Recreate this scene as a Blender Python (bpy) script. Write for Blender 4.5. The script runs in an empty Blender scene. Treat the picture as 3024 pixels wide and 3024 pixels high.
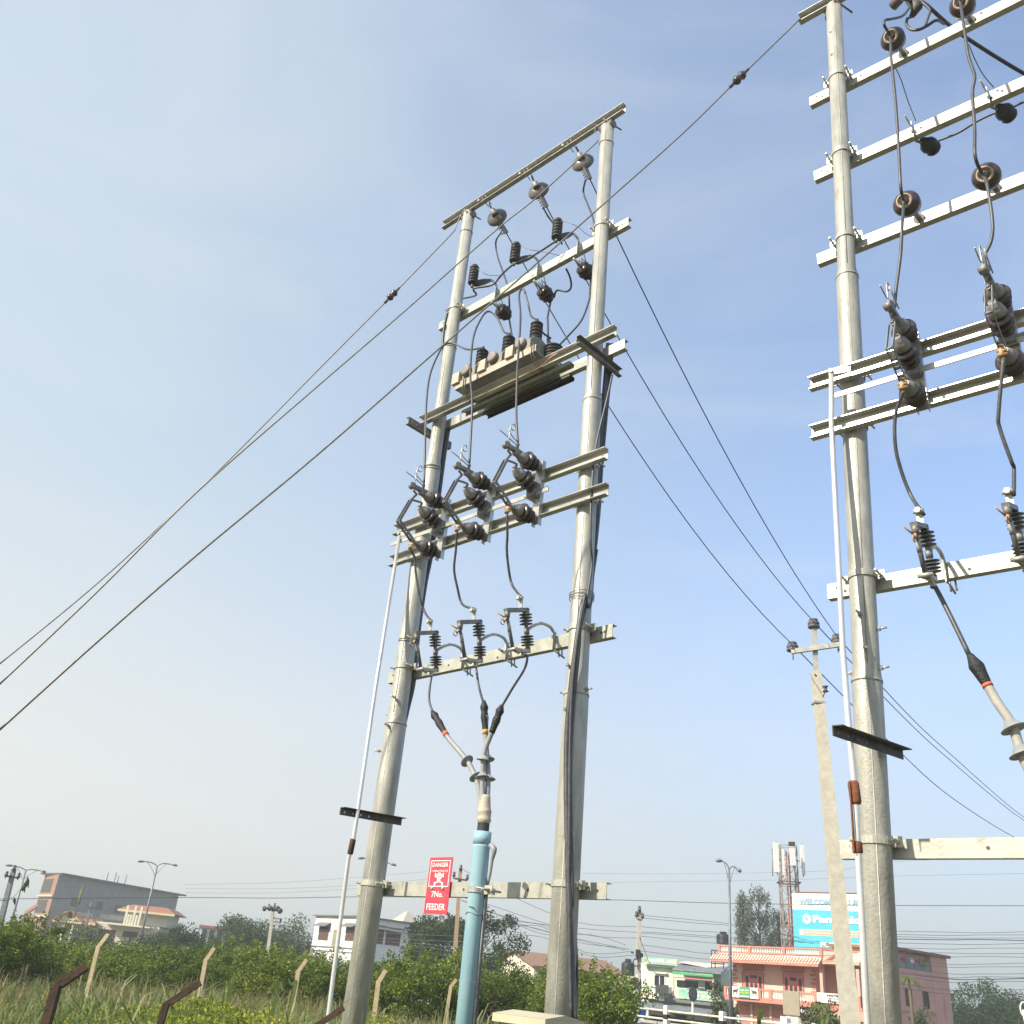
import bpy, math, random
from math import sin, cos, pi, radians, atan2, hypot
from mathutils import Vector, Matrix
random.seed(7)
SC = bpy.context.scene
COL = SC.collection
# ---------------------------------------------------------------- camera (solved from the photo's vanishing points)
CAMH = 1.7
FPX = 2715.4            # focal length in photo pixels (photo 3024 wide)
CR = Vector((0.995113, -0.045062, 0.087861))    # camera right in world
CU = Vector((-0.098743, -0.454131, 0.885446))   # camera up
CZ = Vector((0.0, -0.889795, -0.456361))        # camera backward
cam_d = bpy.data.cameras.new('camera')
cam = bpy.data.objects.new('camera', cam_d); COL.objects.link(cam)
cam_d.sensor_width = 36; cam_d.sensor_height = 36; cam_d.lens = 36*FPX/3024
cam_d.clip_start = 0.1; cam_d.clip_end = 6000
m = Matrix.Identity(4)
for i in range(3):
    m[i][0] = CR[i]; m[i][1] = CU[i]; m[i][2] = CZ[i]
m[2][3] = CAMH
cam.matrix_world = m
SC.camera = cam
# ---------------------------------------------------------------- world and sun
SUN_AZ = radians(238); SUN_EL = radians(36)
W = bpy.data.worlds.new('World'); SC.world = W; W.use_nodes = True
nt = W.node_tree; nt.nodes.clear()
wo = nt.nodes.new('ShaderNodeOutputWorld'); bg = nt.nodes.new('ShaderNodeBackground')
sky = nt.nodes.new('ShaderNodeTexSky'); sky.sky_type = 'NISHITA'; sky.sun_disc = False
sky.sun_elevation = SUN_EL; sky.sun_rotation = SUN_AZ
sky.air_density = 1.0; sky.dust_density = 1.2; sky.ozone_density = 1.5; sky.altitude = 100
bg.inputs['Strength'].default_value = 0.15
tc = nt.nodes.new('ShaderNodeTexCoord'); mp = nt.nodes.new('ShaderNodeMapping')
mp.inputs['Scale'].default_value = (1.0, 1.0, 3.2)
nz = nt.nodes.new('ShaderNodeTexNoise'); nz.inputs['Scale'].default_value = 2.2; nz.inputs['Detail'].default_value = 6; nz.inputs['Roughness'].default_value = .55
nz.inputs['Distortion'].default_value = .7
rp = nt.nodes.new('ShaderNodeValToRGB'); rp.color_ramp.elements[0].position = .50; rp.color_ramp.elements[1].position = .88
rp.color_ramp.elements[0].color = (0, 0, 0, 1); rp.color_ramp.elements[1].color = (.36, .36, .36, 1)
mx = nt.nodes.new('ShaderNodeMixRGB'); mx.blend_type = 'MIX'; mx.inputs[2].default_value = (5.2, 5.2, 5.2, 1)
L = nt.links.new
L(tc.outputs['Generated'], mp.inputs['Vector']); L(mp.outputs[0], nz.inputs['Vector']); L(nz.outputs['Fac'], rp.inputs[0])
def wn(t, **k):
    n_ = nt.nodes.new(t)
    for a_, v_ in k.items(): setattr(n_, a_, v_)
    return n_
# thin high haze: a veil that is strongest on the side of the sun and towards the horizon
gain = wn('ShaderNodeMixRGB', blend_type='MULTIPLY'); gain.inputs[0].default_value = 1; gain.inputs[2].default_value = (.96, .98, 1.05, 1)
L(sky.outputs[0], gain.inputs[1])
vd = wn('ShaderNodeVectorMath', operation='DOT_PRODUCT'); vd.inputs[1].default_value = (-.93, -.05, -.36)
L(tc.outputs['Generated'], vd.inputs[0])
mr = wn('ShaderNodeMapRange', interpolation_type='SMOOTHSTEP'); mr.inputs['From Min'].default_value = -.85; mr.inputs['From Max'].default_value = .45; mr.inputs['To Min'].default_value = .10; mr.inputs['To Max'].default_value = .86
L(vd.outputs['Value'], mr.inputs[0])
veil = wn('ShaderNodeMixRGB'); veil.inputs[2].default_value = (2.24, 2.56, 2.70, 1)
L(mr.outputs[0], veil.inputs[0]); L(gain.outputs[0], veil.inputs[1])
sx = wn('ShaderNodeSeparateXYZ'); L(tc.outputs['Generated'], sx.inputs[0])
mh = wn('ShaderNodeMapRange', interpolation_type='SMOOTHSTEP'); mh.inputs['From Min'].default_value = .0; mh.inputs['From Max'].default_value = .50; mh.inputs['To Min'].default_value = .82; mh.inputs['To Max'].default_value = 0
L(sx.outputs[2], mh.inputs[0])
hc = wn('ShaderNodeMixRGB'); hc.inputs[1].default_value = (1.56, 1.72, 1.88, 1); hc.inputs[2].default_value = (3.5, 3.3, 3.0, 1)
L(mr.outputs[0], hc.inputs[0])
hz2 = wn('ShaderNodeMixRGB'); L(mh.outputs[0], hz2.inputs[0]); L(veil.outputs[0], hz2.inputs[1]); L(hc.outputs[0], hz2.inputs[2])
mx.inputs[2].default_value = (2.9, 3.0, 3.05, 1)
L(rp.outputs[0], mx.inputs[0]); L(hz2.outputs[0], mx.inputs[1]); L(mx.outputs[0], bg.inputs[0]); L(bg.outputs[0], wo.inputs[0])
sd = bpy.data.lights.new('sun', 'SUN'); sd.energy = 3.6; sd.angle = radians(.6); sd.color = (1.0, .91, .76)
sun = bpy.data.objects.new('sun', sd); COL.objects.link(sun)
SDIR = Vector((sin(SUN_AZ)*cos(SUN_EL), cos(SUN_AZ)*cos(SUN_EL), sin(SUN_EL)))
sun.rotation_euler = SDIR.to_track_quat('Z', 'Y').to_euler()
vs = SC.view_settings; vs.view_transform = 'Standard'; vs.look = 'None'; vs.gamma = 1; vs.exposure = 1.0
HAZE = .0013
SC.cycles.max_bounces = 6; SC.cycles.transparent_max_bounces = 6; SC.cycles.volume_bounces = 0

# ---------------------------------------------------------------- measuring helpers: photo pixel -> ray -> point on a real plane / at a real distance
ZM = {'A1':(1250,300,700),'A2':(1150,850,800),'A3':(1100,1250,800),'A4':(1000,1750,900),'A5':(900,2350,1000),'B1':(2324,0,700),'B2':(2324,700,700),'B3':(2324,1300,700),'B4':(2224,1750,800),'B5':(2324,2424,700),'B6':(1750,2424,700),'C1':(0,2500,600),'C2':(500,2500,600),'C3':(1000,2500,600),'C4':(2324,2624,400),'C5':(1824,2724,300),'C6':(2100,2724,300),'F':(0,0,3024),'D1':(2150,2800,300),'D2':(1400,600,300),'D3':(1480,980,320),'D4':(1640,2700,324),'D5':(1150,1350,350)}
def ray(k, x, y):
    a, b, s = ZM[k]; px = a+x*s/1932-1512; py = -(b+y*s/1932-1512)
    return (CR*px+CU*py-CZ*FPX).normalized()
def atd(k, x, y, D):
    d = ray(k, x, y); h = hypot(d.x, d.y)
    return Vector((0, 0, CAMH))+d*(D/h)
class PL:
    """vertical plane with origin O, horizontal direction U (to the right); local axes x=U, y=away from the road, z=up"""
    def __init__(s, O, U):
        s.O = Vector((O[0], O[1], 0)); s.U = Vector((U[0], U[1], 0)).normalized(); s.B = Vector((-s.U.y, s.U.x, 0))
        s.rot = atan2(s.U.y, s.U.x)
    def _r(s, k, x, y):
        d = ray(k, x, y); o = Vector((0, 0, CAMH))-s.O
        return Vector((o.dot(s.U), o.dot(s.B), o.z)), Vector((d.dot(s.U), d.dot(s.B), d.z))
    def cut(s, k, x, y, ax, val):
        o, d = s._r(k, x, y); return o+d*((val-o[ax])/d[ax])
    def q(s, k, x, y, v=0): return s.cut(k, x, y, 1, -v)
    def qu(s, k, x, y, u): return s.cut(k, x, y, 0, u)
    def W(s, p): return s.O+s.U*p[0]+s.B*p[1]+Vector((0, 0, p[2]))
    def L(s, p):
        p = Vector(p)-s.O; return Vector((p.dot(s.U), p.dot(s.B), p.z))
WLD = PL((0, 0), (1, 0))
def plane2(a, b): return PL((a.x, a.y), (b.x-a.x, b.y-a.y))

# ---------------------------------------------------------------- mesh building
def frame_of(d):
    d = d.normalized(); a = Vector((0, 0, 1)) if abs(d.z) < .9 else Vector((1, 0, 0))
    x = d.cross(a).normalized(); return x, x.cross(d).normalized()
class MB:
    def __init__(s): s.v = []; s.f = []; s.s = []
    def add(s, vs, fs, sm=False):
        n = len(s.v); s.v += [Vector(p) for p in vs]; s.f += [tuple(i+n for i in f) for f in fs]; s.s += [sm]*len(fs); return s
    def box(s, a, b):
        x0, y0, z0 = [min(a[i], b[i]) for i in range(3)]; x1, y1, z1 = [max(a[i], b[i]) for i in range(3)]
        return s.add([(x0,y0,z0),(x1,y0,z0),(x1,y1,z0),(x0,y1,z0),(x0,y0,z1),(x1,y0,z1),(x1,y1,z1),(x0,y1,z1)], [(3,2,1,0),(4,5,6,7),(0,1,5,4),(1,2,6,5),(2,3,7,6),(3,0,4,7)])
    def ob(s, c, X, Y, Z):
        c = Vector(c); X = Vector(X); Y = Vector(Y); Z = Vector(Z)
        vs = [c+X*i+Y*j+Z*k for k in (-1, 1) for i, j in ((-1,-1),(1,-1),(1,1),(-1,1))]
        return s.add(vs, [(3,2,1,0),(4,5,6,7),(0,1,5,4),(1,2,6,5),(2,3,7,6),(3,0,4,7)])
    def bar(s, p, q, w, h, up=(0, 0, 1)):
        p = Vector(p); q = Vector(q); d = q-p; n = d.normalized(); up = Vector(up)
        x = n.cross(up)
        if x.length < 1e-4: x = n.cross(Vector((1, 0, 0)))
        x.normalize(); y = x.cross(n)
        return s.ob((p+q)/2, x*w/2, y*h/2, d/2)
    def tube(s, pts, r, n=8, cap=True, smooth=0, sm=True):
        pts = [Vector(p) for p in pts]
        if smooth: pts, r = spl(pts, r, smooth)
        if not isinstance(r, (list, tuple)): r = [r]*len(pts)
        vs = []; x = None
        for i, p in enumerate(pts):
            d = (pts[min(i+1, len(pts)-1)]-pts[max(i-1, 0)])
            if d.length < 1e-9: d = Vector((0, 0, 1))
            d.normalize()
            if x is None: x, y = frame_of(d)
            else:
                x = (x-d*x.dot(d)).normalized(); y = d.cross(x)
            if i == 0: y = d.cross(x)
            for k in range(n):
                a = 2*pi*k/n; vs.append(p+(x*cos(a)+y*sin(a))*r[i])
        fs = [(i*n+k, i*n+(k+1) % n, (i+1)*n+(k+1) % n, (i+1)*n+k) for i in range(len(pts)-1) for k in range(n)]
        b = len(s.v); s.add(vs, fs, sm)
        if cap:
            s.f.append(tuple(b+k for k in reversed(range(n)))); s.f.append(tuple(b+(len(pts)-1)*n+k for k in range(n))); s.s += [False, False]
        return s
    def lathe(s, p, ax, prof, n=20, sm=True):
        p = Vector(p); ax = Vector(ax).normalized()
        return s.tube2([p+ax*t for t, r in prof], [r for t, r in prof], ax, n, sm)
    def tube2(s, pts, rs, ax, n, sm=True):
        x, y = frame_of(ax); y = ax.cross(x); vs = []
        for p, r in zip(pts, rs):
            for k in range(n):
                a = 2*pi*k/n; vs.append(p+(x*cos(a)+y*sin(a))*max(r, 1e-5))
        fs = [(i*n+k, i*n+(k+1) % n, (i+1)*n+(k+1) % n, (i+1)*n+k) for i in range(len(pts)-1) for k in range(n)]
        b = len(s.v); s.add(vs, fs, sm)
        s.f.append(tuple(b+k for k in reversed(range(n)))); s.f.append(tuple(b+(len(pts)-1)*n+k for k in range(n))); s.s += [False, False]
        return s
    def poly(s, pts, ext):
        n = len(pts); e = Vector(ext); a = [Vector(p) for p in pts]
        return s.add(a+[p+e for p in a], [tuple(range(n-1, -1, -1)), tuple(range(n, 2*n))]+[(i, (i+1) % n, n+(i+1) % n, n+i) for i in range(n)])
    def channel(s, p, q, h, d, t, out, up=(0, 0, 1)):
        """C section: web centred on the line p-q, flanges stretching along out"""
        p = Vector(p); q = Vector(q); o = Vector(out).normalized(); n = (q-p).normalized(); u = Vector(up); u = (u-n*u.dot(n)).normalized()
        pr = [(0,-h/2),(d,-h/2),(d,-h/2+t),(t,-h/2+t),(t,h/2-t),(d,h/2-t),(d,h/2),(0,h/2)]
        pts = [p+o*a+u*b for a, b in pr]
        return s.poly(pts, q-p)
    def angle(s, p, q, a, t, out, up=(0, 0, 1)):
        p = Vector(p); q = Vector(q); o = Vector(out).normalized(); u = Vector(up).normalized()
        pr = [(0,0),(a,0),(a,t),(t,t),(t,a),(0,a)]
        return s.poly([p+o*x+u*y for x, y in pr], q-p)
    def mesh(s, name, off=(0, 0, 0)):
        off = Vector(off); me = bpy.data.meshes.new(name)
        me.from_pydata([tuple(p-off) for p in s.v], [], s.f)
        me.polygons.foreach_set('use_smooth', s.s); me.update()
        return me
def spl(pts, r, k):
    n = len(pts); out = []; ro = []
    rr = r if isinstance(r, (list, tuple)) else [r]*n
    for i in range(n-1):
        p0 = pts[max(i-1, 0)]; p1 = pts[i]; p2 = pts[i+1]; p3 = pts[min(i+2, n-1)]
        for j in range(k):
            t = j/k
            out.append(.5*((2*p1)+(p2-p0)*t+(2*p0-5*p1+4*p2-p3)*t*t+(3*p1-p0-3*p2+p3)*t**3)); ro.append(rr[i]*(1-t)+rr[i+1]*t)
    out.append(pts[-1]); ro.append(rr[-1]); return out, ro

# ---------------------------------------------------------------- materials (all procedural)
MT = {}
def mat(name, c1, c2=None, sc=6, rough=.6, metal=0, bump=0, stretch=None, c3=None, f3=.55, sc3=2, spec=.4, bscale=None, contrast=(.35, .65), trans=0, coat=0):
    M = bpy.data.materials.new(name); M.use_nodes = True; nt = M.node_tree; N = nt.nodes; lk = nt.links.new
    b = N['Principled BSDF']; b.inputs['Roughness'].default_value = rough; b.inputs['Metallic'].default_value = metal
    b.inputs['Specular IOR Level'].default_value = spec; b.inputs['Coat Weight'].default_value = coat
    if c2 is None: b.inputs['Base Color'].default_value = (*c1, 1)
    else:
        t = N.new('ShaderNodeTexCoord'); mpn = N.new('ShaderNodeMapping'); mpn.inputs['Scale'].default_value = stretch or (1, 1, 1)
        lk(t.outputs['Object'], mpn.inputs[0])
        n1 = N.new('ShaderNodeTexNoise'); n1.inputs['Scale'].default_value = sc; n1.inputs['Detail'].default_value = 7; n1.inputs['Roughness'].default_value = .65
        lk(mpn.outputs[0], n1.inputs['Vector'])
        r = N.new('ShaderNodeValToRGB'); e = r.color_ramp.elements; e[0].position, e[1].position = contrast; e[0].color = (*c1, 1); e[1].color = (*c2, 1)
        lk(n1.outputs['Fac'], r.inputs[0]); out = r.outputs[0]
        if c3:
            n3 = N.new('ShaderNodeTexNoise'); n3.inputs['Scale'].default_value = sc3; n3.inputs['Detail'].default_value = 8; n3.inputs['Roughness'].default_value = .7
            lk(mpn.outputs[0], n3.inputs['Vector'])
            r3 = N.new('ShaderNodeValToRGB'); r3.color_ramp.elements[0].position = f3; r3.color_ramp.elements[1].position = f3+.14
            lk(n3.outputs['Fac'], r3.inputs[0]); mxn = N.new('ShaderNodeMixRGB'); mxn.inputs[2].default_value = (*c3, 1)
            lk(r3.outputs[0], mxn.inputs[0]); lk(out, mxn.inputs[1]); out = mxn.outputs[0]
        lk(out, b.inputs['Base Color'])
        if bump:
            bn = N.new('ShaderNodeTexNoise'); bn.inputs['Scale'].default_value = bscale or sc*4; bn.inputs['Detail'].default_value = 5
            lk(t.outputs['Object'], bn.inputs['Vector'])
            bp = N.new('ShaderNodeBump'); bp.inputs['Strength'].default_value = bump; bp.inputs['Distance'].default_value = .02
            lk(bn.outputs['Fac'], bp.inputs['Height']); lk(bp.outputs[0], b.inputs['Normal'])
        rr = N.new('ShaderNodeMapRange'); rr.inputs['To Min'].default_value = max(0, rough-.12); rr.inputs['To Max'].default_value = min(1, rough+.12)
        lk(n1.outputs['Fac'], rr.inputs[0]); lk(rr.outputs[0], b.inputs['Roughness'])
    MT[name] = M; return M
def leafmat(name, c1, c2, c3, tr=.3, island=True, rough=.55):
    M = bpy.data.materials.new(name); M.use_nodes = True; nt = M.node_tree; N = nt.nodes; lk = nt.links.new
    b = N['Principled BSDF']; b.inputs['Roughness'].default_value = rough; b.inputs['Specular IOR Level'].default_value = .25
    g = N.new('ShaderNodeNewGeometry'); r = N.new('ShaderNodeValToRGB'); e = r.color_ramp.elements
    e[0].color = (*c1, 1); e[1].color = (*c3, 1); mid = e.new(.6); mid.color = (*c2, 1); e[0].position = 0; e[-1].position = 1
    oi = N.new('ShaderNodeObjectInfo'); ma = N.new('ShaderNodeMath'); ma.operation = 'MULTIPLY_ADD'; ma.inputs[1].default_value = .3
    lk(oi.outputs['Random'], ma.inputs[0])
    m2 = N.new('ShaderNodeMath'); m2.operation = 'MULTIPLY'; m2.inputs[1].default_value = .75
    lk(g.outputs['Random Per Island'], m2.inputs[0]); lk(m2.outputs[0], ma.inputs[2]); lk(ma.outputs[0], r.inputs[0])
    lk(r.outputs[0], b.inputs['Base Color'])
    t = N.new('ShaderNodeBsdfTranslucent'); mxs = N.new('ShaderNodeMixShader'); mxs.inputs[0].default_value = tr
    hs = N.new('ShaderNodeHueSaturation'); hs.inputs['Value'].default_value = 1.5; hs.inputs['Hue'].default_value = .485; lk(r.outputs[0], hs.inputs['Color']); lk(hs.outputs[0], t.inputs[0])
    lk(b.outputs[0], mxs.inputs[1]); lk(t.outputs[0], mxs.inputs[2]); lk(mxs.outputs[0], N['Material Output'].inputs[0])
    MT[name] = M; return M
mat('pole_steel', (.31,.31,.275), (.50,.49,.43), 8, .48, .25, .2, (1,1,.30), c3=(.23,.19,.13), f3=.585, sc3=4, bscale=45)
mat('arm_steel', (.37,.37,.32), (.53,.52,.44), 7, .42, .30, .08, c3=(.30,.27,.21), f3=.60, sc3=7, bscale=50)
mat('arm_bright', (.42,.42,.38), (.62,.61,.55), 5, .30, .6, .05, (.3,1,1), c3=(.42,.42,.38), f3=.62, sc3=4)
mat('bare_steel', (.34,.34,.32), (.50,.50,.46), 14, .45, .4, .1, c3=(.30,.22,.14), f3=.62, sc3=9)
mat('dark_iron', (.060,.058,.055), (.13,.12,.105), 10, .6, .35, .1, c3=(.16,.10,.06), f3=.62, sc3=8)
mat('grey_metal', (.17,.17,.165), (.30,.29,.275), 12, .55, .35, .1, c3=(.26,.17,.10), f3=.66, sc3=8)
mat('brown_porcelain', (.040,.029,.027), (.085,.062,.056), 6, .28, 0, 0, spec=.5, c3=(.13,.11,.10), f3=.58, sc3=5)
mat('grey_brown_porcelain', (.095,.08,.075), (.17,.15,.14), 5, .25, 0, 0, spec=.6)
mat('polymer_grey', (.10,.10,.11), (.16,.16,.17), 8, .6)
mat('polymer_black', (.030,.030,.035), (.065,.062,.062), 8, .5)
mat('pot_ring', (.42,.33,.27), (.55,.44,.36), 9, .5)
mat('cable_black', (.042,.043,.050), (.09,.088,.09), 20, .42, spec=.5)
mat('conductor', (.045,.047,.055), (.10,.10,.105), 30, .5, .3)
mat('wire_grey', (.16,.155,.14), (.27,.26,.23), 30, .5, .5)
mat('pipe_bright', (.62,.62,.60), (.80,.79,.74), 12, .3, .5, .05, (1,1,.2), c3=(.35,.32,.25), f3=.64, sc3=5)
mat('pipe_worn', (.42,.42,.37), (.58,.56,.49), 9, .45, .3, .08, (1,1,.2), c3=(.24,.15,.09), f3=.62, sc3=5)
mat('ct_grey', (.20,.185,.16), (.30,.275,.235), 9, .6, .1, .1)
mat('tray_dull', (.34,.30,.24), (.46,.41,.33), 7, .6, .2, .1, c3=(.24,.17,.11), f3=.6, sc3=6)
mat('rust', (.13,.045,.02), (.26,.10,.05), 14, .85, 0, .3, c3=(.32,.18,.11), f3=.6, sc3=6)
mat('rust_dark', (.035,.022,.014), (.09,.052,.030), 14, .85, 0, .3)
mat('copper', (.50,.25,.12), (.65,.36,.18), 9, .4, .7)
mat('brass_patina', (.40,.24,.12), (.55,.38,.22), 20, .6, .3)
mat('blue_pvc', (.25,.43,.50), (.33,.51,.57), 5, .6, 0, .05, (1,1,.3), c3=(.36,.44,.42), f3=.60, sc3=6, spec=.3)
mat('core_pale', (.33,.32,.28), (.44,.42,.37), 9, .6, 0, .1)
mat('flag_green', (.10,.20,.06), (.40,.25,.05), 1.2, .8)
mat('heat_shrink', (.26,.265,.28), (.35,.355,.36), 8, .5)
mat('boot_beige', (.42,.36,.28), (.52,.46,.37), 10, .6, 0, .2)
mat('tape_black', (.012,.012,.014), (.03,.03,.032), 10, .55, 0, .5, bscale=60)
mat('tape_yellow', (.55,.33,.03)); mat('tape_red', (.50,.13,.07))
mat('sign_red', (.58,.045,.075), (.68,.075,.11), 4, .45, c3=(.62,.19,.20), f3=.60, sc3=9)
mat('sign_white', (.80,.78,.70), (.86,.84,.78), 20, .5)
mat('cabinet_cream', (.48,.43,.29), (.56,.50,.35), 3, .5, 0, .03, c3=(.52,.44,.28), f3=.6, sc3=5)
mat('concrete', (.43,.40,.33), (.55,.52,.43), 8, .85, 0, .25, c3=(.36,.32,.25), f3=.62, sc3=6)
mat('concrete_grey', (.22,.205,.18), (.32,.295,.26), 1.2, .9, 0, .2, c3=(.13,.13,.13), f3=.56, sc3=.7)
mat('old_wood', (.30,.20,.12), (.44,.31,.20), 9, .8, 0, .3, (6,6,.8))
mat('post_cream', (.42,.33,.20), (.55,.44,.28), 8, .85, 0, .3)
mat('white_paint', (.74,.72,.66), (.82,.80,.75), 6, .6, c3=(.58,.54,.46), f3=.62, sc3=4)
mat('rail_cream', (.55,.53,.42), (.66,.63,.52), 6, .55)
mat('black_paint', (.02,.02,.022), (.05,.05,.05), 6, .6)
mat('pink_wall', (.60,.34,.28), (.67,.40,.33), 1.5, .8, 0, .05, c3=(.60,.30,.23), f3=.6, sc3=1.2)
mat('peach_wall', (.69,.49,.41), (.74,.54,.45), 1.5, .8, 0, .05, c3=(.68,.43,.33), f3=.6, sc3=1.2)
mat('coral', (.50,.20,.145), (.58,.26,.19), 2, .8, 0, .1)
mat('pink_wood', (.58,.20,.19), (.64,.25,.23), 3, .5)
mat('baluster_white', (.78,.75,.68), (.83,.80,.73), 5, .7)
mat('glass_dark', (.03,.035,.04), rough=.12, spec=.6)
mat('window_dark', (.035,.032,.030), (.07,.06,.05), 4, .35, spec=.5)
mat('window_brown', (.10,.055,.045), (.16,.09,.07), 4, .6)
mat('white_wall', (.76,.74,.69), (.82,.80,.76), 1.2, .85, 0, .05, c3=(.66,.63,.57), f3=.6, sc3=1)
mat('cream_wall', (.66,.60,.45), (.74,.68,.52), 1.2, .85, c3=(.58,.51,.37), f3=.6, sc3=1)
mat('yellow_wall', (.66,.56,.32), (.73,.63,.38), 1.5, .85)
mat('pale_green_wall', (.56,.63,.50), (.63,.69,.56), 1.5, .85, c3=(.50,.54,.43), f3=.6, sc3=1)
mat('grey_trim', (.13,.14,.14), (.20,.21,.20), 4, .8)
mat('tin_sheet', (.17,.19,.21), (.27,.29,.31), 3, .55, .3, c3=(.22,.19,.16), f3=.6, sc3=2)
mat('tin_roof_dark', (.09,.09,.095), (.14,.14,.14), 3, .6, .2)
mat('red_tile', (.28,.12,.08), (.38,.18,.115), 4, .8, 0, .2)
mat('brown_tile', (.20,.12,.085), (.32,.19,.13), 4, .85, 0, .3)
mat('tank_black', (.02,.02,.024), (.04,.04,.045), 5, .45)
mat('board_grey', (.30,.26,.19), (.35,.31,.235), 2, .6)
mat('bill_blue', (.06,.40,.52), (.08,.45,.58), 1, .5)
mat('bill_cream', (.78,.75,.58), (.82,.79,.64), 2, .6)
mat('bill_text_blue', (.20,.42,.56)); mat('bill_white', (.84,.83,.80)); mat('bill_bar', (.60,.60,.52), (.74,.73,.64), 3, .6)
mat('sign_green', (.06,.30,.13), (.10,.42,.20), 1.2, .6, c3=(.32,.50,.20), f3=.55, sc3=.8)
mat('sign_lime', (.55,.62,.06)); mat('sign_teal', (.10,.42,.36), (.62,.70,.42), .5, .6, c3=(.70,.58,.22), f3=.52, sc3=.9)
mat('text_dark', (.06,.07,.06)); mat('text_orange', (.70,.36,.18)); mat('goat_brown', (.10,.055,.045))
mat('laundry_red', (.55,.06,.09), rough=.9); mat('laundry_olive', (.20,.22,.04), rough=.9); mat('laundry_white', (.72,.70,.66), rough=.9); mat('laundry_teal', (.02,.25,.26), rough=.9)
mat('food_orange', (.42,.17,.05), (.62,.34,.12), 6, .6); mat('lamp_grey', (.16,.17,.18), (.24,.25,.26), 6, .5, .4)
mat('bark', (.085,.062,.042), (.17,.13,.09), 9, .9, 0, .5, (4,4,1))
mat('tower_steel', (.28,.27,.25), (.42,.40,.37), 2, .6, .3, c3=(.34,.12,.08), f3=.52, sc3=.35)
mat('tower_red', (.36,.11,.07), (.48,.20,.14), 2, .6)
mat('antenna_white', (.70,.69,.66), (.78,.77,.74), 3, .5)
leafmat('leaf_orchard', (.040,.075,.012), (.105,.165,.024), (.36,.38,.06))
leafmat('leaf_dark', (.026,.046,.014), (.052,.082,.024), (.10,.13,.042))
leafmat('leaf_blue', (.055,.075,.038), (.095,.115,.055), (.16,.175,.085))
leafmat('leaf_weed', (.06,.10,.016), (.19,.25,.035), (.55,.50,.08), tr=.35)
leafmat('leaf_grass', (.09,.12,.03), (.17,.19,.055), (.34,.31,.13), tr=.3)
leafmat('leaf_reed', (.09,.13,.03), (.17,.22,.07), (.34,.34,.17), tr=.35)
leafmat('leaf_dry', (.15,.14,.055), (.24,.20,.09), (.34,.28,.15), tr=.25)
leafmat('leaf_palm', (.10,.17,.03), (.18,.26,.05), (.30,.36,.09), tr=.3)
# brick with courses
def brickmat():
    M = bpy.data.materials.new('brick_wall'); M.use_nodes = True; N = M.node_tree.nodes; lk = M.node_tree.links.new; b = N['Principled BSDF']; b.inputs['Roughness'].default_value = .9
    t = N.new('ShaderNodeTexCoord'); sp = N.new('ShaderNodeSeparateXYZ'); cb = N.new('ShaderNodeCombineXYZ'); ad = N.new('ShaderNodeMath'); ad.operation = 'ADD'
    lk(t.outputs['Object'], sp.inputs[0]); lk(sp.outputs[0], ad.inputs[0]); lk(sp.outputs[1], ad.inputs[1]); lk(ad.outputs[0], cb.inputs[0]); lk(sp.outputs[2], cb.inputs[1])
    br = N.new('ShaderNodeTexBrick'); br.inputs['Scale'].default_value = 1; br.inputs['Brick Width'].default_value = .5; br.inputs['Row Height'].default_value = .18; br.inputs['Mortar Size'].default_value = .02
    br.inputs['Color1'].default_value = (.27,.115,.065,1); br.inputs['Color2'].default_value = (.34,.17,.105,1); br.inputs['Mortar'].default_value = (.33,.27,.22,1)
    lk(cb.outputs[0], br.inputs['Vector']); lk(br.outputs['Color'], b.inputs['Base Color']); MT['brick_wall'] = M
brickmat()
def ground_mats():
    mat('field', (.075,.068,.030), (.15,.12,.06), .8, .95, 0, .4, c3=(.06,.075,.022), f3=.5, sc3=.35)
    mat('asphalt', (.045,.045,.047), (.075,.073,.07), 6, .9, 0, .3)
    mat('kerbstone', (.34,.33,.30), (.45,.43,.39), 3, .9)
ground_mats()

# ---------------------------------------------------------------- objects
def tagp(o, label=None, cat=None, group=None, kind=None):
    if label: o['label'] = label
    if cat: o['category'] = cat
    if group: o['group'] = group
    if kind: o['kind'] = kind
    return o
class T:
    """a thing: an Empty at loc (given in the plane's local axes) that parents its parts"""
    def __init__(s, name, label, cat, pl=WLD, loc=(0, 0, 0), group=None):
        s.pl = pl; s.off = Vector(loc); s.o = bpy.data.objects.new(name, None); COL.objects.link(s.o); s.o.empty_display_size = .2
        s.o.location = pl.W(s.off); s.o.rotation_euler = (0, 0, pl.rot); tagp(s.o, label, cat, group)
    def part(s, name, mb, mt, parent=None, label=None, kind=None):
        me = mb.mesh(name, s.off); me.materials.append(MT[mt]); o = bpy.data.objects.new(name, me); COL.objects.link(o)
        o.parent = parent or s.o
        if label: o['label'] = label
        if kind: o['kind'] = kind
        return o
    def meshpart(s, name, me, mt, parent=None):
        me.materials.append(MT[mt]); o = bpy.data.objects.new(name, me); COL.objects.link(o); o.parent = parent or s.o; return o
def one(name, label, cat, mb, mt, pl=WLD, group=None, kind=None, loc=None):
    off = Vector(loc) if loc is not None else (mb.v[0].copy() if kind is None else Vector((0, 0, 0)))
    me = mb.mesh(name, off); me.materials.append(MT[mt]); o = bpy.data.objects.new(name, me); COL.objects.link(o)
    o.location = pl.W(off); o.rotation_euler = (0, 0, pl.rot); return tagp(o, label, cat, group, kind)
KIDS = lambda o: [c for c in bpy.data.objects if c.parent == o]
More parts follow.
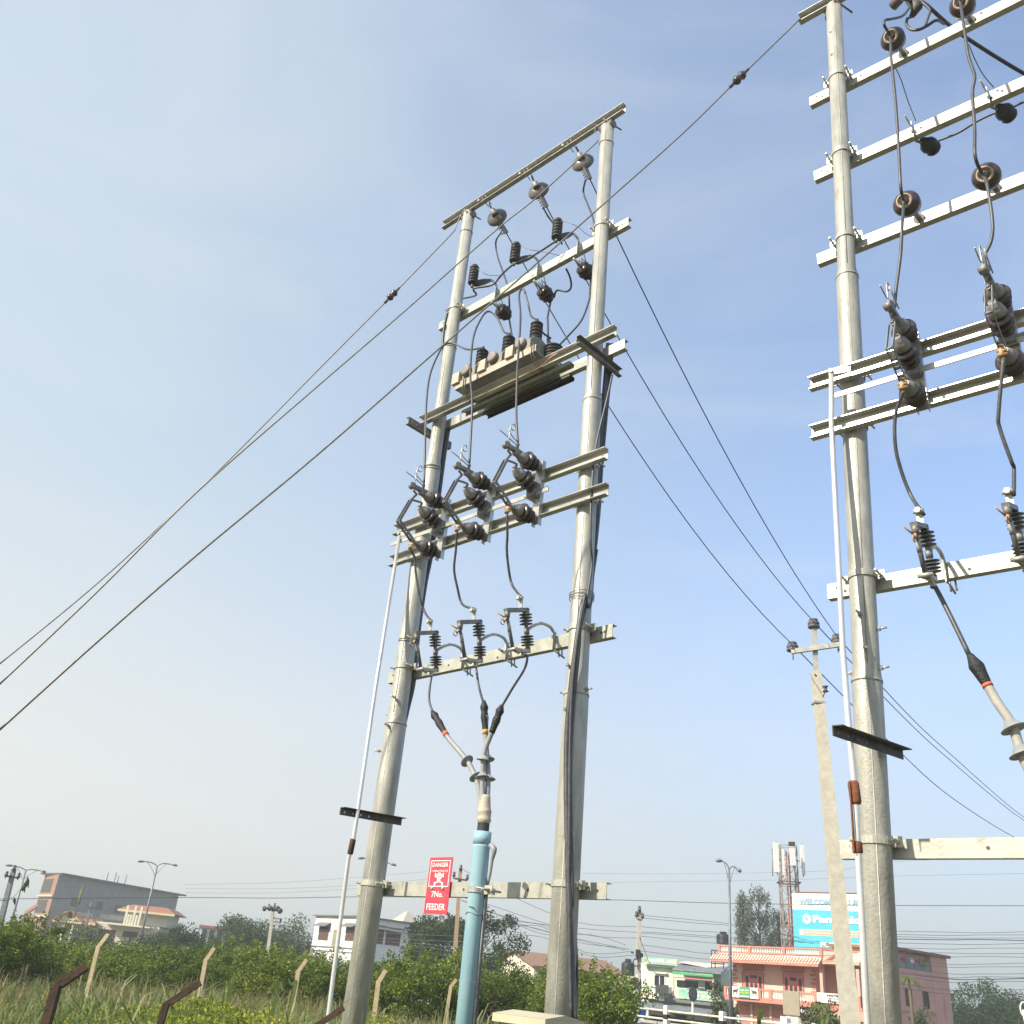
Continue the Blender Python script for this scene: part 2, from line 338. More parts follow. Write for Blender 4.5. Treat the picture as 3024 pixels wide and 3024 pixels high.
def dup(src, loc, rz, label, group=None, scale=None):
    root = src.copy(); COL.objects.link(root); root.location = loc; root.rotation_euler = (0, 0, rz); root['label'] = label
    if group: root['group'] = group
    if scale: root.scale = scale if isinstance(scale, (tuple, list)) else (scale,)*3
    for ch in src.children:
        c = ch.copy(); COL.objects.link(c); c.parent = root
        for g in ch.children:
            d = g.copy(); COL.objects.link(d); d.parent = c
    return root
_fc = {}
def text_mesh(body, w, h, depth=.004, bold=.0, fit=True):
    """flat lettering in the xz plane, width w, cap height h, centred on 0, facing -y"""
    cu = bpy.data.curves.new('t', 'FONT'); cu.body = body; cu.align_x = 'CENTER'; cu.align_y = 'CENTER'; cu.extrude = depth/2; cu.offset = bold; cu.resolution_u = 2
    o = bpy.data.objects.new('t', cu); COL.objects.link(o); dg = bpy.context.evaluated_depsgraph_get(); dg.update()
    me = bpy.data.meshes.new_from_object(o.evaluated_get(dg)); bpy.data.objects.remove(o); bpy.data.curves.remove(cu)
    vs = [v.co.copy() for v in me.vertices]; fs = [tuple(p.vertices) for p in me.polygons]; bpy.data.meshes.remove(me)
    if not vs: return None
    x0 = min(v.x for v in vs); x1 = max(v.x for v in vs); y0 = min(v.y for v in vs); y1 = max(v.y for v in vs)
    sx = w/(x1-x0); sy = h/(y1-y0) if fit else sx
    mb = MB(); mb.add([((v.x-(x0+x1)/2)*sx, -v.z, (v.y-(y0+y1)/2)*sy) for v in vs], fs)
    return mb
def text_at(mb, c, tilt=0):
    """move a text MB to centre c (plane local), optional shear"""
    r = MB(); r.f = mb.f; r.s = mb.s; ct, st = cos(tilt), sin(tilt)
    r.v = [Vector((c[0]+v.x*ct-v.z*st, c[1]+v.y, c[2]+v.x*st+v.z*ct)) for v in mb.v]; return r
# ================================================================ the two steel H-pole structures
d = ray('F', 1060, 1932); FA = PL(Vector((d.x, d.y))/hypot(d.x, d.y)*8.0, (.7051, -.7091))
d = ray('B5', 790, 1656); t_ = 6.6/(d.x*.6580+d.y*.7530); FB = PL(Vector((d.x, d.y))*t_, (.7530, -.6580))
UX = Vector((1, 0, 0)); UZ = Vector((0, 0, 1)); FR = Vector((0, -1, 0))   # FR: towards the road
def steel_pole(t, lo, hi, ztop, steps):
    """lo, hi: local centre points; steps: [(z, radius)] from the ground up"""
    lo = Vector(lo); hi = Vector(hi); sl = (hi-lo)/(hi.z-lo.z)
    P = lambda z: lo+sl*(z-lo.z)
    pts = []; rs = []
    for i, (z, r) in enumerate(steps):
        z2 = steps[i+1][0] if i+1 < len(steps) else ztop
        if i: pts.append(P(z+.09)); rs.append(r)
        else: pts.append(P(z)); rs.append(r)
        pts.append(P(z2)); rs.append(r)
    mb = MB(); mb.tube(pts, rs, 28); po = t.part('steel_pole', mb, 'pole_steel')
    se = MB(); sg = .42; rr_ = lambda z: [q for q in steps if q[0] <= z][-1][1]
    for i, (z, r) in enumerate(steps):
        z2 = steps[i+1][0] if i+1 < len(steps) else ztop; o_ = Vector((sin(sg)*(r-.001), -cos(sg)*(r-.001), 0)); se.tube([P(z+.1)+o_, P((z+z2)/2)+o_, P(z2)+o_], .0045, 6)
    t.part('seam_bead', se, 'pole_steel', po)
    for z, r in steps[1:]:
        sm = MB(); sm.tube([P(z-.02), P(z+.0)], [[q for q in steps if q[0] < z][-1][1]+.004]*2, 28); t.part('weld_ring', sm, 'pole_steel', po)
    return P
def clamp(t, P, z, r, back=True, wid=.05, side=1, par=None):
    """U clamp round a pole with two bolts through the arm behind or before it"""
    c = P(z); s = 1 if back else -1
    mb = MB()
    pts = [c+Vector((cos(a)*(r+.006), -s*sin(a)*(r+.006), 0)) for a in [pi*k/14 for k in range(15)]]
    pts = [pts[0]+Vector((0, s*r, 0))]+pts+[pts[-1]+Vector((0, s*r, 0))]
    for dz in (-wid/2, wid/2): pass
    for a, b in zip(pts, pts[1:]): mb.bar(a, b, .008, wid)
    for sx in (-1, 1):
        e = c+Vector((sx*(r+.035), 0, 0))
        mb.ob(e+Vector((0, s*.02, 0)), (.035, 0, 0), (0, .004, 0), (0, 0, .035))
        mb.tube([e+Vector((0, s*.12, 0)), e-Vector((0, s*.09, 0))], .009, 8)
        mb.lathe(e-Vector((0, s*.01, 0)), (0, -s, 0), [(0, .018), (.016, .018)], 6, False)
    return t.part('pole_clamp', mb, 'arm_steel', par)
def bolts(t, lst, par=None, n='step_bolt'):
    for p, dr in lst:
        mb = MB(); p = Vector(p); dr = Vector(dr).normalized()
        mb.tube([p, p+dr*.075], .009, 8); mb.lathe(p+dr*.012, dr, [(0, .018), (.018, .018)], 6, False); t.part(n, mb, 'bare_steel', par)
def arm(t, uL, uR, z, y, out, m='arm_steel', h=.125, dp=.065, label=None, holes=()):
    mb = MB(); mb.channel((uL, y, z), (uR, y, z), h, dp, .007, (0, out, 0))
    o = t.part('crossarm', mb, m, label=label)
    if holes:
        hb = MB(); holes = list(holes)+[(uL+.08, .02), (uL+.14, -.02), (uR-.09, .0), ((uL+uR)/2+.13, -.03), ((uL+uR)/2+.19, .03)]
        for hx, hz in holes: hb.lathe((hx, y-out*.0022, z+hz), (0, -out, 0), [(0, .012), (.001, .012)], 12, False)
        t.part('bolt_hole', hb, 'dark_iron', o)
    return o
A = T('double_pole_structure', 'tall galvanised double pole structure carrying the red danger sign and blue pipe', 'power pole', FA, (-1.2, 0, 0))
stepsA = [(-.5, .112), (4.05, .098), (7.2, .082)]
PR = steel_pole(A, (-.035, 0, 1.55), (-.065, 0, 11.17), 11.33, stepsA)
PLf = steel_pole(A, (-2.481, 0, 1.35), (-2.535, 0, 11.23), 11.40, stepsA)
arm(A, -2.88, .29, 2.435, .112, 1, holes=[(-1.33, .0), (-.55, 0), (-1.02, -.02), (-.2, .02)])
arm(A, -2.88, .25, 4.635, .105, 1, holes=[(.0, .0), (-1.9, 0), (.12, 0)])
arm(A, -2.855, .312, 5.962, -.115, -1, 'arm_bright', holes=[(-.18, 0), (-2.62, 0)])
arm(A, -2.87, .284, 6.37, -.115, -1, 'arm_bright', holes=[(-.3, 0), (-2.5, .02)])
arm(A, -2.94, .256, 9.625, .088, 1, holes=[(.12, 0)])
arm(A, -2.74, .311, 7.87, -.10, -1, 'arm_bright')
arm(A, -2.545, .263, 7.87, .10, 1, 'arm_bright')
tb = MB(); tb.channel((-3.05, 0.0, 11.45), (.214, 0.0, 11.45), .13, .065, .007, (0, -1, 0)); top_arm = A.part('crossarm', tb, 'bare_steel')
for z, rr, bk in ((2.435, .112, True), (4.635, .098, True), (9.625, .082, True), (5.962, .098, False), (6.37, .098, False)):
    for P in (PR, PLf): clamp(A, P, z+.03, rr, bk)
for P, ux in ((PLf, -2.5), (PR, -.05)):
    sx = -1 if ux < -1 else 1; c = P(7.72 if sx < 0 else 7.66); c.x += sx*.012; ya, yb = (-.39, .34) if sx < 0 else (-.45, .28)
    mb = MB(); mb.channel(c+Vector((sx*.10, ya, 0)), c+Vector((sx*.10, yb, 0)), .10, .05, .006, (sx, 0, 0)); o = A.part('platform_bracket', mb, 'grey_metal')
    hb = MB()
    for yy in (ya+.06, ya+.13): hb.lathe(c+Vector((sx*.10-sx*.003, yy, .0)), (-1, 0, 0), [(0, .014), (.001, .014)], 12, False)
    A.part('bolt_hole', hb, 'arm_bright', o)
mb = MB()
for P in (PR, PLf):
    c = P(11.36); mb.tube([c+Vector((.02, -.12, .0)), c+Vector((.13, .12, -.06))], .010, 8); mb.tube([c+Vector((-.1, 0, -.02)), c+Vector((.1, 0, -.02))], .06, 8)
A.part('top_bracket', mb, 'grey_metal', top_arm)
for k, x in enumerate((-2.15, -1.366, -.612)):
    mb = MB(); mb.tube([(x-.05, -.08, 11.42), (x-.05, .06, 11.36)], .007, 6); mb.tube([(x, -.08, 11.44), (x, .06, 11.38)], .007, 6)
    mb.lathe((x-.12, -.07, 11.42), (0, -1, 0), [(0, .018), (.02, .018)], 6, False); A.part('eye_bolt', mb, 'arm_steel', top_arm)
c = PR(4.0); bolts(A, [(PR(4.30)+Vector((-.03, -.10, 0)), (.5, -.8, -.5)), (PR(3.90)+Vector((-.03, -.10, 0)), (.5, -.8, -.5)), (PR(4.08)+Vector((-.1, 0, 0)), (-1, -.3, 0)), (PR(4.08)+Vector((.1, 0, 0)), (1, 0, 0)), (PLf(4.15)+Vector((-.1, 0, 0)), (-1, -.2, .2)), (PLf(4.3)+Vector((.05, -.1, 0)), (.2, -1, 0)), (PLf(4.0)+Vector((.02, -.11, 0)), (.2, -1, 0)), (PLf(3.75)+Vector((-.08, -.08, 0)), (-.6, -.8, 0))])
# wire loops twisted round the poles
def ring(P, z, r, wob=.01, w=.004, n=2):
    mb = MB()
    for k in range(n):
        c = P(z+k*.03); mb.tube([c+Vector((cos(a)*(r+.004), sin(a)*(r+.004), wob*sin(2*a+k))) for a in [2*pi*i/24 for i in range(25)]], w, 5)
    return mb
for P, z, r, n in ((PLf, 4.95, .098, 2), (PLf, 7.15, .098, 2), (PLf, 9.0, .082, 1), (PR, 4.95, .112, 3), (PR, 11.02, .082, 1), (PLf, 11.02, .082, 1)):
    A.part('binding_wire', ring(P, z, r, n=n), 'wire_grey')
# guide bracket near the left pole's foot
g = PLf(3.05); mb = MB(); 
def guide(t, a, b):
    mb = MB(); mb.angle(a, b, .070, .007, (1, 0, 0), (0, 0, -1)); o = t.part('guide_bracket', mb, 'dark_iron'); hb = MB()
    for k in (.07, .2, .33, .46): hb.lathe(a+(b-a)*k+Vector((.008, 0, -.04)), (1, 0, 0), [(0, .011), (.001, .011)], 10, False)
    t.part('bolt_hole', hb, 'arm_bright', o)
guide(A, FA.cut('A4', 12, 1360, 2, 3.07), FA.cut('A4', 400, 1430, 2, 3.07))

# structure B, nearer on the right; its second pole stands outside the frame
B = T('double_pole_structure', 'nearer galvanised double pole structure cut off by the right edge of the photo', 'power pole', FB, (1.2, 0, 0))
stepsB = [(-.5, .106), (3.9, .096), (7.65, .080)]
PB = steel_pole(B, (0, 0, 1.69), (.384, 0, 11.25), 11.38, stepsB)
P2 = steel_pole(B, (2.52, 0, 1.69), (2.75, 0, 11.25), 11.38, stepsB)
arm(B, -.24, 2.9, 2.75, .108, 1, holes=[(.72, 0), (1.4, 0)])
arm(B, -.19, 2.9, 4.69, .10, 1, holes=[(.86, -.02)])
arm(B, -.14, 2.9, 6.027, -.11, -1, 'arm_bright', holes=[(.22, 0), (2, 0)])
arm(B, -.12, 2.9, 6.515, -.11, -1, 'arm_bright', holes=[(.2, -.02)])
for z, l, h_ in ((8.08, -.047, ()), (9.16, -.009, [(1.02, 0), (1.72, 0)]), (10.24, .01, [(.55, 0)])):
    arm(B, l, 3.0, z, .088, 1, holes=h_)
tb = MB(); tb.channel((.02, 0, 11.44), (3.0, 0, 11.44), .13, .065, .007, (0, -1, 0)); topB = B.part('crossarm', tb, 'bare_steel')
mb = MB(); c = PB(11.38); mb.tube([c+Vector((.02, -.12, .0)), c+Vector((.15, .12, -.08))], .011, 8); mb.tube([c+Vector((-.1, -.02, .02)), c+Vector((-.1, .02, -.12))], .009, 8); B.part('top_bracket', mb, 'grey_metal', topB)
for z, rr, bk in ((2.75, .106, True), (4.69, .096, True), (8.08, .08, True), (9.16, .08, True), (10.24, .08, True), (6.027, .096, False), (6.515, .096, False)):
    for P in (PB, P2): clamp(B, P, z+.03, rr, bk)
bolts(B, [(PB(4.38)+Vector((.0, -.095, 0)), (.1, -1, 0)), (PB(4.12)+Vector((.03, -.095, 0)), (.5, -1, -.4)), (PB(4.28)+Vector((.09, 0, 0)), (1, -.1, 0)), (PB(3.98)+Vector((.09, 0, 0)), (1, -.1, 0)), (PB(3.97)+Vector((-.09, .0, 0)), (-1, 0, 0))])
hb = MB()
for z in (10.9, 10.55): hb.lathe(PB(z)+Vector((-.02, -.079, 0)), (0, -1, 0), [(0, .012), (.002, .012)], 10, False)
B.part('bolt_hole', hb, 'dark_iron')
guide(B, FB.cut('B4', 560, 945, 2, 3.40), FB.cut('B4', 1060, 1120, 2, 3.40))

# ---------------------------------------------------------------- gang-operated isolator units
def shed(mb, c, ax, r, th=.03, n=20):
    mb.lathe(Vector(c)-Vector(ax).normalized()*th/2, ax, [(0, r*.45), (th*.15, r*.9), (th*.5, r), (th*.85, r*.9), (th, r*.45)], n)
def post_ins(t, base, ax, ln=.30, r=.07):
    base = Vector(base); ax = Vector(ax).normalized(); mb = MB(); prof = [(0, r*.42), (ln*.06, r*.45)]
    for k, rr in ((0, .92), (1, 1.12), (2, 1.28)):
        a = ln*(.06+.19*k); prof += [(a, r*.45), (a+ln*.02, r*rr*.85), (a+ln*.06, r*rr), (a+ln*.10, r*rr*.96), (a+ln*.125, r*rr*.6), (a+ln*.15, r*.45)]
    mb.lathe(base, ax, prof+[(ln*.66, r*.5)], 24); o = t.part('insulator', mb, 'brown_porcelain')
    cm = MB(); cm.lathe(base+ax*ln*.60, ax, [(0, r*.75), (.008, r*.85), (ln*.10, r*.83), (ln*.24, r*.66), (ln*.26, r*.5), (ln*.38, r*.42)], 18); t.part('metal_cap', cm, 'grey_metal', o)
    cm = MB(); cm.lathe(base-ax*.04, ax, [(0, r*.6), (.05, r*.62)], 8, False); t.part('base_fitting', cm, 'grey_metal', o); return base+ax*ln
def isolator(label, pl, loc, group):
    """root at the bracket's centre, y=-.2 plane; local coordinates"""
    c = Vector(loc); t = T('isolator_switch', label, 'switch', pl, c, group)
    mb = MB(); mb.channel(c+Vector((0, .0, -.36)), c+Vector((0, .0, .38)), .09, .05, .006, (0, 1, 0), (1, 0, 0)); mb2 = mb
    t.part('bracket', mb2, 'arm_bright')
    tt = post_ins(t, c+Vector((-.01, -.02, .31)), (-.05, -1, 0), .30, .078)
    mt_ = post_ins(t, c+Vector((-.02, -.02, .04)), (-.04, -1, .32), .34, .078)
    bt = post_ins(t, c+Vector((-.01, -.02, -.29)), (-.05, -1, 0), .30, .078)
    mb = MB(); mb.ob(c+Vector((-.02, -.02, .02)), (.055, 0, 0), (0, .06, 0), (0, 0, .075)); mb.tube([c+Vector((-.10, .0, .02)), c+Vector((.14, 0, .02))], .022, 10); t.part('bearing', mb, 'grey_metal')
    mb = MB(); mb.tube([tt, tt+Vector((0, -.05, .0))], .03, 10); mb.bar(tt+Vector((0, .06, .04)), tt+Vector((0, -.16, .03)), .045, .04); mb.tube([tt+Vector((-.03, -.15, .03)), tt+Vector((.03, -.17, .03))], .035, 8); mb.bar(tt+Vector((0, .0, .03)), tt+Vector((0, 0, .12)), .035, .012)
    t.part('jaw_contact', mb, 'grey_metal')
    mb = MB(); j = tt+Vector((0, .0, .10)); mb.tube([j, j+Vector((-.02, -.14, .05)), j+Vector((-.02, -.26, .07))], .006, 6); mb.tube([j+Vector((.03, 0, 0)), j+Vector((.03, -.13, .05)), j+Vector((.03, -.18, .10))], .006, 6)
    k = tt+Vector((-.01, -.12, .06)); mb.tube([k, k+Vector((0, 0, .16)), k+Vector((0, .01, .23)), k+Vector((0, .05, .27)), k+Vector((0, .07, .22)), k+Vector((0, .04, .19)), k+Vector((0, .0, .21))], .006, 6, smooth=4); t.part('arcing_horn', mb, 'bare_steel')
    knee = c+Vector((-.03, -.585, -.135)); top = c+Vector((-.02, -.47, .17)); mb = MB(); bl = bt+Vector((0, -.03, 0))
    for s in (-.024, .024):
        o_ = Vector((s, 0, 0)); mb.bar(top+o_, knee+o_, .006, .028, (0, -1, 1)); mb.bar(knee+o_, bl+o_, .006, .030, (0, -1, -1))
    mb.tube([knee+Vector((-.03, 0, 0)), knee+Vector((.03, 0, 0))], .010, 6)
    for f in (.35, .6, .85): mb.tube([knee+(bl-knee)*f+Vector((-.02, 0, 0)), knee+(bl-knee)*f+Vector((.02, 0, 0))], .012, 6)
    mb.tube([top, mt_+Vector((0, -.05, .13)), tt+Vector((0, -.13, -.02))], .014, 7); mb.tube([top, mt_+Vector((.02, .03, .05)), mt_], .012, 7, smooth=3)
    t.part('blade', mb, 'grey_metal')
    mb = MB(); mb.tube([bt+Vector((-.01, -.02, .03)), bt+Vector((-.01, -.05, -.09))], .022, 8)
    for a in (0, .03): mb.tube([bt+Vector((-.035, -.05, -.03-a)), bt+Vector((.03, -.04, -.04-a))], .012, 6)
    t.part('terminal', mb, 'brass_patina')
    mb = MB(); mb.tube([c+Vector((-.02, .0, -.1)), c+Vector((-.07, -.12, -.07))], .008, 6); t.part('stop_bolt', mb, 'bare_steel'); return t, tt, bt
GI = 'isolator switches on the double pole structures'
isoA = []
for loc, lb in (((-1.955, -.20, 6.12), 'leftmost brown insulator isolator switch, in front of the far left pole'), ((-1.245, -.20, 6.14), 'middle brown insulator isolator switch of the farther structure'), ((-.545, -.20, 6.15), 'right isolator switch of the farther structure, highest of its three')):
    isoA.append(isolator(lb, FA, loc, GI))
isoB = []
for loc, lb in (((.765, -.20, 6.27), 'large isolator switch beside the near right pole'), ((1.45, -.20, 6.30), 'isolator switch at the right edge of the photo')):
    isoB.append(isolator(lb, FB, loc, GI))
for pl, x0, x1, z, lb in ((FA, -2.78, -.36, 6.13, 'flat galvanised tie bar linking the three far isolator switches'), (FB, .10, 2.4, 6.26, 'flat galvanised tie bar linking the near isolator switches')):
    mb = MB(); mb.bar((x0, -.235, z), (x1, -.235, z+.0), .012, .045); one('tie_bar', lb, 'tie bar', mb, 'arm_steel', pl)
# operating pipes
def op_pipe(lb, pl, pts, r, sleeve, mt2, rs=()):
    t = T('operating_pipe', lb, 'pipe', pl, Vector((pts[0].x, pts[0].y, 0)), 'isolator operating pipes')
    mb = MB(); mb.tube(pts, r, 12); t.part('pipe', mb, 'pipe_bright')
    for a, b, rr in sleeve:
        mb = MB(); mb.tube([a, a+(b-a)*.1, a+(b-a)*.9, b], [rr*.8, rr, rr, rr*.8], 10); t.part('sleeve', mb, mt2)
    mb = MB(); p = pts[-1]; mb.bar(p+Vector((-.02, 0, 0)), p+Vector((.16, 0, -.03)), .01, .05); mb.lathe(p+Vector((0, -.03, 0)), (0, 1, 0), [(0, .02), (.06, .02)], 8); t.part('crank', mb, 'arm_steel')
    return t
pa = [FA.q('A5', 128, 1300, .5), FA.q('A4', 62, 1690, .5), FA.q('A4', 95, 1560, .5), FA.q('A4', 130, 1330, .5), FA.q('A3', 20, 1900, .42), FA.q('A3', 195, 790, .26)]
pa = [pa[0]+(pa[0]-pa[1])*2.2]+pa
op_pipe('pale operating pipe with dark sleeve left of the far left pole', FA, pa, .020, [(FA.q('A4', 72, 1660, .5), FA.q('A4', 93, 1560, .5), .028)], 'rust_dark')
pb = [FB.q('B5', 655, 1656, .42), FB.q('B5', 583, 330, .42), FB.q('B4', 725, 1400, .42), FB.q('B4', 690, 1050, .40), FB.q('B3', 455, 1700, .36), FB.q('B2', 362, 1500, .26), FB.q('B2', 362, 1100, .24)]
pb = [pb[0]+(pb[0]-pb[1])*1.6]+pb
op_pipe('white operating pipe with rusty sleeves beside the near right pole', FB, pb, .021, [(FB.q('B4', 735, 1510, .42), FB.q('B4', 712, 1345, .42), .036), (FB.q('B4', 748, 1860, .42), FB.q('B4', 740, 1775, .42), .032)], 'rust')
mb = MB(); mb.bar(FB.q('B4', 722, 1850, .46), FB.q('B4', 690, 1350, .46), .008, .02, (0, -1, 0)); one('rusty_rod', 'thin rusty rod along the white operating pipe', 'rod', mb, 'rust', FB)

# ---------------------------------------------------------------- dropout fuses
def cutout(label, pl, loc, group, lean=0):
    """root: strap on the arm's front face"""
    c = Vector(loc); t = T('dropout_fuse', label, 'fuse', pl, c, group)
    V = lambda x, y, z: c+Vector((x, y, z))
    mb = MB(); mb.bar(V(0, -.006, -.09), V(0, -.006, .10), .045, .010, (1, 0, 0)); mb.tube([V(-.004, -.03, .10), V(0, -.012, -.08)], .011, 6)
    mb.tube([V(0, -.01, .06), V(-.0, -.06, .12), V(0, -.20, .12), V(0, -.32, .05), V(0, -.395, -.02)], .015, 8, smooth=3); t.part('mounting_strap', mb, 'arm_steel')
    mb = MB(); mb.tube([V(.01, .0, -.09), V(.01, .15, -.12)], .009, 6); mb.tube([V(.04, .07, -.05), V(.04, .08, -.13)], .008, 6); mb.tube([V(.0, .07, -.05), V(.0, .08, -.13)], .008, 6); t.part('clamp_bolt', mb, 'bare_steel')
    b0 = V(0, -.355, -.20); b1 = V(0, -.435, .16); ax = (b1-b0).normalized(); L_ = (b1-b0).length
    mb = MB(); mb.tube([b0, b1], .019, 12); mb.tube([b0+ax*L_*.42, b0+ax*L_*.56], .026, 10)
    mb.tube([b0-ax*.02, b0+ax*.03], .026, 10)
    col = t.part('column', mb, 'grey_metal'); mb = MB()
    for f in (.13, .20, .27, .34, .66, .74, .82, .90): mb.lathe(b0+ax*L_*f, ax, [(0, .022), (.003, .062), (.007, .060), (.018, .022)], 22)
    t.part('shed', mb, 'polymer_grey', col)
    h = b1; mb = MB(); mb.bar(h+Vector((0, .02, .02)), h+Vector((0, -.26, -.08)), .05, .035); mb.bar(h+Vector((0, .01, -.06)), h+Vector((0, .01, .03)), .04, .05); mb.tube([h+Vector((0, -.23, -.07)), h+Vector((0, -.235, -.14))], .026, 10); t.part('top_contact', mb, 'grey_metal')
    mb = MB(); mb.bar(h+Vector((0, -.07, .01)), h+Vector((0, -.075, .12)), .045, .008, (0, 1, 0)); mb.lathe(h+Vector((-.035, -.09, .10)), (1, 0, 0), [(0, .016), (.07, .016)], 8); mb.lathe(h+Vector((0, -.10, .10)), (0, -1, 0), [(0, .022), (.02, .022)], 6, False); t.part('terminal', mb, 'arm_steel')
    f1 = h+Vector((0, -.235, -.13)); f0 = b0+Vector((0, -.205, -.03)); mb = MB(); mb.tube([f0, f0+(f1-f0)*.5, f1], [.017, .017, .015], 10); fb = t.part('fuse_tube', mb, 'polymer_grey')
    mb = MB(); mb.tube([f0+(f1-f0)*.5, f0+(f1-f0)*.78], .0185, 10); t.part('wrap', mb, 'heat_shrink', fb)
    mb = MB(); r0 = f1+Vector((0, -.05, -.07)); mb.tube([r0+Vector((0, cos(a)*.025, sin(a)*.025)) for a in [2*pi*k/12 for k in range(13)]], .005, 6); mb.tube([f1+Vector((-.01, .01, -.02)), f1+Vector((-.05, -.08, .02))], .007, 6); mb.tube([f1+Vector((0, 0, 0)), f1+Vector((0, -.03, -.06))], .012, 6); t.part('pull_ring', mb, 'brass_patina', fb)
    mb = MB(); mb.bar(b0+Vector((0, .0, -.01)), f0+Vector((0, -.01, -.02)), .05, .028); mb.tube([f0+Vector((-.05, 0, -.02)), f0+Vector((.05, 0, -.02))], .016, 8); mb.tube([f0+Vector((-.035, .05, .0)), f0+Vector((.035, .05, -.04))], .018, 7); mb.bar(b0+Vector((0, -.05, 0)), b0+Vector((0, -.06, -.08)), .03, .03); t.part('hinge', mb, 'bare_steel')
    return t, h+Vector((0, -.08, .12)), b0+Vector((0, -.06, -.08))
GC = 'dropout fuses on the lower crossarms'
cutA = [cutout(lb, FA, l, GC) for l, lb in (((-1.672, .097, 4.64), 'leftmost dropout fuse with stacked grey discs, next to the far left pole'), ((-1.048, .097, 4.64), 'middle dropout fuse of the farther structure, orange band at its top'), ((-.434, .097, 4.64), 'right dropout fuse of the farther structure, closest to its right pole'))]
cutB = [cutout(lb, FB, l, GC) for l, lb in (((.70, .092, 4.68), 'nearest dropout fuse, right of the near pole, seen end on'), ((1.28, .092, 4.68), 'dropout fuse half cut off at the right edge'))]

# ---------------------------------------------------------------- strain discs, egg insulators
def wire_pts(pl, lst):
    return [pl.q(k, x, y, v) for k, x, y, v in lst]
def cable(lb, pl, pts, r, mt_='cable_black', name='jumper_cable', cat='cable', group=None, sm=6, n=8, rr=None):
    mb = MB(); mb.tube(pts, rr or r, n, smooth=sm); return one(name, lb, cat, mb, mt_, pl, group)
PC = {}  # concrete line pole on the right: insulator necks
for nm, k, x, y in (('top', 'B4', 430, 205), ('l', 'B4', 280, 370), ('r', 'B4', 600, 315)): PC[nm] = atd(k, x, y, 17.5)
def sagw(a, b, sag, n=14):
    return [a+(b-a)*(i/n)-Vector((0, 0, 4*sag*(i/n)*(1-i/n))) for i in range(n+1)]
discs = []
tgt = [(FA.q('A1', 525, 830, .0), PC['l'], 'left'), (FA.q('A1', 870, 625, .0), PC['top'], 'middle'), (FA.q('A1', 1235, 400, .0), PC['r'], 'right')]
dl = ['strain disc nearest the left pole top, lowest of the three far discs', 'middle brown strain disc under the far top crossarm', 'right strain disc beside the right far pole top']
clampk = [('A1', 640, 1010), ('A1', 975, 800), ('A1', 1340, 590)]
condstart = []
for i, (hk, tg, nm) in enumerate(tgt):
    hk = Vector((hk.x, .03, 11.36)); k, x, y = clampk[i]; e = FA.qu(k, x, y, hk.x+.06); ax = (e-hk).normalized(); Ld = (e-hk).length; vw = (hk-FA.L((0, 0, CAMH))).normalized(); adx = (ax*.62+vw*.62).normalized()
    t = T('strain_insulator', dl[i], 'insulator', FA, hk, 'disc strain insulators on the far top crossarm')
    mb = MB(); mb.tube([hk, hk+ax*.10], .009, 6); mb.tube([hk+Vector((0, 0, .03)), hk, hk+Vector((.02, .01, -.03)), hk+ax*.09], .008, 6); t.part('shackle', mb, 'dark_iron')
    mb = MB(); mb.lathe(hk+ax*.07, ax, [(0, .020), (.015, .040), (.07, .050), (.10, .058)], 16); t.part('cap', mb, 'grey_metal')
    mb = MB(); mb.lathe(hk+ax*.15, adx, [(0, .055), (.014, .09), (.040, .132), (.070, .150), (.092, .148), (.088, .12), (.10, .10), (.09, .07), (.105, .05), (.12, .02)], 32); t.part('disc', mb, 'grey_brown_porcelain')
    s = hk+ax*.23; mb = MB(); mb.tube([s, s+ax*.08], .014, 7); mb.bar(s+ax*.04, s+ax*.24, .035, .06); 
    for f in (.08, .12, .16, .20): mb.tube([s+ax*f+Vector((-.02, 0, 0)), s+ax*f+Vector((-.03, -.015, -.07))], .009, 6)
    t.part('strain_clamp', mb, 'grey_metal'); e2 = s+ax*.22
    a = FA.W(e2); condstart.append(a)
    mb = MB(); pts = sagw(a, tg, [.55, .5, .45][i]); mb.tube(pts, .0085, 6, sm=True)
    far = {'left': atd('F', 1932, 1588, 42), 'middle': atd('F', 1932, 1548, 42), 'right': atd('F', 1932, 1542, 42)}[nm]
    mid_ = {'left': atd('F', 1800, 1508, 31), 'middle': atd('F', 1790, 1432, 31), 'right': atd('F', 1790, 1420, 31)}[nm]
    pp, _ = spl([tg, tg+(mid_-tg)*.5-Vector((0, 0, .12)), mid_, far, far+(far-mid_)*1.0+Vector((0, 0, .8))], .011, 6); mb.tube(pp, .011, 6)
    one('line_conductor', ['line conductor from the left strain disc past the left arm of the concrete pole', 'line conductor from the middle strain disc over the top of the concrete pole', 'line conductor from the right strain disc, rightmost on the concrete pole'][i], 'power line', mb, 'conductor', WLD, 'line conductors to the concrete pole')
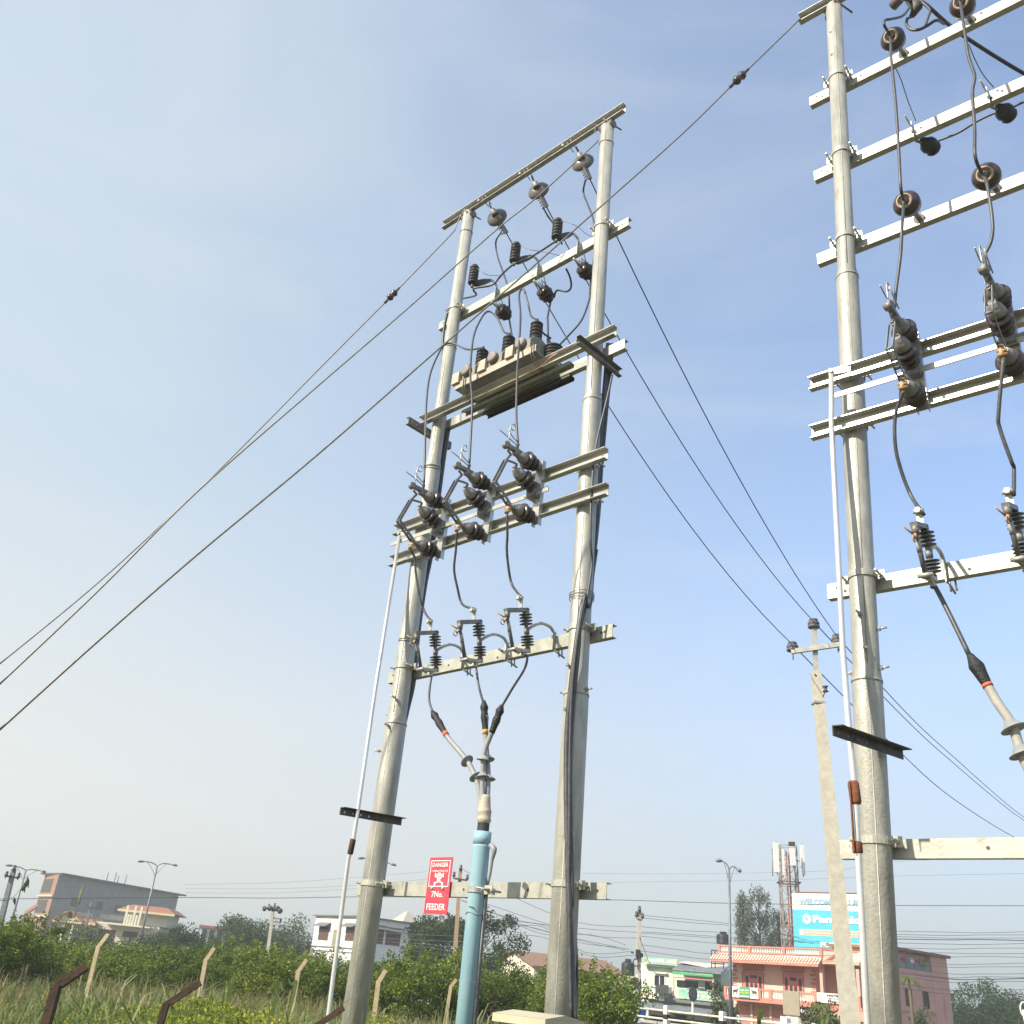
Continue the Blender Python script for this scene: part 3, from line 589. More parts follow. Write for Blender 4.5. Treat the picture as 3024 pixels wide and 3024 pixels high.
def stay(lb, pts_, eggat, r=.0085, top=None):
    """pts_: world points along the wire; eggat: index of the point that carries the egg insulator"""
    t = T('stay_wire', lb, 'stay wire', WLD, pts_[0], 'stay wires sloping down to the left'); pts, _ = spl(pts_, r, 8)
    mb = MB(); mb.tube(pts, r, 6); dn = (pts[-1]-pts[-4]).normalized(); gnd = pts[-1]+dn*((pts[-1].z+.2)/max(.05, -dn.z)); mb.tube([pts[-1], gnd], r, 6)
    if top: mb.tube([top[0].W(q) for q in top[1]], r*.7, 6, smooth=4)
    t.part('wire', mb, 'wire_grey')
    if eggat:
        c = pts_[eggat]; ax = (pts_[eggat+1]-pts_[eggat-1]).normalized()
        mb = MB(); mb.lathe(c-ax*.09, ax, [(0, .012), (.02, .040), (.05, .052), (.075, .036), (.10, .036), (.13, .052), (.16, .040), (.18, .012)], 14); t.part('egg_insulator', mb, 'brown_porcelain')
        mb = MB(); mb.tube([c-ax*.16, c-ax*.04, c+ax*.06], [r*1.5, r*2.4, r*2], 6); mb.tube([c+ax*.16, c+ax*.1], r*2.2, 6); t.part('wire_grip', mb, 'dark_iron')
    return t
def dist(p): return hypot(p.x, p.y)
sa = FA.W(FA.q('A1', 258, 1050, .09)); sb = FA.W(FA.q('A1', 1425, 322, .09)); sc_ = FB.W(Vector((.1, -.09, 11.42)))
sc_ = FB.W(FB.q('B1', 110, 150, .07))
T1 = FA, [FA.q('A1', 258, 1050, .09), FA.q('A1', 290, 960, .10), FA.q('A1', 350, 855, .07)]
T2 = FA, [FA.q('A1', 1425, 322, .09), FA.q('A1', 1400, 240, .09), FA.q('A1', 1410, 185, .05)]
def along(a, lst, D1):
    D0 = dist(a); n_ = len(lst); return [a]+[atd('F', x, y, D0+(D1-D0)*(i+1)/n_) for i, (x, y) in enumerate(lst)]
stay('stay wire from the far left pole top with an egg insulator', along(sa, [(740, 557), (600, 698), (490, 810), (377, 922), (190, 1095), (0, 1252)], 11.6), 1, top=T1)
stay('stay wire passing in front of the strain discs from the far right pole top', along(sb, [(1013, 372), (935, 435), (760, 590), (600, 728), (375, 925), (190, 1110), (0, 1290)], 9.2), 0, top=T2)
stay('long stay wire from the near right pole top, egg insulator near its upper end', along(sc_, [(1395, 147), (1290, 250), (1150, 375), (1000, 508), (835, 652), (600, 857), (375, 1044), (190, 1205), (0, 1376)], 7.0), 1)

# ---------------------------------------------------------------- pin insulators behind the far upper arm
GP = 'pin insulators behind the far upper crossarm'
pins = []
for i, ((kx, ky), (ex, ey), lb) in enumerate((((575, 1650), (680, 1740), 'left knobbed pin insulator under the far upper crossarm, beside the left pole'), ((920, 1480), (1010, 1585), 'middle knobbed pin insulator under the far upper crossarm'), ((1245, 1300), (1335, 1395), 'right knobbed pin insulator, half behind the far right pole'))):
    b0 = FA.q('A1', kx, ky, -.10); e = FA.qu('A1', ex, ey, b0.x); ax = (e-b0).normalized(); t = T('pin_insulator', lb, 'insulator', FA, b0, GP)
    b0 = Vector((b0.x, .1, b0.z))
    mb = MB(); mb.tube([b0-ax*.05, b0+ax*.14], .014, 8); mb.tube([b0+Vector((.05, -.02, -.02)), b0+Vector((.05, 0, -.02))+ax*.14], .008, 6); t.part('pin', mb, 'bare_steel')
    mb = MB(); s = b0+ax*.10; mb.lathe(s, ax, [(0, .04), (.01, .085), (.035, .095), (.045, .075), (.055, .065), (.065, .098), (.095, .106), (.108, .08), (.118, .065), (.13, .090), (.155, .088), (.17, .06), (.18, .045), (.195, .05), (.21, .03)], 9, True)
    t.part('porcelain', mb, 'brown_porcelain'); pins.append(s+ax*.20)
# ---------------------------------------------------------------- lightning arresters
GL = 'lightning arresters on the far upper crossarm'
arr = []
for i, (x, (bx, by), (tx, ty), lb) in enumerate(((-1.841, (400, 1490), (415, 1370), 'left black ribbed lightning arrester, lowest on the far structure'), (-1.116, (740, 1310), (765, 1165), 'middle black ribbed lightning arrester above the far upper crossarm'), (-.477, (1085, 1120), (1098, 965), 'right black ribbed lightning arrester, highest of the three'))):
    c = Vector((x, .078, 9.62)); t = T('lightning_arrester', lb, 'arrester', FA, c, GL)
    b0 = FA.qu('A1', bx, by, x); b1 = FA.qu('A1', tx, ty, x); b1 = Vector((x, (b0.y*.75+b1.y*.25), b1.z+.01)); b0 = Vector((x, b0.y, b0.z)); ax = (b1-b0).normalized(); L_ = .30; b1 = b0+ax*L_
    mb = MB(); pr = [(0, .03)]
    for k in range(6): pr += [(L_*(.04+k*.155), .040), (L_*(.06+k*.155), .060), (L_*(.12+k*.155), .062), (L_*(.16+k*.155), .042)]
    mb.lathe(b0, ax, pr+[(L_, .045), (L_+.012, .02), (L_+.03, .012)], 20); t.part('housing', mb, 'polymer_black')
    mb = MB(); k_ = c+Vector((0, -.005, .08)); mb.bar(c+Vector((0, -.004, -.11)), c+Vector((0, -.004, .10)), .045, .008, (1, 0, 0)); mb.tube([k_, k_+Vector((0, -.02, .06)), k_+Vector((0, -.10, .07)), k_+Vector((0, -.14, .05))], .016, 8, smooth=3); t.part('mounting_strap', mb, 'arm_bright')
    mb = MB(); m_ = k_+Vector((0, -.13, .05)); mb.tube([m_, m_+(b0-m_)*.35, m_+(b0-m_)*.8, b0+ax*.02], [.022, .040, .044, .028], 12); t.part('insulating_bracket', mb, 'polymer_black')
    mb = MB(); mb.tube([b0-ax*.05, b0+ax*.02], .018, 8); t.part('line_terminal', mb, 'grey_metal'); arr.append((b0-ax*.03, b1))
    mb = MB(); mb.tube([c+Vector((.02, .07, -.13)), c+Vector((.02, .26, -.16))], .007, 6); mb.tube([c+Vector((.05, .04, -.05)), c+Vector((.05, .10, -.17))], .007, 6); mb.tube([c+Vector((.0, .04, -.05)), c+Vector((.0, .10, -.17))], .007, 6); t.part('clamp_bolt', mb, 'bare_steel')
leadend = [('A1', 640, 1435), ('A1', 1125, 1262), ('A1', 1395, 1110)]
lm = [[(480, 1392), (540, 1418), (600, 1418)], [(860, 1205), (940, 1218), (1050, 1240)], [(1190, 990), (1265, 1025), (1330, 1080)]]
for i in range(3):
    b1 = arr[i][1]; pts = [b1+Vector((0, 0, 0))]+[FA.q('A1', x, y, .35-.08*j) for j, (x, y) in enumerate(lm[i])]+[FA.q(*leadend[i], .09)]
    cable('thin lead wire from the '+['left', 'middle', 'right'][i]+' lightning arrester to the crossarm', FA, pts, .0035, 'wire_grey', 'lead_wire', 'wire', 'arrester lead wires', n=5)

# ---------------------------------------------------------------- current transformers on the far platform
t = T('transformer_tray', 'long weathered steel tray under the three far transformers', 'tray', FA, (-1.3, -.2, 7.93))
mb = MB(); mb.channel((-1.95, -.30, 7.985), (-.66, -.30, 7.985), .09, .05, .006, (0, 1, 0)); t.part('rail', mb, 'tray_dull')
mb = MB(); mb.channel((-1.95, .12, 7.985), (-.66, .12, 7.985), .09, .05, .006, (0, 1, 0)); t.part('rail', mb, 'grey_metal')
mb = MB(); mb.box((-1.94, -.29, 7.935), (-.67, .11, 7.95)); t.part('plate', mb, 'grey_metal')
mb = MB()
for x in (-1.8, -.72):
    for dx in (0, .035): mb.tube([(x+dx, -.31, 8.03), (x+dx, -.31, 7.90), (x+dx, -.18, 7.80), (x+dx, -.1, 7.80)], .006, 5)
t.part('wire_tie', mb, 'wire_grey')
GT = 'ribbed instrument transformers on the far platform'
cts = []
bx = [('A2', 655, 590), ('A2', 845, 490), ('A2', 1045, 380)]
for i, (k, x, y) in enumerate(bx):
    p = FA.q(k, x, y, .10); c = Vector((p.x+.0, -.12, 8.01)); lb = ['left instrument transformer, lowest on the far platform', 'middle instrument transformer on the far platform', 'right instrument transformer at the raised end of the tray'][i]
    t = T('instrument_transformer', lb, 'transformer', FA, c, GT)
    mb = MB(); pr = [(-.11, 0), (-.11, .10)]+[(-.11*cos(a), .10+.11*sin(a)) for a in [pi*k/10 for k in range(1, 10)]]+[(.11, .10), (.11, 0)]
    mb.poly([c+Vector((-.17, y_, z_)) for y_, z_ in [(-.16, 0), (.14, 0), (.14, .16), (.09, .24), (0, .27), (-.10, .24), (-.16, .16)]], (.26, 0, 0)); t.part('body', mb, 'ct_grey')
    mb = MB(); mb.box(c+Vector((-.25, -.21, .0)), c+Vector((-.13, -.02, .15))); t.part('terminal_box', mb, 'boot_beige')
    mb = MB(); mb.tube([c+Vector((-.15, -.14, .02)), c+Vector((-.15, -.14, .13)), c+Vector((.04, -.14, .13)), c+Vector((.04, -.14, .02))], .02, 8); mb.lathe(c+Vector((-.04, -.161, .14)), (0, -1, 0), [(0, .075), (.04, .075), (.055, .05)], 18); t.part('cover', mb, 'ct_grey')
    b0 = c+Vector((.03, -.02, .25)); mb = MB(); pr = [(0, .06)]
    for q in range(5): pr += [(.01+q*.050, .046), (.018+q*.050, .074), (.030+q*.050, .074), (.040+q*.050, .046)]
    mb.lathe(b0, (0, 0, 1), pr+[(.27, .035), (.29, .018), (.31, .016)], 18); t.part('bushing', mb, 'polymer_black')
    cts.append(b0+Vector((0, 0, .30)))
c = FA.q('A2', 1170, 440, -.05); c = Vector((c.x, .05, 8.0)); t = T('stub_bushing', 'squat dark ribbed bushing on cream base at the platform end', 'insulator', FA, c)
mb = MB(); pr = [(0, .05)]
for q in range(4): pr += [(.01+q*.045, .06), (.018+q*.045, .11), (.032+q*.045, .11), (.040+q*.045, .06)]
mb.lathe(c+Vector((0, 0, .05)), (0, 0, 1), pr+[(.2, .05)], 16); t.part('ribs', mb, 'polymer_black'); mb = MB(); mb.box(c+Vector((-.06, -.06, -.02)), c+Vector((.06, .06, .05))); t.part('base', mb, 'boot_beige')
mb = MB(); mb.tube([c+Vector((-.05, 0, .24)), c+Vector((-.10, 0, .40))], [.035, .02], 8); t.part('cable_boot', mb, 'grey_metal'); stub = c+Vector((-.1, 0, .42)); stub2 = c+Vector((.08, 0, .22))
# dark transformers slung under the platform
for y_, z_, xa, xb, h_, m_, lb in ((-.02, 7.815, -2.05, -.36, .08, 'bare_steel', 'front steel channel slung under the far platform'), (.155, 7.80, -1.85, -.50, .09, 'dark_iron', 'rear dark channel slung under the far platform')):
    mb = MB(); mb.channel((xa, y_, z_), (xb, y_, z_), h_, .045, .006, (0, 0, -1), (0, 1, 0)); one('platform_channel', lb, 'channel', mb, m_, FA, 'channels under the far platform')
cable('orange bare copper wire along the far platform', FA, [FA.q('D3', 1010, 370, .17)]+[FA.q('D3', x, y, .20) for x, y in ((860, 470), (720, 610), (520, 715), (350, 800), (0, 970))]+[FA.q('A2', 700, 760, .20)], .004, 'copper', 'copper_wire', 'wire')

# ---------------------------------------------------------------- jumpers of structure A
GJ = 'jumper cables of the farther structure'
J = lambda lb, pts, r=.0125, m='cable_black': cable(lb, FA, pts, r, m, group=GJ)
V3 = Vector
# isolator tops up, over and down to the transformers
it = [i[1]+V3((0, 0, .14)) for i in isoA]
J('jumper looping from the left isolator over the far left pole', [it[0], FA.q('A2', 255, 1100, .5), FA.q('A2', 265, 800, .45), FA.q('A2', 290, 620, .38), FA.q('A2', 345, 480, .30), FA.q('A2', 400, 402, .22), FA.q('A2', 470, 402, .15), FA.q('A2', 560, 440, .1), cts[0]])
J('tall arched jumper from the middle isolator to the middle transformer', [it[1], FA.q('A2', 585, 980, .5), FA.q('A2', 590, 800, .48), FA.q('A2', 577, 600, .42), FA.q('A2', 600, 350, .32), FA.q('A2', 660, 210, .24), FA.q('A2', 710, 168, .18), FA.q('A2', 770, 215, .12), FA.q('A2', 815, 310, .08), cts[1]])
J('long straight jumper rising from the right isolator to the upper crossarm', [it[2], FA.q('A2', 905, 900, .5), FA.q('A2', 912, 600, .44), FA.q('A2', 925, 400, .34), FA.q('A2', 935, 200, .24), FA.q('A2', 925, 60, .18), FA.q('A2', 940, 12, .12), FA.q('A2', 962, 20, .10), FA.q('A2', 990, 120, .08), FA.q('A2', 1010, 200, .05), cts[2]])
# pin insulators to the platform
J('jumper dropping from the left pin insulator to the platform', [pins[0], FA.q('A1', 705, 1800, -.3), FA.q('A2', 872, 330, -.2), FA.q('A2', 880, 400, -.1), FA.q('A2', 870, 480, -.05)])
J('jumper dropping from the middle pin insulator to the stub bushing', [pins[1], FA.q('A1', 1015, 1750, -.3), FA.q('A2', 1130, 250, -.2), stub])
J('curved jumper from the right pin insulator round behind the right pole', [pins[2], FA.q('A1', 1360, 1520, -.3), FA.q('A1', 1350, 1620, -.28), FA.q('A1', 1290, 1780, -.22), FA.q('A1', 1180, 1910, -.15), stub2])
J('hooked jumper from the crossarm to the middle pin insulator', [FA.q('A1', 1160, 1355, -.05), FA.q('A1', 1195, 1430, -.2), FA.q('A1', 1205, 1510, -.3), FA.q('A1', 1170, 1548, -.33), FA.q('A1', 1090, 1540, -.33), pins[1]+V3((.05, 0, .02))])
J('jumper hanging from the left strain disc clamp to the left pin insulator', [FA.L(condstart[0])+V3((-.05, -.04, -.02)), FA.q('A1', 592, 1140, -.45), FA.q('A1', 605, 1260, -.4), FA.q('A1', 650, 1390, -.3), FA.q('A1', 690, 1520, -.25), FA.q('A1', 702, 1650, -.3), pins[0]])
J('jumper hanging from the right strain disc clamp behind the pole', [FA.L(condstart[2])+V3((-.06, 0, 0)), FA.q('A1', 1305, 740, -.4), FA.q('A1', 1345, 850, -.35), FA.q('A1', 1385, 960, -.3), FA.q('A1', 1400, 1100, -.3), FA.q('A1', 1390, 1280, -.3), pins[2]])
J('short twin jumper beside the middle strain disc', [FA.L(condstart[1])+V3((-.04, 0, -.02)), FA.q('A1', 1020, 940, -.5), FA.q('A1', 1075, 1020, -.45), FA.q('A1', 1130, 1160, -.3)])
J('jumper linking the three lightning arresters', [FA.q('A1', 320, 1605, .1), FA.q('A1', 430, 1578, .2), arr[0][0]+V3((.04, 0, -.06)), FA.q('A1', 560, 1495, .25), FA.q('A1', 640, 1410, .25), arr[1][0]+V3((0, 0, -.0)), FA.q('A1', 860, 1275, .25), FA.q('A1', 970, 1210, .25), arr[2][0]])
J('dark link cable between the left and middle transformers', [cts[0], FA.q('A2', 700, 510, .02), FA.q('A2', 730, 525, -.02)])
J('dark link cable right of the middle transformer', [cts[1], FA.q('A2', 880, 415, .02), FA.q('A2', 920, 440, -.02)])
J('dark link cable right of the right transformer', [cts[2], FA.q('A2', 1090, 315, .02), FA.q('A2', 1150, 360, -.02)])
ib = [i[2]+V3((0, -.05, -.1)) for i in isoA]
J('cable from the left isolator down to the left dropout fuse', [ib[0], FA.q('A3', 300, 960, .5), FA.q('A3', 310, 1080, .45), FA.q('A3', 340, 1250, .38), FA.q('A3', 375, 1350, .32), cutA[0][1]])
J('cable from the middle isolator down to the middle dropout fuse', [ib[1], FA.q('A3', 595, 900, .5), FA.q('A3', 582, 1040, .45), FA.q('A3', 605, 1170, .38), FA.q('A3', 640, 1290, .32), cutA[1][1]])
J('cable from the right isolator down to the right dropout fuse', [ib[2], FA.q('A3', 962, 800, .5), FA.q('A3', 958, 900, .45), FA.q('A3', 970, 1030, .38), FA.q('A3', 995, 1150, .32), cutA[2][1]])
# ---------------------------------------------------------------- cable termination and blue pipe
t = T('cable_termination', 'grey three core cable termination rising from the blue pipe', 'cable', FA, FA.q('A4', 915, 1510, .25))
vb = .25
cores = [
 [('A4', 595, 500, .25), ('A4', 578, 600, .27), ('A4', 575, 690, .28), ('A4', 600, 765, .28)],
 [('A4', 870, 470, .27), ('A4', 890, 600, .28), ('A4', 920, 705, .26)],
 [('A4', 1195, 400, .30), ('A4', 1180, 480, .30), ('A4', 1100, 610, .29), ('A4', 1030, 730, .27)]]
starts = [c_[2] for c_ in cutA]
J2 = ['thin lead of the left cable core up to the left fuse', 'thin lead of the middle cable core up to the middle fuse', 'thin lead of the right cable core up to the right fuse']
legs = [
 [('A4', 600, 765, .28), ('A4', 640, 830, .28), ('A4', 690, 915, .28), ('A4', 810, 1060, .27), ('A4', 865, 1165, .26), ('A4', 890, 1250, .25), ('A4', 900, 1370, .25)],
 [('A4', 922, 705, .26), ('A4', 934, 780, .25), ('A4', 930, 880, .24), ('A4', 938, 1000, .23), ('A4', 948, 1170, .22), ('A4', 938, 1370, .23)],
 [('A4', 1030, 730, .27), ('A4', 1005, 800, .28), ('A4', 970, 890, .29), ('A4', 925, 1010, .29), ('A4', 912, 1150, .28), ('A4', 912, 1370, .27)]]
for i in range(3):
    mb = MB(); mb.tube([starts[i]]+wire_pts(FA, cores[i]), .0115, 8, smooth=6); lead = t.part('core_lead', mb, 'cable_black')
    P_ = wire_pts(FA, legs[i]); mb = MB(); mb.tube(P_[1:], .024, 12, smooth=5); t.part('core_tube', mb, 'heat_shrink')
    lump = P_[0]; nx = P_[2] if i else P_[1]+(P_[2]-P_[1])*.75
    mb = MB(); dd = (nx-lump); mb.tube([lump-dd*.12, lump, lump+dd*.12, lump+dd*.3, lump+dd*.5, lump+dd*.75, lump+dd*1.0], [.014, .026, .040, .030, .038, .030, .027], 10, smooth=2); t.part('taped_joint', mb, 'tape_black')
    if i < 2: mb = MB(); mb.tube([nx-dd*.06+dd*.0, nx+dd*.10], .0285, 12); t.part('colour_band', mb, ['tape_red', 'tape_yellow'][i])
for (k, x, y, v), (k2, x2, y2, v2) in ((('A4', 812, 1065, .27), ('A4', 690, 915, .28)), (('A4', 868, 1165, .26), ('A4', 812, 1065, .27)), (('A4', 945, 1055, .23), ('A4', 940, 1000, .23)), (('A4', 918, 1055, .29), ('A4', 925, 1010, .29)), (('A4', 950, 1180, .22), ('A4', 948, 1100, .22)), (('A4', 912, 1165, .28), ('A4', 912, 1100, .28))):
    a = FA.q(k, x, y, v); b = FA.q(k2, x2, y2, v2); ax = (b-a).normalized(); mb = MB(); mb.lathe(a-ax*.01, ax, [(0, .062), (.004, .064), (.012, .050), (.04, .027)], 20); t.part('rain_shed', mb, 'heat_shrink')
c0 = FA.q('A4', 915, 1510, .25); c1 = FA.q('A4', 912, 1370, .25)
mb = MB(); c0 = Vector((c0.x, c0.y, c0.z)); mb.tube([c0+V3((0, 0, .06)), c0+V3((0, 0, .09)), c0+V3((0, 0, .12)), c0+V3((-.005, 0, .16)), c0+V3((-.008, 0, .20)), c0+V3((-.01, 0, .30))], [.050, .064, .056, .064, .054, .042], 18, smooth=3); t.part('boot', mb, 'boot_beige')
mb = MB(); mb.tube([c0+V3((0, 0, -.3)), c0+V3((0, 0, .08))], .052, 16); t.part('sheath', mb, 'tape_black')
zt = c0.z-.01; b0 = FA.q('A5', 912, 1302, .25); bdir = (Vector((c0.x, -.25, zt))-Vector((b0.x, -.25, b0.z)))
tp = Vector((c0.x, -.25, zt)); bt_ = tp-bdir*1.95
t = T('blue_pipe', 'pale blue plastic conduit pipe standing between the far poles', 'pipe', FA, bt_)
mb = MB(); P_ = lambda f: tp-bdir*f; L_ = bdir.length
mb.tube([bt_, P_(.085), P_(.075)], [.074, .074, .077], 28); mb.tube([P_(.075), P_(0)], [.077, .077], 28); t.part('pipe', mb, 'blue_pvc')
mb = MB(); mb.tube([P_(.45)+V3((.0, 0, 0))+V3((cos(a)*.077, sin(a)*.077, .01*sin(3*a))) for a in [2*pi*k/20 for k in range(21)]], .003, 5); t.part('binding_wire', mb, 'wire_grey')
mb = MB()
for q, (x, y) in enumerate((('C3', (1262, 575)), ('C3', (1290, 1285)), ('C3', (1305, 1312)))) if False else []: pass
for (x, y, w_) in ((1262, 575, .03), (1290, 1285, .035), (1303, 1315, .02)):
    p = FA.q('C3', x, y, .325); mb.bar(p-V3((w_, 0, -.004)), p+V3((w_, 0, -.004)), .004, .008)
t.part('scratch_mark', mb, 'text_dark')
mb = MB(); mb.tube([P_(x)+V3((.077, .03, 0)) for x in (.30, .8, 1.3, 1.95)], .018, 8); t.part('drain_strip', mb, 'cable_black')
cl = FA.q('C3', 1320, 400, .33); t2 = T('pipe_clamp', 'steel saddle clamp holding the blue pipe to the crossarm', 'clamp', FA, (cl.x, -.2, cl.z))
cc = P_((zt-cl.z)/bdir.z)
mb = MB(); pts = [cc+V3((cos(a)*.081, -sin(a)*.081, 0)) for a in [pi*k/14 for k in range(15)]]; pts = [pts[0]+V3((0, .13, 0))]+pts+[pts[-1]+V3((0, .13, 0))]
for a, b in zip(pts, pts[1:]): mb.bar(a, b, .006, .05)
t2.part('band', mb, 'bare_steel'); mb = MB(); mb.ob(cc+V3((.13, .0, 0)), (.045, 0, 0), (0, .004, 0), (0, 0, .035)); mb.tube([cc+V3((.13, -.08, 0)), cc+V3((.13, .15, 0))], .009, 8); mb.tube([cc+V3((.07, -.10, 0.01)), cc+V3((.17, -.02, 0))], .008, 6); mb.lathe(cc+V3((.13, -.01, 0)), (0, -1, 0), [(0, .017), (.016, .017)], 6, False)
mb.tube([cc+V3((-.17, .05, 0)), cc+V3((-.07, .03, 0))], .008, 6); t2.part('bolt', mb, 'arm_steel')
cable('thin grey earth wire with taped bend beside the blue pipe', FA, [FA.q('A4', 962, 1600, .25), FA.q('A4', 985, 1628, .25), FA.q('A4', 972, 1700, .24), FA.q('A4', 958, 1790, .22), FA.q('A4', 944, 1850, .20)], .012, 'heat_shrink', 'earth_wire', 'wire', rr=[.022, .026, .014, .013, .013])
# ---------------------------------------------------------------- danger sign
sg = [FA.q('C3', x, y, -.09) for x, y in [(870, 112), (1090, 92), (1025, 642), (808, 642)]]
sx0 = (sg[0].x+sg[3].x)/2; sx1 = (sg[1].x+sg[2].x)/2; sz1 = (sg[0].z+sg[1].z)/2; sz0 = (sg[2].z+sg[3].z)/2; sy = .09; cx = (sx0+sx1)/2; W_ = sx1-sx0; H_ = sz1-sz0
t = T('danger_sign', 'red danger sign with white lettering and a skull on the lower crossarm', 'sign', FA, (cx, sy, sz0))
mb = MB(); mb.box((sx0, sy, sz0), (sx1, sy+.006, sz1)); t.part('plate', mb, 'sign_red')
rz = lambda f: sz1-f*H_
mb = MB(); y_ = sy-.0015; bx0, bx1 = sx0+.07*W_, sx1-.07*W_; bz1, bz0 = rz(.055), rz(.525); lw = .007
for a, b in (((bx0, bz0), (bx1, bz0+lw)), ((bx0, bz1-lw), (bx1, bz1)), ((bx0, bz0+lw), (bx0+lw, bz1-lw)), ((bx1-lw, bz0+lw), (bx1, bz1-lw))): mb.box((a[0], y_, a[1]), (b[0], y_+.001, b[1]))
t.part('border', mb, 'sign_white')
for s_, w_, f, h_ in (('DANGER', .70, .135, .075), ('11000-VOLTS', .70, .245, .038), ('7No.', .50, .655, .105), ('FEEDER', .80, .875, .110)):
    tm = text_mesh(s_, w_*W_, h_*H_, .001, .012); t.part('lettering', text_at(tm, (cx, y_, rz(f))), 'sign_white')
mb = MB(); zc = rz(.365); sk = .036
mb.poly([(cx+sk*cos(a)*.95, y_, zc+.012+sk*sin(a)*.92) for a in [2*pi*k/22 for k in range(22)]][::-1], (0, .001, 0))
mb.box((cx-.016, y_, zc-.042), (cx+.016, y_+.001, zc-.018))
for s in (-1, 1):
    a = V3((cx-.052*s, y_, zc+.022)); b = V3((cx+.052*s, y_, zc-.055)); mb.bar(a, b, .001, .010)
    for p in (a, b):
        for q in (-.008, .008): mb.poly([(p.x+.010*cos(w), y_-.0004, p.z+q+.010*sin(w)) for w in [2*pi*k/10 for k in range(10)]][::-1], (0, .001, 0))
skull = t.part('skull_emblem', mb, 'sign_white'); mb = MB()
for s in (-1, 1): mb.poly([(cx+s*.013+.0085*cos(w), y_-.0015, zc+.010+.0085*sin(w)) for w in [2*pi*k/12 for k in range(12)]][::-1], (0, .0008, 0))
mb.poly([(cx-.005, y_-.0015, zc-.008), (cx+.005, y_-.0015, zc-.008), (cx, y_-.0015, zc+.002)], (0, .0008, 0))
for q in (-.009, -.003, .003, .009): mb.box((cx+q-.001, y_-.0015, zc-.038), (cx+q+.001, y_-.0007, zc-.026))
t.part('skull_face', mb, 'sign_red', skull)
mb = MB()
for fx in (.25, .72): mb.lathe((sx0+fx*W_, sy, rz(.555)), (0, -1, 0), [(0, .015), (.010, .014), (.014, .006)], 10)
t.part('bolt', mb, 'bare_steel')
# ---------------------------------------------------------------- cables running down the poles
def pole_cable(lb, pts, r, m='cable_black', g='cables strapped down the far poles', pl=FA): cable(lb, pl, pts, r, m, 'pole_cable', 'cable', g, sm=5, n=10)
zs = [PR(z) for z in range(12)]
pole_cable('thick black cable hanging behind the far right pole', [FA.q('A2', 1560, 400, -.12), FA.q('A2', 1545, 600, -.14), FA.q('A2', 1520, 900, -.14), FA.q('A2', 1490, 1250, -.13), FA.q('A3', 1600, 700, -.13), FA.q('A3', 1570, 1000, -.1), FA.q('A3', 1545, 1300, -.02), FA.q('A4', 1550, 60, .10), FA.q('A4', 1505, 350, .15), FA.q('A4', 1455, 800, .15), FA.q('A4', 1445, 1200, .15), FA.q('A4', 1460, 1880, .15), FA.q('A5', 1520, 900, .13), FA.q('A5', 1540, 1300, .12)], .026)
pole_cable('second thick black cable beside the far right pole', [FA.q('A2', 1590, 400, -.16), FA.q('A2', 1570, 650, -.2), FA.q('A2', 1545, 900, -.2), FA.q('A2', 1510, 1300, -.18), FA.q('A3', 1615, 600, -.18), FA.q('A3', 1585, 900, -.15), FA.q('A3', 1545, 1200, -.05), FA.q('A3', 1480, 1450, .13), FA.q('A4', 1520, 350, .14), FA.q('A4', 1478, 800, .13), FA.q('A4', 1465, 1200, .14), FA.q('A4', 1478, 1900, .13), FA.q('A5', 1515, 700, .12), FA.q('A5', 1528, 1300, .12)], .022)
pole_cable('grey sunlit cable twisting down the far right pole', [FA.q('A2', 1590, 620, .02), FA.q('A2', 1550, 800, .05), FA.q('A2', 1470, 1150, .08), FA.q('A2', 1440, 1500, .13), FA.q('A3', 1555, 850, .12), FA.q('A3', 1565, 1000, .05), FA.q('A3', 1530, 1250, .12), FA.q('A4', 1560, 30, .16), FA.q('A4', 1500, 400, .17), FA.q('A4', 1470, 800, .17), FA.q('A4', 1462, 1500, .17), FA.q('A5', 1508, 600, .16), FA.q('A5', 1520, 1300, .16)], .012, 'cable_black')
pole_cable('thin black cable hanging free right of the far right pole', [FA.q('A3', 1600, 900, -.12), FA.q('A3', 1560, 1200, -.14), FA.q('A3', 1545, 1500, -.15), FA.q('A3', 1520, 1930, -.15), FA.q('A4', 1560, 900, -.15), FA.q('A4', 1540, 1300, -.15), FA.q('A4', 1520, 1780, -.14), FA.q('A5', 1550, 500, -.12), FA.q('A5', 1545, 800, -.12), FA.q('A5', 1552, 1000, -.12), FA.q('A5', 1545, 1290, -.12)], .014)
pole_cable('thick black cable behind the far left pole', [FA.q('A1', 205, 1690, -.02), FA.q('A2', 385, 330, -.05), FA.q('A2', 378, 560, -.06)], .018)
pole_cable('broad dark cable bundle descending behind the far left pole', [FA.q('A2', 415, 1010, -.13), FA.q('A2', 385, 1200, -.14), FA.q('A2', 345, 1500, -.14), FA.q('A3', 420, 900, -.14), FA.q('A3', 370, 1150, -.14), FA.q('A3', 320, 1500, -.14), FA.q('A4', 470, 560, -.12), FA.q('A4', 430, 740, -.11), FA.q('A4', 380, 960, -.04)], .036)
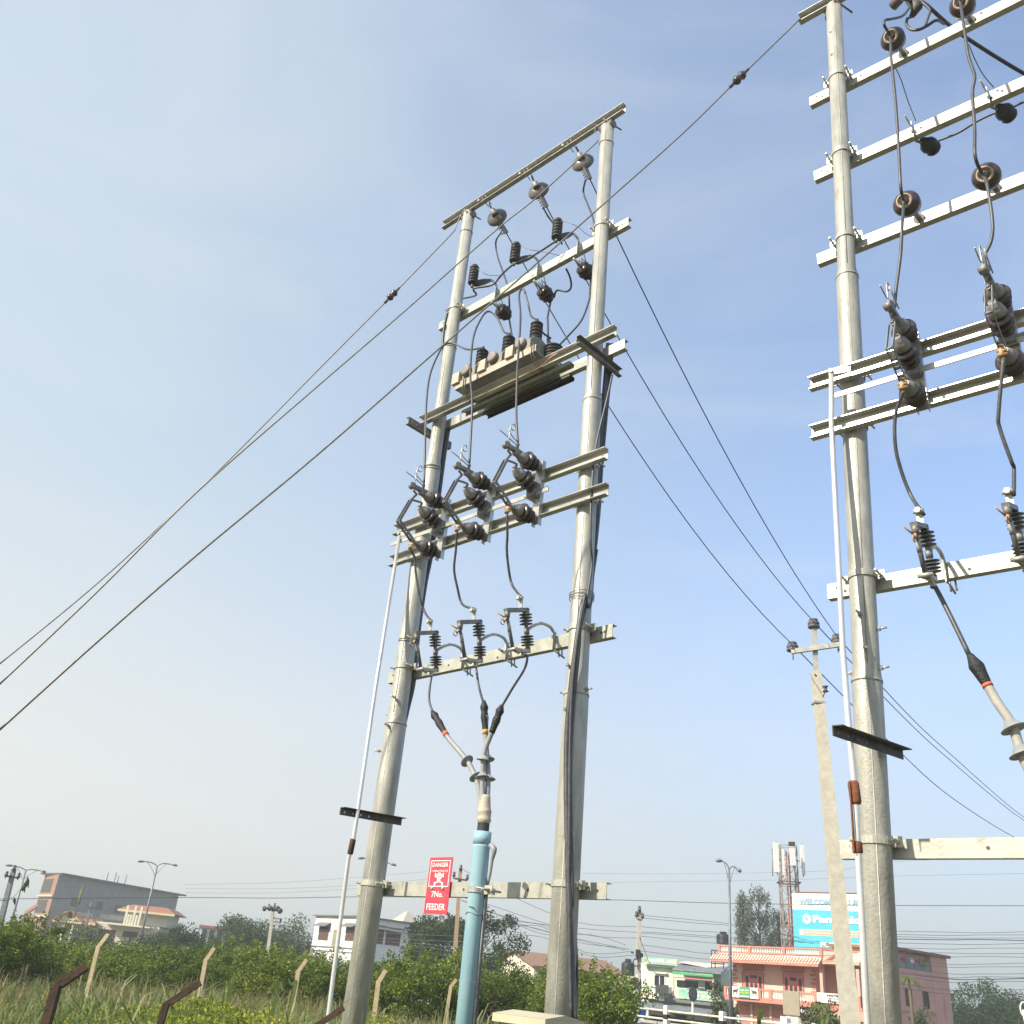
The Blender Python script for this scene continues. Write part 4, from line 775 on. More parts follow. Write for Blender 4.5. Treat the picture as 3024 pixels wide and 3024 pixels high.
# ---------------------------------------------------------------- structure B equipment
GPB = 'pot insulators on the near upper crossarms'
pots = []
for (bx_, by_), (cx_, cy_), zz, lb in (((950, 430), (830, 275), 10.24, 'brown pot insulator on the near top arm, left'), ((1490, 150), (1418, 20), 10.24, 'brown pot insulator cut by the top edge of the photo'), ((1080, 1790), (958, 1640), 8.08, 'brown pot insulator with pale ring on the third near arm'), ((1700, 1550), (1588, 1388), 8.08, 'brown pot insulator with pale ring toward the right edge')):
    b0 = FB.q('B1', bx_, by_, -.085); b0 = Vector((b0.x, .085, zz)); e = FB.qu('B1', cx_, cy_, b0.x); ax = Vector((-.05, -1, .05)).normalized()
    d_ = (e-b0).length; ax = (e-b0).normalized(); d_ = min(d_, .50)
    t = T('pot_insulator', lb, 'insulator', FB, b0, GPB); mb = MB(); mb.tube([b0, b0+ax*(d_-.10)], .022, 10); mb.lathe(b0, ax, [(0, .05), (.02, .05)], 6, False); t.part('pin', mb, 'grey_metal')
    s = b0+ax*(d_-.17); mb = MB(); mb.lathe(s, ax, [(0, .055), (.012, .085), (.04, .105), (.058, .101), (.068, .107), (.11, .112), (.14, .100), (.158, .082), (.17, .060)], 24); t.part('porcelain', mb, 'brown_porcelain')
    mb = MB(); c = s+ax*.17; mb.lathe(c, ax, [(-.004, .062), (.006, .066), (.022, .064), (.022, .052), (.006, .050)], 24); t.part('neck_ring', mb, 'pot_ring')
    mb = MB(); mb.lathe(c, ax, [(-.002, .041), (.010, .040), (.02, .02)], 14); t.part('crown', mb, 'brown_porcelain'); pots.append(c+ax*.03)
for (x, y), (x2, y2), lb in (((1025, 1060), (1100, 1150), 'dark insulator hanging behind the near second arm, left'), ((1640, 780), (1715, 880), 'dark insulator hanging behind the near second arm, right')):
    c = FB.q('B1', x, y, -.08); c = Vector((c.x, .078, 9.16)); t = T('clamped_insulator', lb, 'insulator', FB, c, 'insulators strapped behind the near second arm')
    mb = MB(); mb.bar(c+V3((0, -.004, -.11)), c+V3((0, -.004, .10)), .045, .008, (1, 0, 0)); mb.tube([c+V3((-.02, -.14, .08)), c+V3((-.0, .05, .04))], .009, 6); mb.tube([c+V3((.0, -.02, -.06)), c+V3((.0, -.04, .02))], .01, 6); t.part('mounting_strap', mb, 'arm_bright')
    mb = MB(); e = c+V3((.08, .20, -.06)); ax = V3((.35, .9, -.1)).normalized(); mb.lathe(e-ax*.06, ax, [(-.05, .02), (0, .05), (.03, .075), (.07, .08), (.09, .06), (.12, .075), (.15, .06), (.17, .03)], 16); t.part('porcelain', mb, 'polymer_black')
    mb = MB(); mb.tube([c+V3((.0, .06, -.08)), e], .014, 6); t.part('pin', mb, 'grey_metal')
GK = 'jumper cables of the nearer structure'
K = lambda lb, pts, r=.0135, m='cable_black', **kw: cable(lb, FB, pts, r, m, group=GK, **kw)
K('long vertical jumper through the left pot insulators to the near isolator', [FB.q('B1', 1000, 60, .1), FB.q('B1', 940, 130, .3), FB.q('B1', 850, 155, .45), FB.q('B1', 800, 165, .52), FB.q('B1', 795, 210, .54), pots[0]+V3((0, -.01, -.03)), FB.q('B1', 850, 480, .52), FB.q('B1', 885, 830, .54), FB.q('B1', 910, 1200, .55), FB.q('B1', 928, 1530, .55), pots[2]+V3((0, -.01, -.03)), FB.q('B1', 938, 1850, .52), FB.q('B2', 925, 150, .5), FB.q('B2', 890, 420, .5), isoB[0][1]+V3((0, 0, .13))])
K('wavy vertical jumper through the right pot insulators', [FB.q('B1', 1395, -60, .5), pots[1]+V3((0, -.01, -.02)), FB.q('B1', 1440, 200, .5), FB.q('B1', 1480, 460, .52), FB.q('B1', 1530, 620, .53), FB.q('B1', 1512, 760, .53), FB.q('B1', 1530, 1050, .54), FB.q('B1', 1535, 1280, .55), pots[3]+V3((-.01, -.01, -.02)), FB.q('B1', 1630, 1500, .5), FB.q('B1', 1675, 1800, .5), FB.q('B2', 1665, 30, .48), FB.q('B2', 1610, 160, .47), isoB[1][1]+V3((0, 0, .13))])
K('swaying jumper behind the near second arm', [FB.q('B1', 1110, 1185, -.35), FB.q('B1', 1250, 1140, -.33), FB.q('B1', 1400, 1080, -.32), FB.q('B1', 1530, 1000, -.31), FB.q('B1', 1660, 935, -.30), FB.q('B1', 1800, 890, -.3), FB.q('B1', 1932, 830, -.3), FB.q('B1', 2100, 760, -.3)], .011)
K('cable from the near isolator down to the nearest dropout fuse', [isoB[0][2]+V3((0, -.05, -.1)), FB.q('B2', 885, 1450, .5), FB.q('B3', 882, 30, .45), FB.q('B3', 925, 230, .38), FB.q('B3', 1010, 450, .32), cutB[0][1]+V3((.03, 0, -.05))])
K('cable from the edge isolator down to the edge dropout fuse', [isoB[1][2]+V3((0, -.05, -.1)), FB.q('B2', 1725, 1430, .5), FB.q('B2', 1735, 1560, .46), FB.q('B2', 1830, 1830, .4), FB.q('B3', 1850, 230, .35), cutB[1][1]+V3((.03, 0, -.05))])
cable('thin twisted lead above the near second arm, left', FB, [FB.q('B1', 880, 545, .50), FB.q('B1', 930, 650, .4), FB.q('B1', 985, 820, .2), FB.q('B1', 1050, 985, .06)], .0045, 'wire_grey', 'lead_wire', 'wire', n=5)
cable('thin twisted lead above the near second arm, right', FB, [FB.q('B1', 1482, 360, .50), FB.q('B1', 1530, 480, .4), FB.q('B1', 1600, 610, .2), FB.q('B1', 1685, 712, .06)], .0045, 'wire_grey', 'lead_wire', 'wire', n=5)
# strain clamp and conductor at the top of structure B
c = FB.q('B1', 1040, 60, -.55); t = T('strain_insulator', 'dark strain clamp with toothed grip under the near top arm, cut by the top edge', 'insulator', FB, c)
mb = MB(); q_ = lambda x, y, v=-.55: FB.q('B1', x, y, v)
mb.tube([q_(860, 55, -.4), q_(925, -20, -.35)], .055, 12); mb.tube([q_(925, -20, -.35), q_(1010, 10, -.5)], .02, 8); t.part('insulator', mb, 'grey_brown_porcelain')
mb = MB(); mb.tube([q_(1000, 0), q_(1060, 60), q_(1020, 130)], [.05, .06, .03], 8)
for f in range(5): p = q_(1035, 80)+(q_(985, 150)-q_(1035, 80))*(f/4); mb.tube([p, p+V3((.07, 0, -.015))], .012, 6)
t.part('strain_clamp', mb, 'dark_iron')
cable('thick dark conductor running right from the near strain clamp', FB, [q_(1080, 0), q_(1150, 50, -.6), q_(1300, 185, -.8), q_(1480, 320, -1.0), q_(1932, 600, -1.6), q_(2500, 900, -2.4)], .020, 'conductor', 'line_conductor', 'power line')
K('drooping loop below the near strain clamp', [q_(980, 150), q_(975, 200), q_(1010, 240), q_(1080, 240), q_(1150, 205), q_(1220, 165), q_(1280, 195, -.75)], .016)
K('small dark loop linking clamp and droop', [q_(1100, 20), q_(1165, 80), q_(1150, 140), q_(1125, 220)], .014)
# cable tail of structure B
t = T('cable_termination', 'grey cable core with black taped joint at the right edge', 'cable', FB, FB.q('B3', 1500, 1780, .3))
mb = MB(); mb.tube([cutB[0][2], FB.q('B3', 1210, 1200, .25), FB.q('B3', 1330, 1430, .28), FB.q('B3', 1490, 1760, .3)], .017, 10, smooth=4); t.part('core_lead', mb, 'cable_black')
a = FB.q('B4', 1555, 460, .3); b = FB.q('B4', 1665, 650, .3); dd = b-a; mb = MB(); mb.tube([a-dd*.1, a+dd*.1, a+dd*.35, a+dd*.6, a+dd*.8, b], [.019, .032, .050, .042, .038, .032], 10, smooth=3); t.part('taped_joint', mb, 'tape_black')
mb = MB(); mb.tube([b, b+dd*.12], .034, 12); t.part('colour_band', mb, 'tape_red')
e = FB.q('B4', 1932, 1190, .3); pts = [b, FB.q('B4', 1740, 780, .3), FB.q('B4', 1850, 950, .3), e, e+(e-b)*.9, e+(e-b)*1.5+V3((.1, 0, -.4))]; mb = MB(); mb.tube(pts, .030, 14, smooth=4); t.part('core_tube', mb, 'core_pale')
for k, x, y in (('B4', 1862, 975), ('B4', 1925, 1160)):
    a = FB.q(k, x, y, .3); ax = (b-a).normalized(); mb = MB(); mb.lathe(a, ax, [(0, .080), (.005, .082), (.016, .060), (.06, .033)], 22); t.part('rain_shed', mb, 'heat_shrink')
# cream equipment cabinet
cab0 = FA.q('A5', 1100, 1232, .75); cab1 = FA.q('A5', 1400, 1285, .75)
t = T('cabinet', 'cream steel equipment cabinet top at the bottom edge before the right far pole', 'cabinet', FA, (-.55, -.55, 0))
zc = (cab0.z+cab1.z)/2; mb = MB(); mb.poly([(cab0.x, -.80, zc-.05), (cab1.x, -.80, zc-.05), (cab1.x, -.80, zc), (cab0.x, -.80, zc)], (0, .42, 0)); 
mb.poly([(cab0.x, -.80, zc+.001), (cab0.x, -.59, zc+.03), (cab0.x, -.38, zc+.001)], (cab1.x-cab0.x, 0, 0)); t.part('lid', mb, 'cabinet_cream')
mb = MB(); mb.box((cab0.x+.05, -.76, 0), (cab1.x-.05, -.42, zc-.052)); bd = t.part('body', mb, 'cabinet_cream')
mb = MB(); mb.box((cab0.x+.09, -.768, .2), (cab1.x-.12, -.761, zc-.10)); dr = t.part('door', mb, 'cabinet_cream'); mb = MB(); mb.box((cab1.x-.20, -.778, .8), (cab1.x-.18, -.769, .92)); t.part('handle', mb, 'dark_iron', dr)
# ================================================================ the setting
import numpy as np
rng = np.random.default_rng(11)
mb = MB(); n = 24; S_ = 2600
mb.add([(-S_, -400, 0), (S_, -400, 0), (S_, 3200, 0), (-S_, 3200, 0)], [(0, 1, 2, 3)])
one('ground', None, None, mb, 'field', kind='structure', loc=(0, 0, 0))
def xf(mb, a, b):
    r = MB(); r.f = mb.f; r.s = mb.s; r.v = [b.L(a.W(p)) for p in mb.v]; return r
# guard rail line and the road behind it
gp = [atd('D4', 1100, 1530, 38.0), atd('C5', 975, 1600, 36.0), atd('C6', 250, 1680, 34.2), atd('D1', 1110, 1300, 32.3)]
GR = plane2(gp[0], gp[3]); g0 = GR.L(gp[0]); gz = sum(p.z for p in gp)/4
sp_ = (GR.L(gp[3]).x-g0.x)/3
EMB = .55
mb = MB(); mb.box((-160, -.6, -.2), (90, 16.0, EMB)); one('embankment', None, None, mb, 'field', GR, kind='structure', loc=(0, 0, 0))
mb = MB(); mb.box((-160, 1.2, EMB), (90, 14.2, EMB+.012)); one('road', None, None, mb, 'asphalt', GR, kind='structure', loc=(0, 0, 0))
mb = MB(); mb.box((-160, .9, EMB-.02), (90, 1.18, EMB+.14)); mb.box((-160, 14.22, EMB-.02), (90, 14.5, EMB+.14)); one('kerb', None, None, mb, 'kerbstone', GR, kind='structure', loc=(0, 0, 0))
mb = MB(); mb.box((-160, 7.6, EMB+.012), (90, 7.72, EMB+.016)); one('road_marking', None, None, mb, 'white_paint', GR, kind='structure', loc=(0, 0, 0))
# white posts of the guard rail; the line goes on behind the orchard and out to the right
R1 = gz-.17; R2 = gz-.42; t = T('guard_rail', 'cream two pipe guard rail on black and white posts along the road', 'guard rail', GR, (g0.x, 0, EMB))
for k in range(-5, 7):
    x = g0.x+sp_*k; mb = MB(); w = .085
    mb.poly([(x-w, -w, EMB-.3), (x+w, -w, EMB-.3), (x+w, w, EMB-.3), (x-w, w, EMB-.3)][::-1], (0, 0, gz-EMB+.3-.02)); mb.poly([(x-w*.8, -w*.8, gz-.021), (x+w*.8, -w*.8, gz-.021), (x+w*.8, w*.8, gz-.021), (x-w*.8, w*.8, gz-.021)][::-1], (0, 0, .021)); po = t.part('post', mb, 'white_paint')
    mb = MB(); w = .088
    mb.poly([(x-w, -w, R2), (x+w, -w, R2), (x+w, w, R2), (x-w, w, R2)][::-1], (0, 0, .15)); t.part('black_band', mb, 'black_paint', po)
for zz in (R1, R2):
    mb = MB(); mb.tube([(g0.x-sp_*5.2, 0, zz), (g0.x+sp_*6.3, 0, zz)], .034, 10); t.part('rail', mb, 'rail_cream')
t = T('guard_rail', 'farther low guard rail across the road before the shops', 'guard rail', GR, (g0.x, 15.2, EMB))
for k in range(-6, 12):
    x = g0.x+1.6*k+.8; mb = MB(); mb.box((x-.08, 15.1, 0), (x+.08, 15.26, EMB+.85)); po = t.part('post', mb, 'white_paint')
    mb = MB(); mb.box((x-.084, 15.096, EMB+.35), (x+.084, 15.264, EMB+.5)); t.part('black_band', mb, 'black_paint', po)
for zz in (EMB+.72, EMB+.42):
    mb = MB(); mb.tube([(g0.x-10, 15.18, zz), (g0.x+19, 15.18, zz)], .03, 8); t.part('rail', mb, 'rail_cream')

# ================================================================ buildings
def rect(pl, k, x0, y0, x1, y1, v=0):
    a = pl.q(k, x0, y0, v); b = pl.q(k, x1, y1, v); return min(a.x, b.x), max(a.x, b.x), min(a.z, b.z), max(a.z, b.z)
def rbox(pl, k, x0, y0, x1, y1, v=0, th=.05, mb=None):
    a, b, c, d = rect(pl, k, x0, y0, x1, y1, v); mb = mb or MB(); mb.box((a, -v, c), (b, -v+th, d)); return mb
def window(t, pl, r, v, frame='white_paint', glass='window_dark', fw=.07, bars=1, hb=0, out=.05, to=None):
    a, b, c, d = r; mb = MB()
    for q in (((a, c), (b, c+fw)), ((a, d-fw), (b, d)), ((a, c+fw), (a+fw, d-fw)), ((b-fw, c+fw), (b, d-fw))): mb.box((q[0][0], -v-out, q[0][1]), (q[1][0], -v+.02, q[1][1]))
    for i in range(bars): x = a+(b-a)*(i+1)/(bars+1); mb.box((x-fw*.35, -v-out*.8, c+fw), (x+fw*.35, -v+.02, d-fw))
    for i in range(hb): z = c+(d-c)*(i+1)/(hb+1); mb.box((a+fw, -v-out*.7, z-fw*.3), (b-fw, -v+.015, z+fw*.3))
    g = MB(); g.box((a+fw*.5, -v-.012, c+fw*.5), (b-fw*.5, -v+.01, d-fw*.5))
    if to: mb = xf(mb, pl, to); g = xf(g, pl, to)
    f = t.part('window', mb, frame); t.part('pane', g, glass, f); return f
# ---- pink hotel
pL = atd('C6', 90, 690, 80); pR = atd('B6', 1855, 1165, 74); PK = plane2(pL, pR)
xL = PK.q('C6', 130, 425).x; xR = PK.q('B6', 1865, 1040).x; zrt = (PK.q('C6', 130, 425).z+PK.q('B6', 1865, 1040).z)/2
zpb = (PK.q('C6', 150, 610).z+PK.q('D1', 1750, 190).z)/2; zeb = (PK.q('C6', 90, 720, .35).z+PK.q('D1', 1740, 300, .35).z)/2
WV = -1.35
wl = PK.q('C6', 415, 800, WV).x; wr = PK.q('D1', 1665, 600, WV).x
zbal = (PK.q('C6', 925, 1280).z+PK.q('C6', 1680, 1310).z)/2; zbf = (PK.q('C6', 925, 1470).z+PK.q('C6', 1680, 1510).z)/2; zbb = (PK.q('C6', 925, 1540).z+PK.q('D1', 1600, 1110).z)/2
cornx = PK.L(atd('B5', 1300, 1200, 80.6)).x-.3
PI_ = T('hotel_building', 'pink and peach two storey hotel with white balustrades under the blue billboard', 'building', PK, (0, 0, 0))
zfl = zbf-.1
mb = MB(); mb.box((wl, -WV, 0), (wr, -WV+7, zeb+.15)); PI_.part('wall', mb, 'peach_wall')
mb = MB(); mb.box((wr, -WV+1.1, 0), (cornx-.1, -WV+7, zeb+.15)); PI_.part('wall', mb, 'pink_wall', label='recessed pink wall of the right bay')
mb = MB(); mb.box((xL, .05, zeb+.10), (cornx, -WV+7.2, zeb+.3)); PI_.part('roof_slab', mb, 'pink_wall')
# sloping ribbed eave
def eave(x0, x1):
    mb = MB(); y0, y1 = -.42, .04; z0, z1 = zeb-.02, zpb-.02
    mb.add([(x0, y0, z0), (x1, y0, z0), (x1, y1, z1), (x0, y1, z1), (x0, y0, z0-.12), (x1, y0, z0-.12), (x1, y1+.4, z0-.12), (x0, y1+.4, z0-.12), (x1, y1+.4, z1), (x0, y1+.4, z1)], [(0, 1, 2, 3), (4, 5, 1, 0), (7, 6, 5, 4), (3, 2, 8, 9), (9, 8, 6, 7), (5, 6, 8, 2, 1), (4, 0, 3, 9, 7)])
    o = PI_.part('eave', mb, 'coral'); r = MB(); k = int((x1-x0)/.27)
    for i in range(k+1): x = x0+.05+(x1-x0-.1)*i/k; r.bar((x, y0+.01, z0+.02), (x, y1-.01, z1+.02), .13, .07)
    PI_.part('rib', r, 'food_orange' if 0 else 'peach_wall', o)
eave(xL-.45, xR-.05)
def balustrade(t, x0, x1, z0, z1, y, posts, pl=None, to=None, step=.155, rail='coral'):
    m = MB(); m.box((x0, y-.09, z1-.10), (x1, y+.09, z1)); m.box((x0, y-.07, z0), (x1, y+.07, z0+.08)); 
    b = MB(); k = int((x1-x0)/step); hh = z1-z0-.18
    for i in range(1, k):
        x = x0+(x1-x0)*i/k; b.lathe((x, y, z0+.08), (0, 0, 1), [(0, .05), (hh*.12, .04), (hh*.3, .055), (hh*.5, .035), (hh*.7, .03), (hh*.9, .045), (hh, .05)], 8)
    o = t.part('balustrade', m, rail)
    for x in posts: p = MB(); p.box((x-.12, y-.12, z0-.01), (x+.12, y+.12, z1+.02)); t.part('post', p, rail, o)
    t.part('baluster_row', b, 'baluster_white', o); return o
xs = [PK.q(k, x, y).x for k, x, y in (('C6', 150, 520), ('C6', 725, 560), ('C6', 1380, 600), ('B6', 1862, 1090))]
balustrade(PI_, xs[0], xs[3], zpb+.14, zrt, .12, xs)
mb = MB(); k = 60
for i in range(k): x = xs[0]+(xs[3]-xs[0])*(i+.5)/k; mb.box((x-.045, .03, zpb+.0), (x+.045, .12, zpb+.12))
PI_.part('dentil_course', mb, 'baluster_white'); mb = MB(); mb.box((xs[0], .10, zpb-.05), (xs[3], .3, zpb+.139)); PI_.part('parapet_base', mb, 'coral')
# balcony
bL = PK.q('C6', 250, 1300).x
mb = MB(); mb.box((bL, .0, zbb), (cornx, -WV+.0, zbf)); PI_.part('balcony_slab', mb, 'coral')
bp = [PK.q(k, x, y).x for k, x, y in (('C6', 270, 1300), ('C6', 920, 1350), ('C6', 1130, 1380), ('D1', 1665, 900))]
balustrade(PI_, bp[0], cornx-.1, zbf+.001, zbal, .1, bp+[cornx-.2])
# door windows with arched panes
def door_unit(x0, x1, zb, zt):
    y = -WV; f = MB(); f.box((x0, y-.06, zb), (x1, y, zt)); o = PI_.part('door_window', f, 'pink_wood'); g = MB(); W_ = x1-x0; H_ = zt-zb
    def pane(a, b, c, d, arch=True):
        X0, X1, Z0, Z1 = x0+a*W_, x0+b*W_, zt-d*H_, zt-c*H_; r = (X1-X0)/2
        pts = [(X0, y-.085, Z0), (X1, y-.085, Z0)]+([(X0+r+r*cos(w), y-.085, Z1-r+r*sin(w)) for w in [pi*k/8 for k in range(9)]] if arch else [(X1, y-.085, Z1), (X0, y-.085, Z1)])
        g.poly(pts, (0, .02, 0))
    pane(.07, .21, .12, .58); pane(.07, .21, .64, .97, False); pane(.79, .93, .12, .58); pane(.79, .93, .64, .97, False)
    pane(.33, .67, .10, .22, False); pane(.31, .46, .40, .97); pane(.54, .69, .40, .97)
    PI_.part('pane', g, 'window_dark', o)
    fr = MB(); 
    for a in (x0-.05, x1-.01): fr.box((a, y-.10, zb), (a+.06, y+.0, zt))
    fr.box((x0-.05, y-.10, zt+.001), (x1+.05, y, zt+.07)); PI_.part('frame', fr, 'coral', o)
    h = MB(); h.box((x0-.12, y-.13, zt+.22), (x1+.12, y-.001, zt+.46)); h.poly([(x0-.16, y-.16, zt+.461), (x1+.16, y-.16, zt+.461), ((x0+x1)/2, y-.16, zt+.80)], (0, .155, 0)); PI_.part('pediment', h, 'coral')
    h = MB()
    for i in range(16): x = x0-.08+(W_+.16)*(i+.5)/16; h.box((x-.03, y-.11, zt+.15), (x+.03, y-.005, zt+.219))
    PI_.part('dentil', h, 'coral')
for k, a in (('C6', (645, 945, 1000, 1265)), ('C6', (1385, 985, 1765, 1300))):
    r = rect(PK, k, a[0], a[1], a[2], a[3], WV); door_unit(r[0], r[1], zbf+.02, r[3])
q = MB()
for i in range(9):
    w = .30 if i % 2 else .42; zz = zbf+.12+i*.27
    if zz+.17 < zeb: q.box((wl-.02, -WV-.035, zz), (wl+w, -WV-.001, zz+.17)); q.box((wr-w, -WV-.035, zz), (wr+.02, -WV-.001, zz+.17))
PI_.part('quoins', q, 'coral')
mb = MB(); mb.tube([(wl+.95, -WV-.06, zbf), (wl+.95, -WV-.06, zeb-.7), (wl+1.05, -WV-.06, zeb-.5), (wl+1.3, -WV-.05, zeb-.4)], .04, 6); PI_.part('drain_pipe', mb, 'pink_wood')
# right bay: gable pediment, arched opening, window
DX = 1.5; mb = MB(); mb.poly([(xR+.02, .05, zeb+.05), (xR+DX, 1.45, zeb+.05), (cornx, 1.45, zeb+.05), (cornx, 1.75, zeb+.05), (xR+DX-.1, 1.75, zeb+.05), (xR+.02, .30, zeb+.05)], (0, 0, zrt-zeb-.15)); PI_.part('parapet', mb, 'peach_wall', label='stepped parapet with small gable')
mb = MB(); mb.poly([(xR+.02, .0, zrt-.099), (xR+DX, 1.40, zrt-.099), (cornx, 1.40, zrt-.099), (cornx, 1.8, zrt-.099), (xR+DX-.1, 1.8, zrt-.099), (xR+.02, .35, zrt-.099)], (0, 0, .12)); PI_.part('coping', mb, 'coral')
mb = MB(); A0 = V3((xR+.15, .14, zpb-.1)); A1 = V3((xR+DX-.15, 1.27, zpb-.1)); nn_ = V3((.68, -.73, 0))*.02; Am = (A0+A1)/2+V3((0, 0, .52))
for p_, q_ in ((A0, A1), (A0, Am), (Am, A1)): mb.bar(p_+nn_*2, q_+nn_*2, .10, .09)
PI_.part('gable', mb, 'coral')
mb = MB(); mb.box((xR+DX+.4, 1.40, zpb+.12), (xR+DX+1.9, 1.449, zpb+.55)); PI_.part('parapet_panel', mb, 'bill_cream')
window(PI_, PK, (wr+.9, wr+2.2, zbf+.1, zeb-.8), WV-1.1, 'pink_wood', 'window_dark', .08, 1)
window(PI_, PK, (wr+2.7, wr+3.8, zbf+.1, zeb-.8), WV-1.1, 'pink_wood', 'window_dark', .08, 1)
for x in (xR-.2, cornx-.2): mb = MB(); mb.box((x-.12, .05, zbf), (x+.12, .3, zeb-.13)); PI_.part('column', mb, 'pink_wall')
# ground floor shop fronts
mb = MB(); mb.box((bL+.2, -.5, 1.2), (cornx-1.5, .15, 1.28)); PI_.part('canopy', mb, 'tin_roof_dark')
for i in range(4):
    x = wl+.2+i*1.75; mb = MB(); mb.box((x, -WV-.10, 0), (x+1.55, -WV-.02, 2.0)); PI_.part('shutter', mb, 'coral'); mb = MB(); mb.box((x+1.56, -WV-.2, 0), (x+1.74, -WV-.021, 2.1)); PI_.part('pilaster', mb, 'peach_wall')
# side wing
PW = PL(PK.W((cornx, 0, 0)), (PK.B.x, PK.B.y)); PW = plane2(atd('B5', 905, 1015, 74.5), atd('B5', 1285, 1090, 80.6))
# align wing with the front: perpendicular, through the far corner
fc = atd('B5', 1300, 1200, 80.6); cx_ = PK.L(fc).x
PW = PL(PK.W((cx_, 0, 0)), (PK.B.x, PK.B.y)); wlen = PW.L(fc).x
cornw = cx_
wz = (PW.q('B5', 1290, 1100).z+PW.q('B5', 905, 1030).z)/2; wzm = (PW.q('B5', 1215, 1245).z+PW.q('B5', 920, 1190).z)/2
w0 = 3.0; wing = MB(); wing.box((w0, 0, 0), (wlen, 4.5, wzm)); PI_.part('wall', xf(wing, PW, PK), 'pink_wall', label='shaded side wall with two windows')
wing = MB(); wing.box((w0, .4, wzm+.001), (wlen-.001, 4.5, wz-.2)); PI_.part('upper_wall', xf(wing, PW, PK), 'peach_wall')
wing = MB(); wing.box((wlen-2.0, -.04, .0), (wlen+.05, .399, wz-.201)); PI_.part('stair_tower', xf(wing, PW, PK), 'pink_wall')
wing = MB(); wing.box((w0-.4, -.25, wz-.19), (wlen+.3, 4.7, wz)); PI_.part('roof', xf(wing, PW, PK), 'brown_tile')
for i in range(5):
    a = w0+.1+i*(wlen-2.2-w0)/5; wing = MB(); wing.box((a, -.02, wzm+.0), (a+(wlen-2.4-w0)/5*.93, .04, wzm+.62)); PI_.part('railing_sheet', xf(wing, PW, PK), 'tin_sheet')
for k, x0, y0, x1, y1 in (('B5', 958, 1360, 1025, 1515), ('B5', 1102, 1385, 1162, 1535)):
    window(PI_, PW, rect(PW, k, x0, y0, x1, y1), 0, 'window_brown', 'window_dark', .09, 1, 1, to=PK)
r = rect(PW, 'B5', 1265, 1440, 1300, 1620); wing = MB(); wing.box((r[0], -.05, r[2]), (r[1], -.0, r[3])); PI_.part('panel', xf(wing, PW, PK), 'pink_wood')
wing = MB(); zz = PW.q('B5', 1100, 1570).z; wing.box((w0, -.03, zz-.04), (wlen*.8, .0, zz+.04)); PI_.part('band', xf(wing, PW, PK), 'coral')
for i, (f, m_, w, h, nm) in enumerate(((.08, 'laundry_red', .45, .25, 'red cloth'), (.27, 'laundry_white', .5, .3, 'pale cloth'), (.36, 'laundry_red', .55, .22, 'crimson cloth'), (.50, 'laundry_olive', .9, .35, 'olive cloth'))):
    mb = MB(); x = w0+(wlen-w0-2.6)*(.25+f*1.1); nn = 8
    top = [V3((x+w*j/nn, -.05+.03*sin(j*1.7), wzm+.70+.03*sin(j*2))) for j in range(nn+1)]; bot = [p+V3((.01*sin(j), -.03, -h-.04*sin(j*1.3))) for j, p in enumerate(top)]
    mb.add(top+bot, [(j+nn+1, j+nn+2, j+1, j) for j in range(nn)], True); one('laundry', nm+' drying on the railing of the pink side wall', 'laundry', mb, m_, PW)
# billboard on the hotel roof
bl = atd('B5', 40, 588, 85); br_ = atd('B5', 580, 600, 83); PBB = plane2(bl, br_); z1 = (bl.z+br_.z)/2; z0 = PBB.q('B5', 50, 1022).z
X0 = PBB.L(bl).x; X1 = PBB.q('F', 1672, 1700).x; BW = X1-X0; BX = lambda x: PBB.q('C4', x, 400).x; BZ = lambda y: z1-(z1-z0)*(y-62)/(822-62)
t = T('billboard', 'large cream and turquoise roof billboard beginning with the word welcome', 'billboard', PBB, (X0, 0, z0))
mb = MB(); zs_ = BZ(298); mb.box((X0, 0, z0-1), (X1, .12, zs_)); t.part('panel', mb, 'bill_blue')
mb = MB(); mb.box((X0, 0, zs_+.001), (X1, .12, z1)); t.part('header_panel', mb, 'bill_cream')
mb = MB()
for x in (X0+.3, (X0+X1)/2, X1-.3): mb.bar((x, .3, z0-2.6), (x, .3, z1-.2), .12, .12); mb.bar((x, .3, z1-.4), (x, 1.8, z0-2.4), .08, .08)
t.part('frame', mb, 'rust'); mb = MB(); mb.bar((X0+.4, .05, z1+.06), (X1, .05, z1+.06), .08, .1); t.part('top_rail', mb, 'rust')
def btxt(s, xa, xb, ya, yb, m_, pl=PBB, t=t, bx=None, y=-.03, bold=.01): 
    tm = text_mesh(s, abs(xb-xa), abs(ya-yb), .02, bold); t.part('lettering', text_at(tm, ((xa+xb)/2, y, (ya+yb)/2)), m_)
pitch = (BX(690)-BX(183))/7
btxt('WELCOME', BX(183), BX(690), BZ(138), BZ(232), 'bill_text_blue', bold=.05); btxt('LUMBINI', BX(828), BX(828)+pitch*6.6, BZ(140), BZ(232), 'bill_text_blue', bold=.05)
btxt('Panchakanya', BX(370), BX(370)+(BX(1030)-BX(890))*7.2, BZ(372), BZ(505), 'bill_white', bold=.045)
btxt('PURE  STEEL', BX(455), BX(1150), BZ(742), BZ(812), 'bill_white', bold=.04)
mb = MB(); mb.box((BX(170), -.02, BZ(660)), (X1-.4, -.001, BZ(575))); t.part('slogan_bar', mb, 'bill_bar')
for j in range(2): 
    tm = text_mesh('nnunmrnuunmnunrmnuunmrunnmuurnmnum', X1-BX(170)-.9, .16, .02, .02); t.part('small_print', text_at(tm, ((BX(175)+X1-.4)/2, -.03, BZ(600+38*j))), 'text_dark' if 0 else 'board_grey')
mb = MB(); cx2 = (BX(217)+BX(350))/2; cz2 = BZ(428); R_ = (BX(350)-BX(217))/2
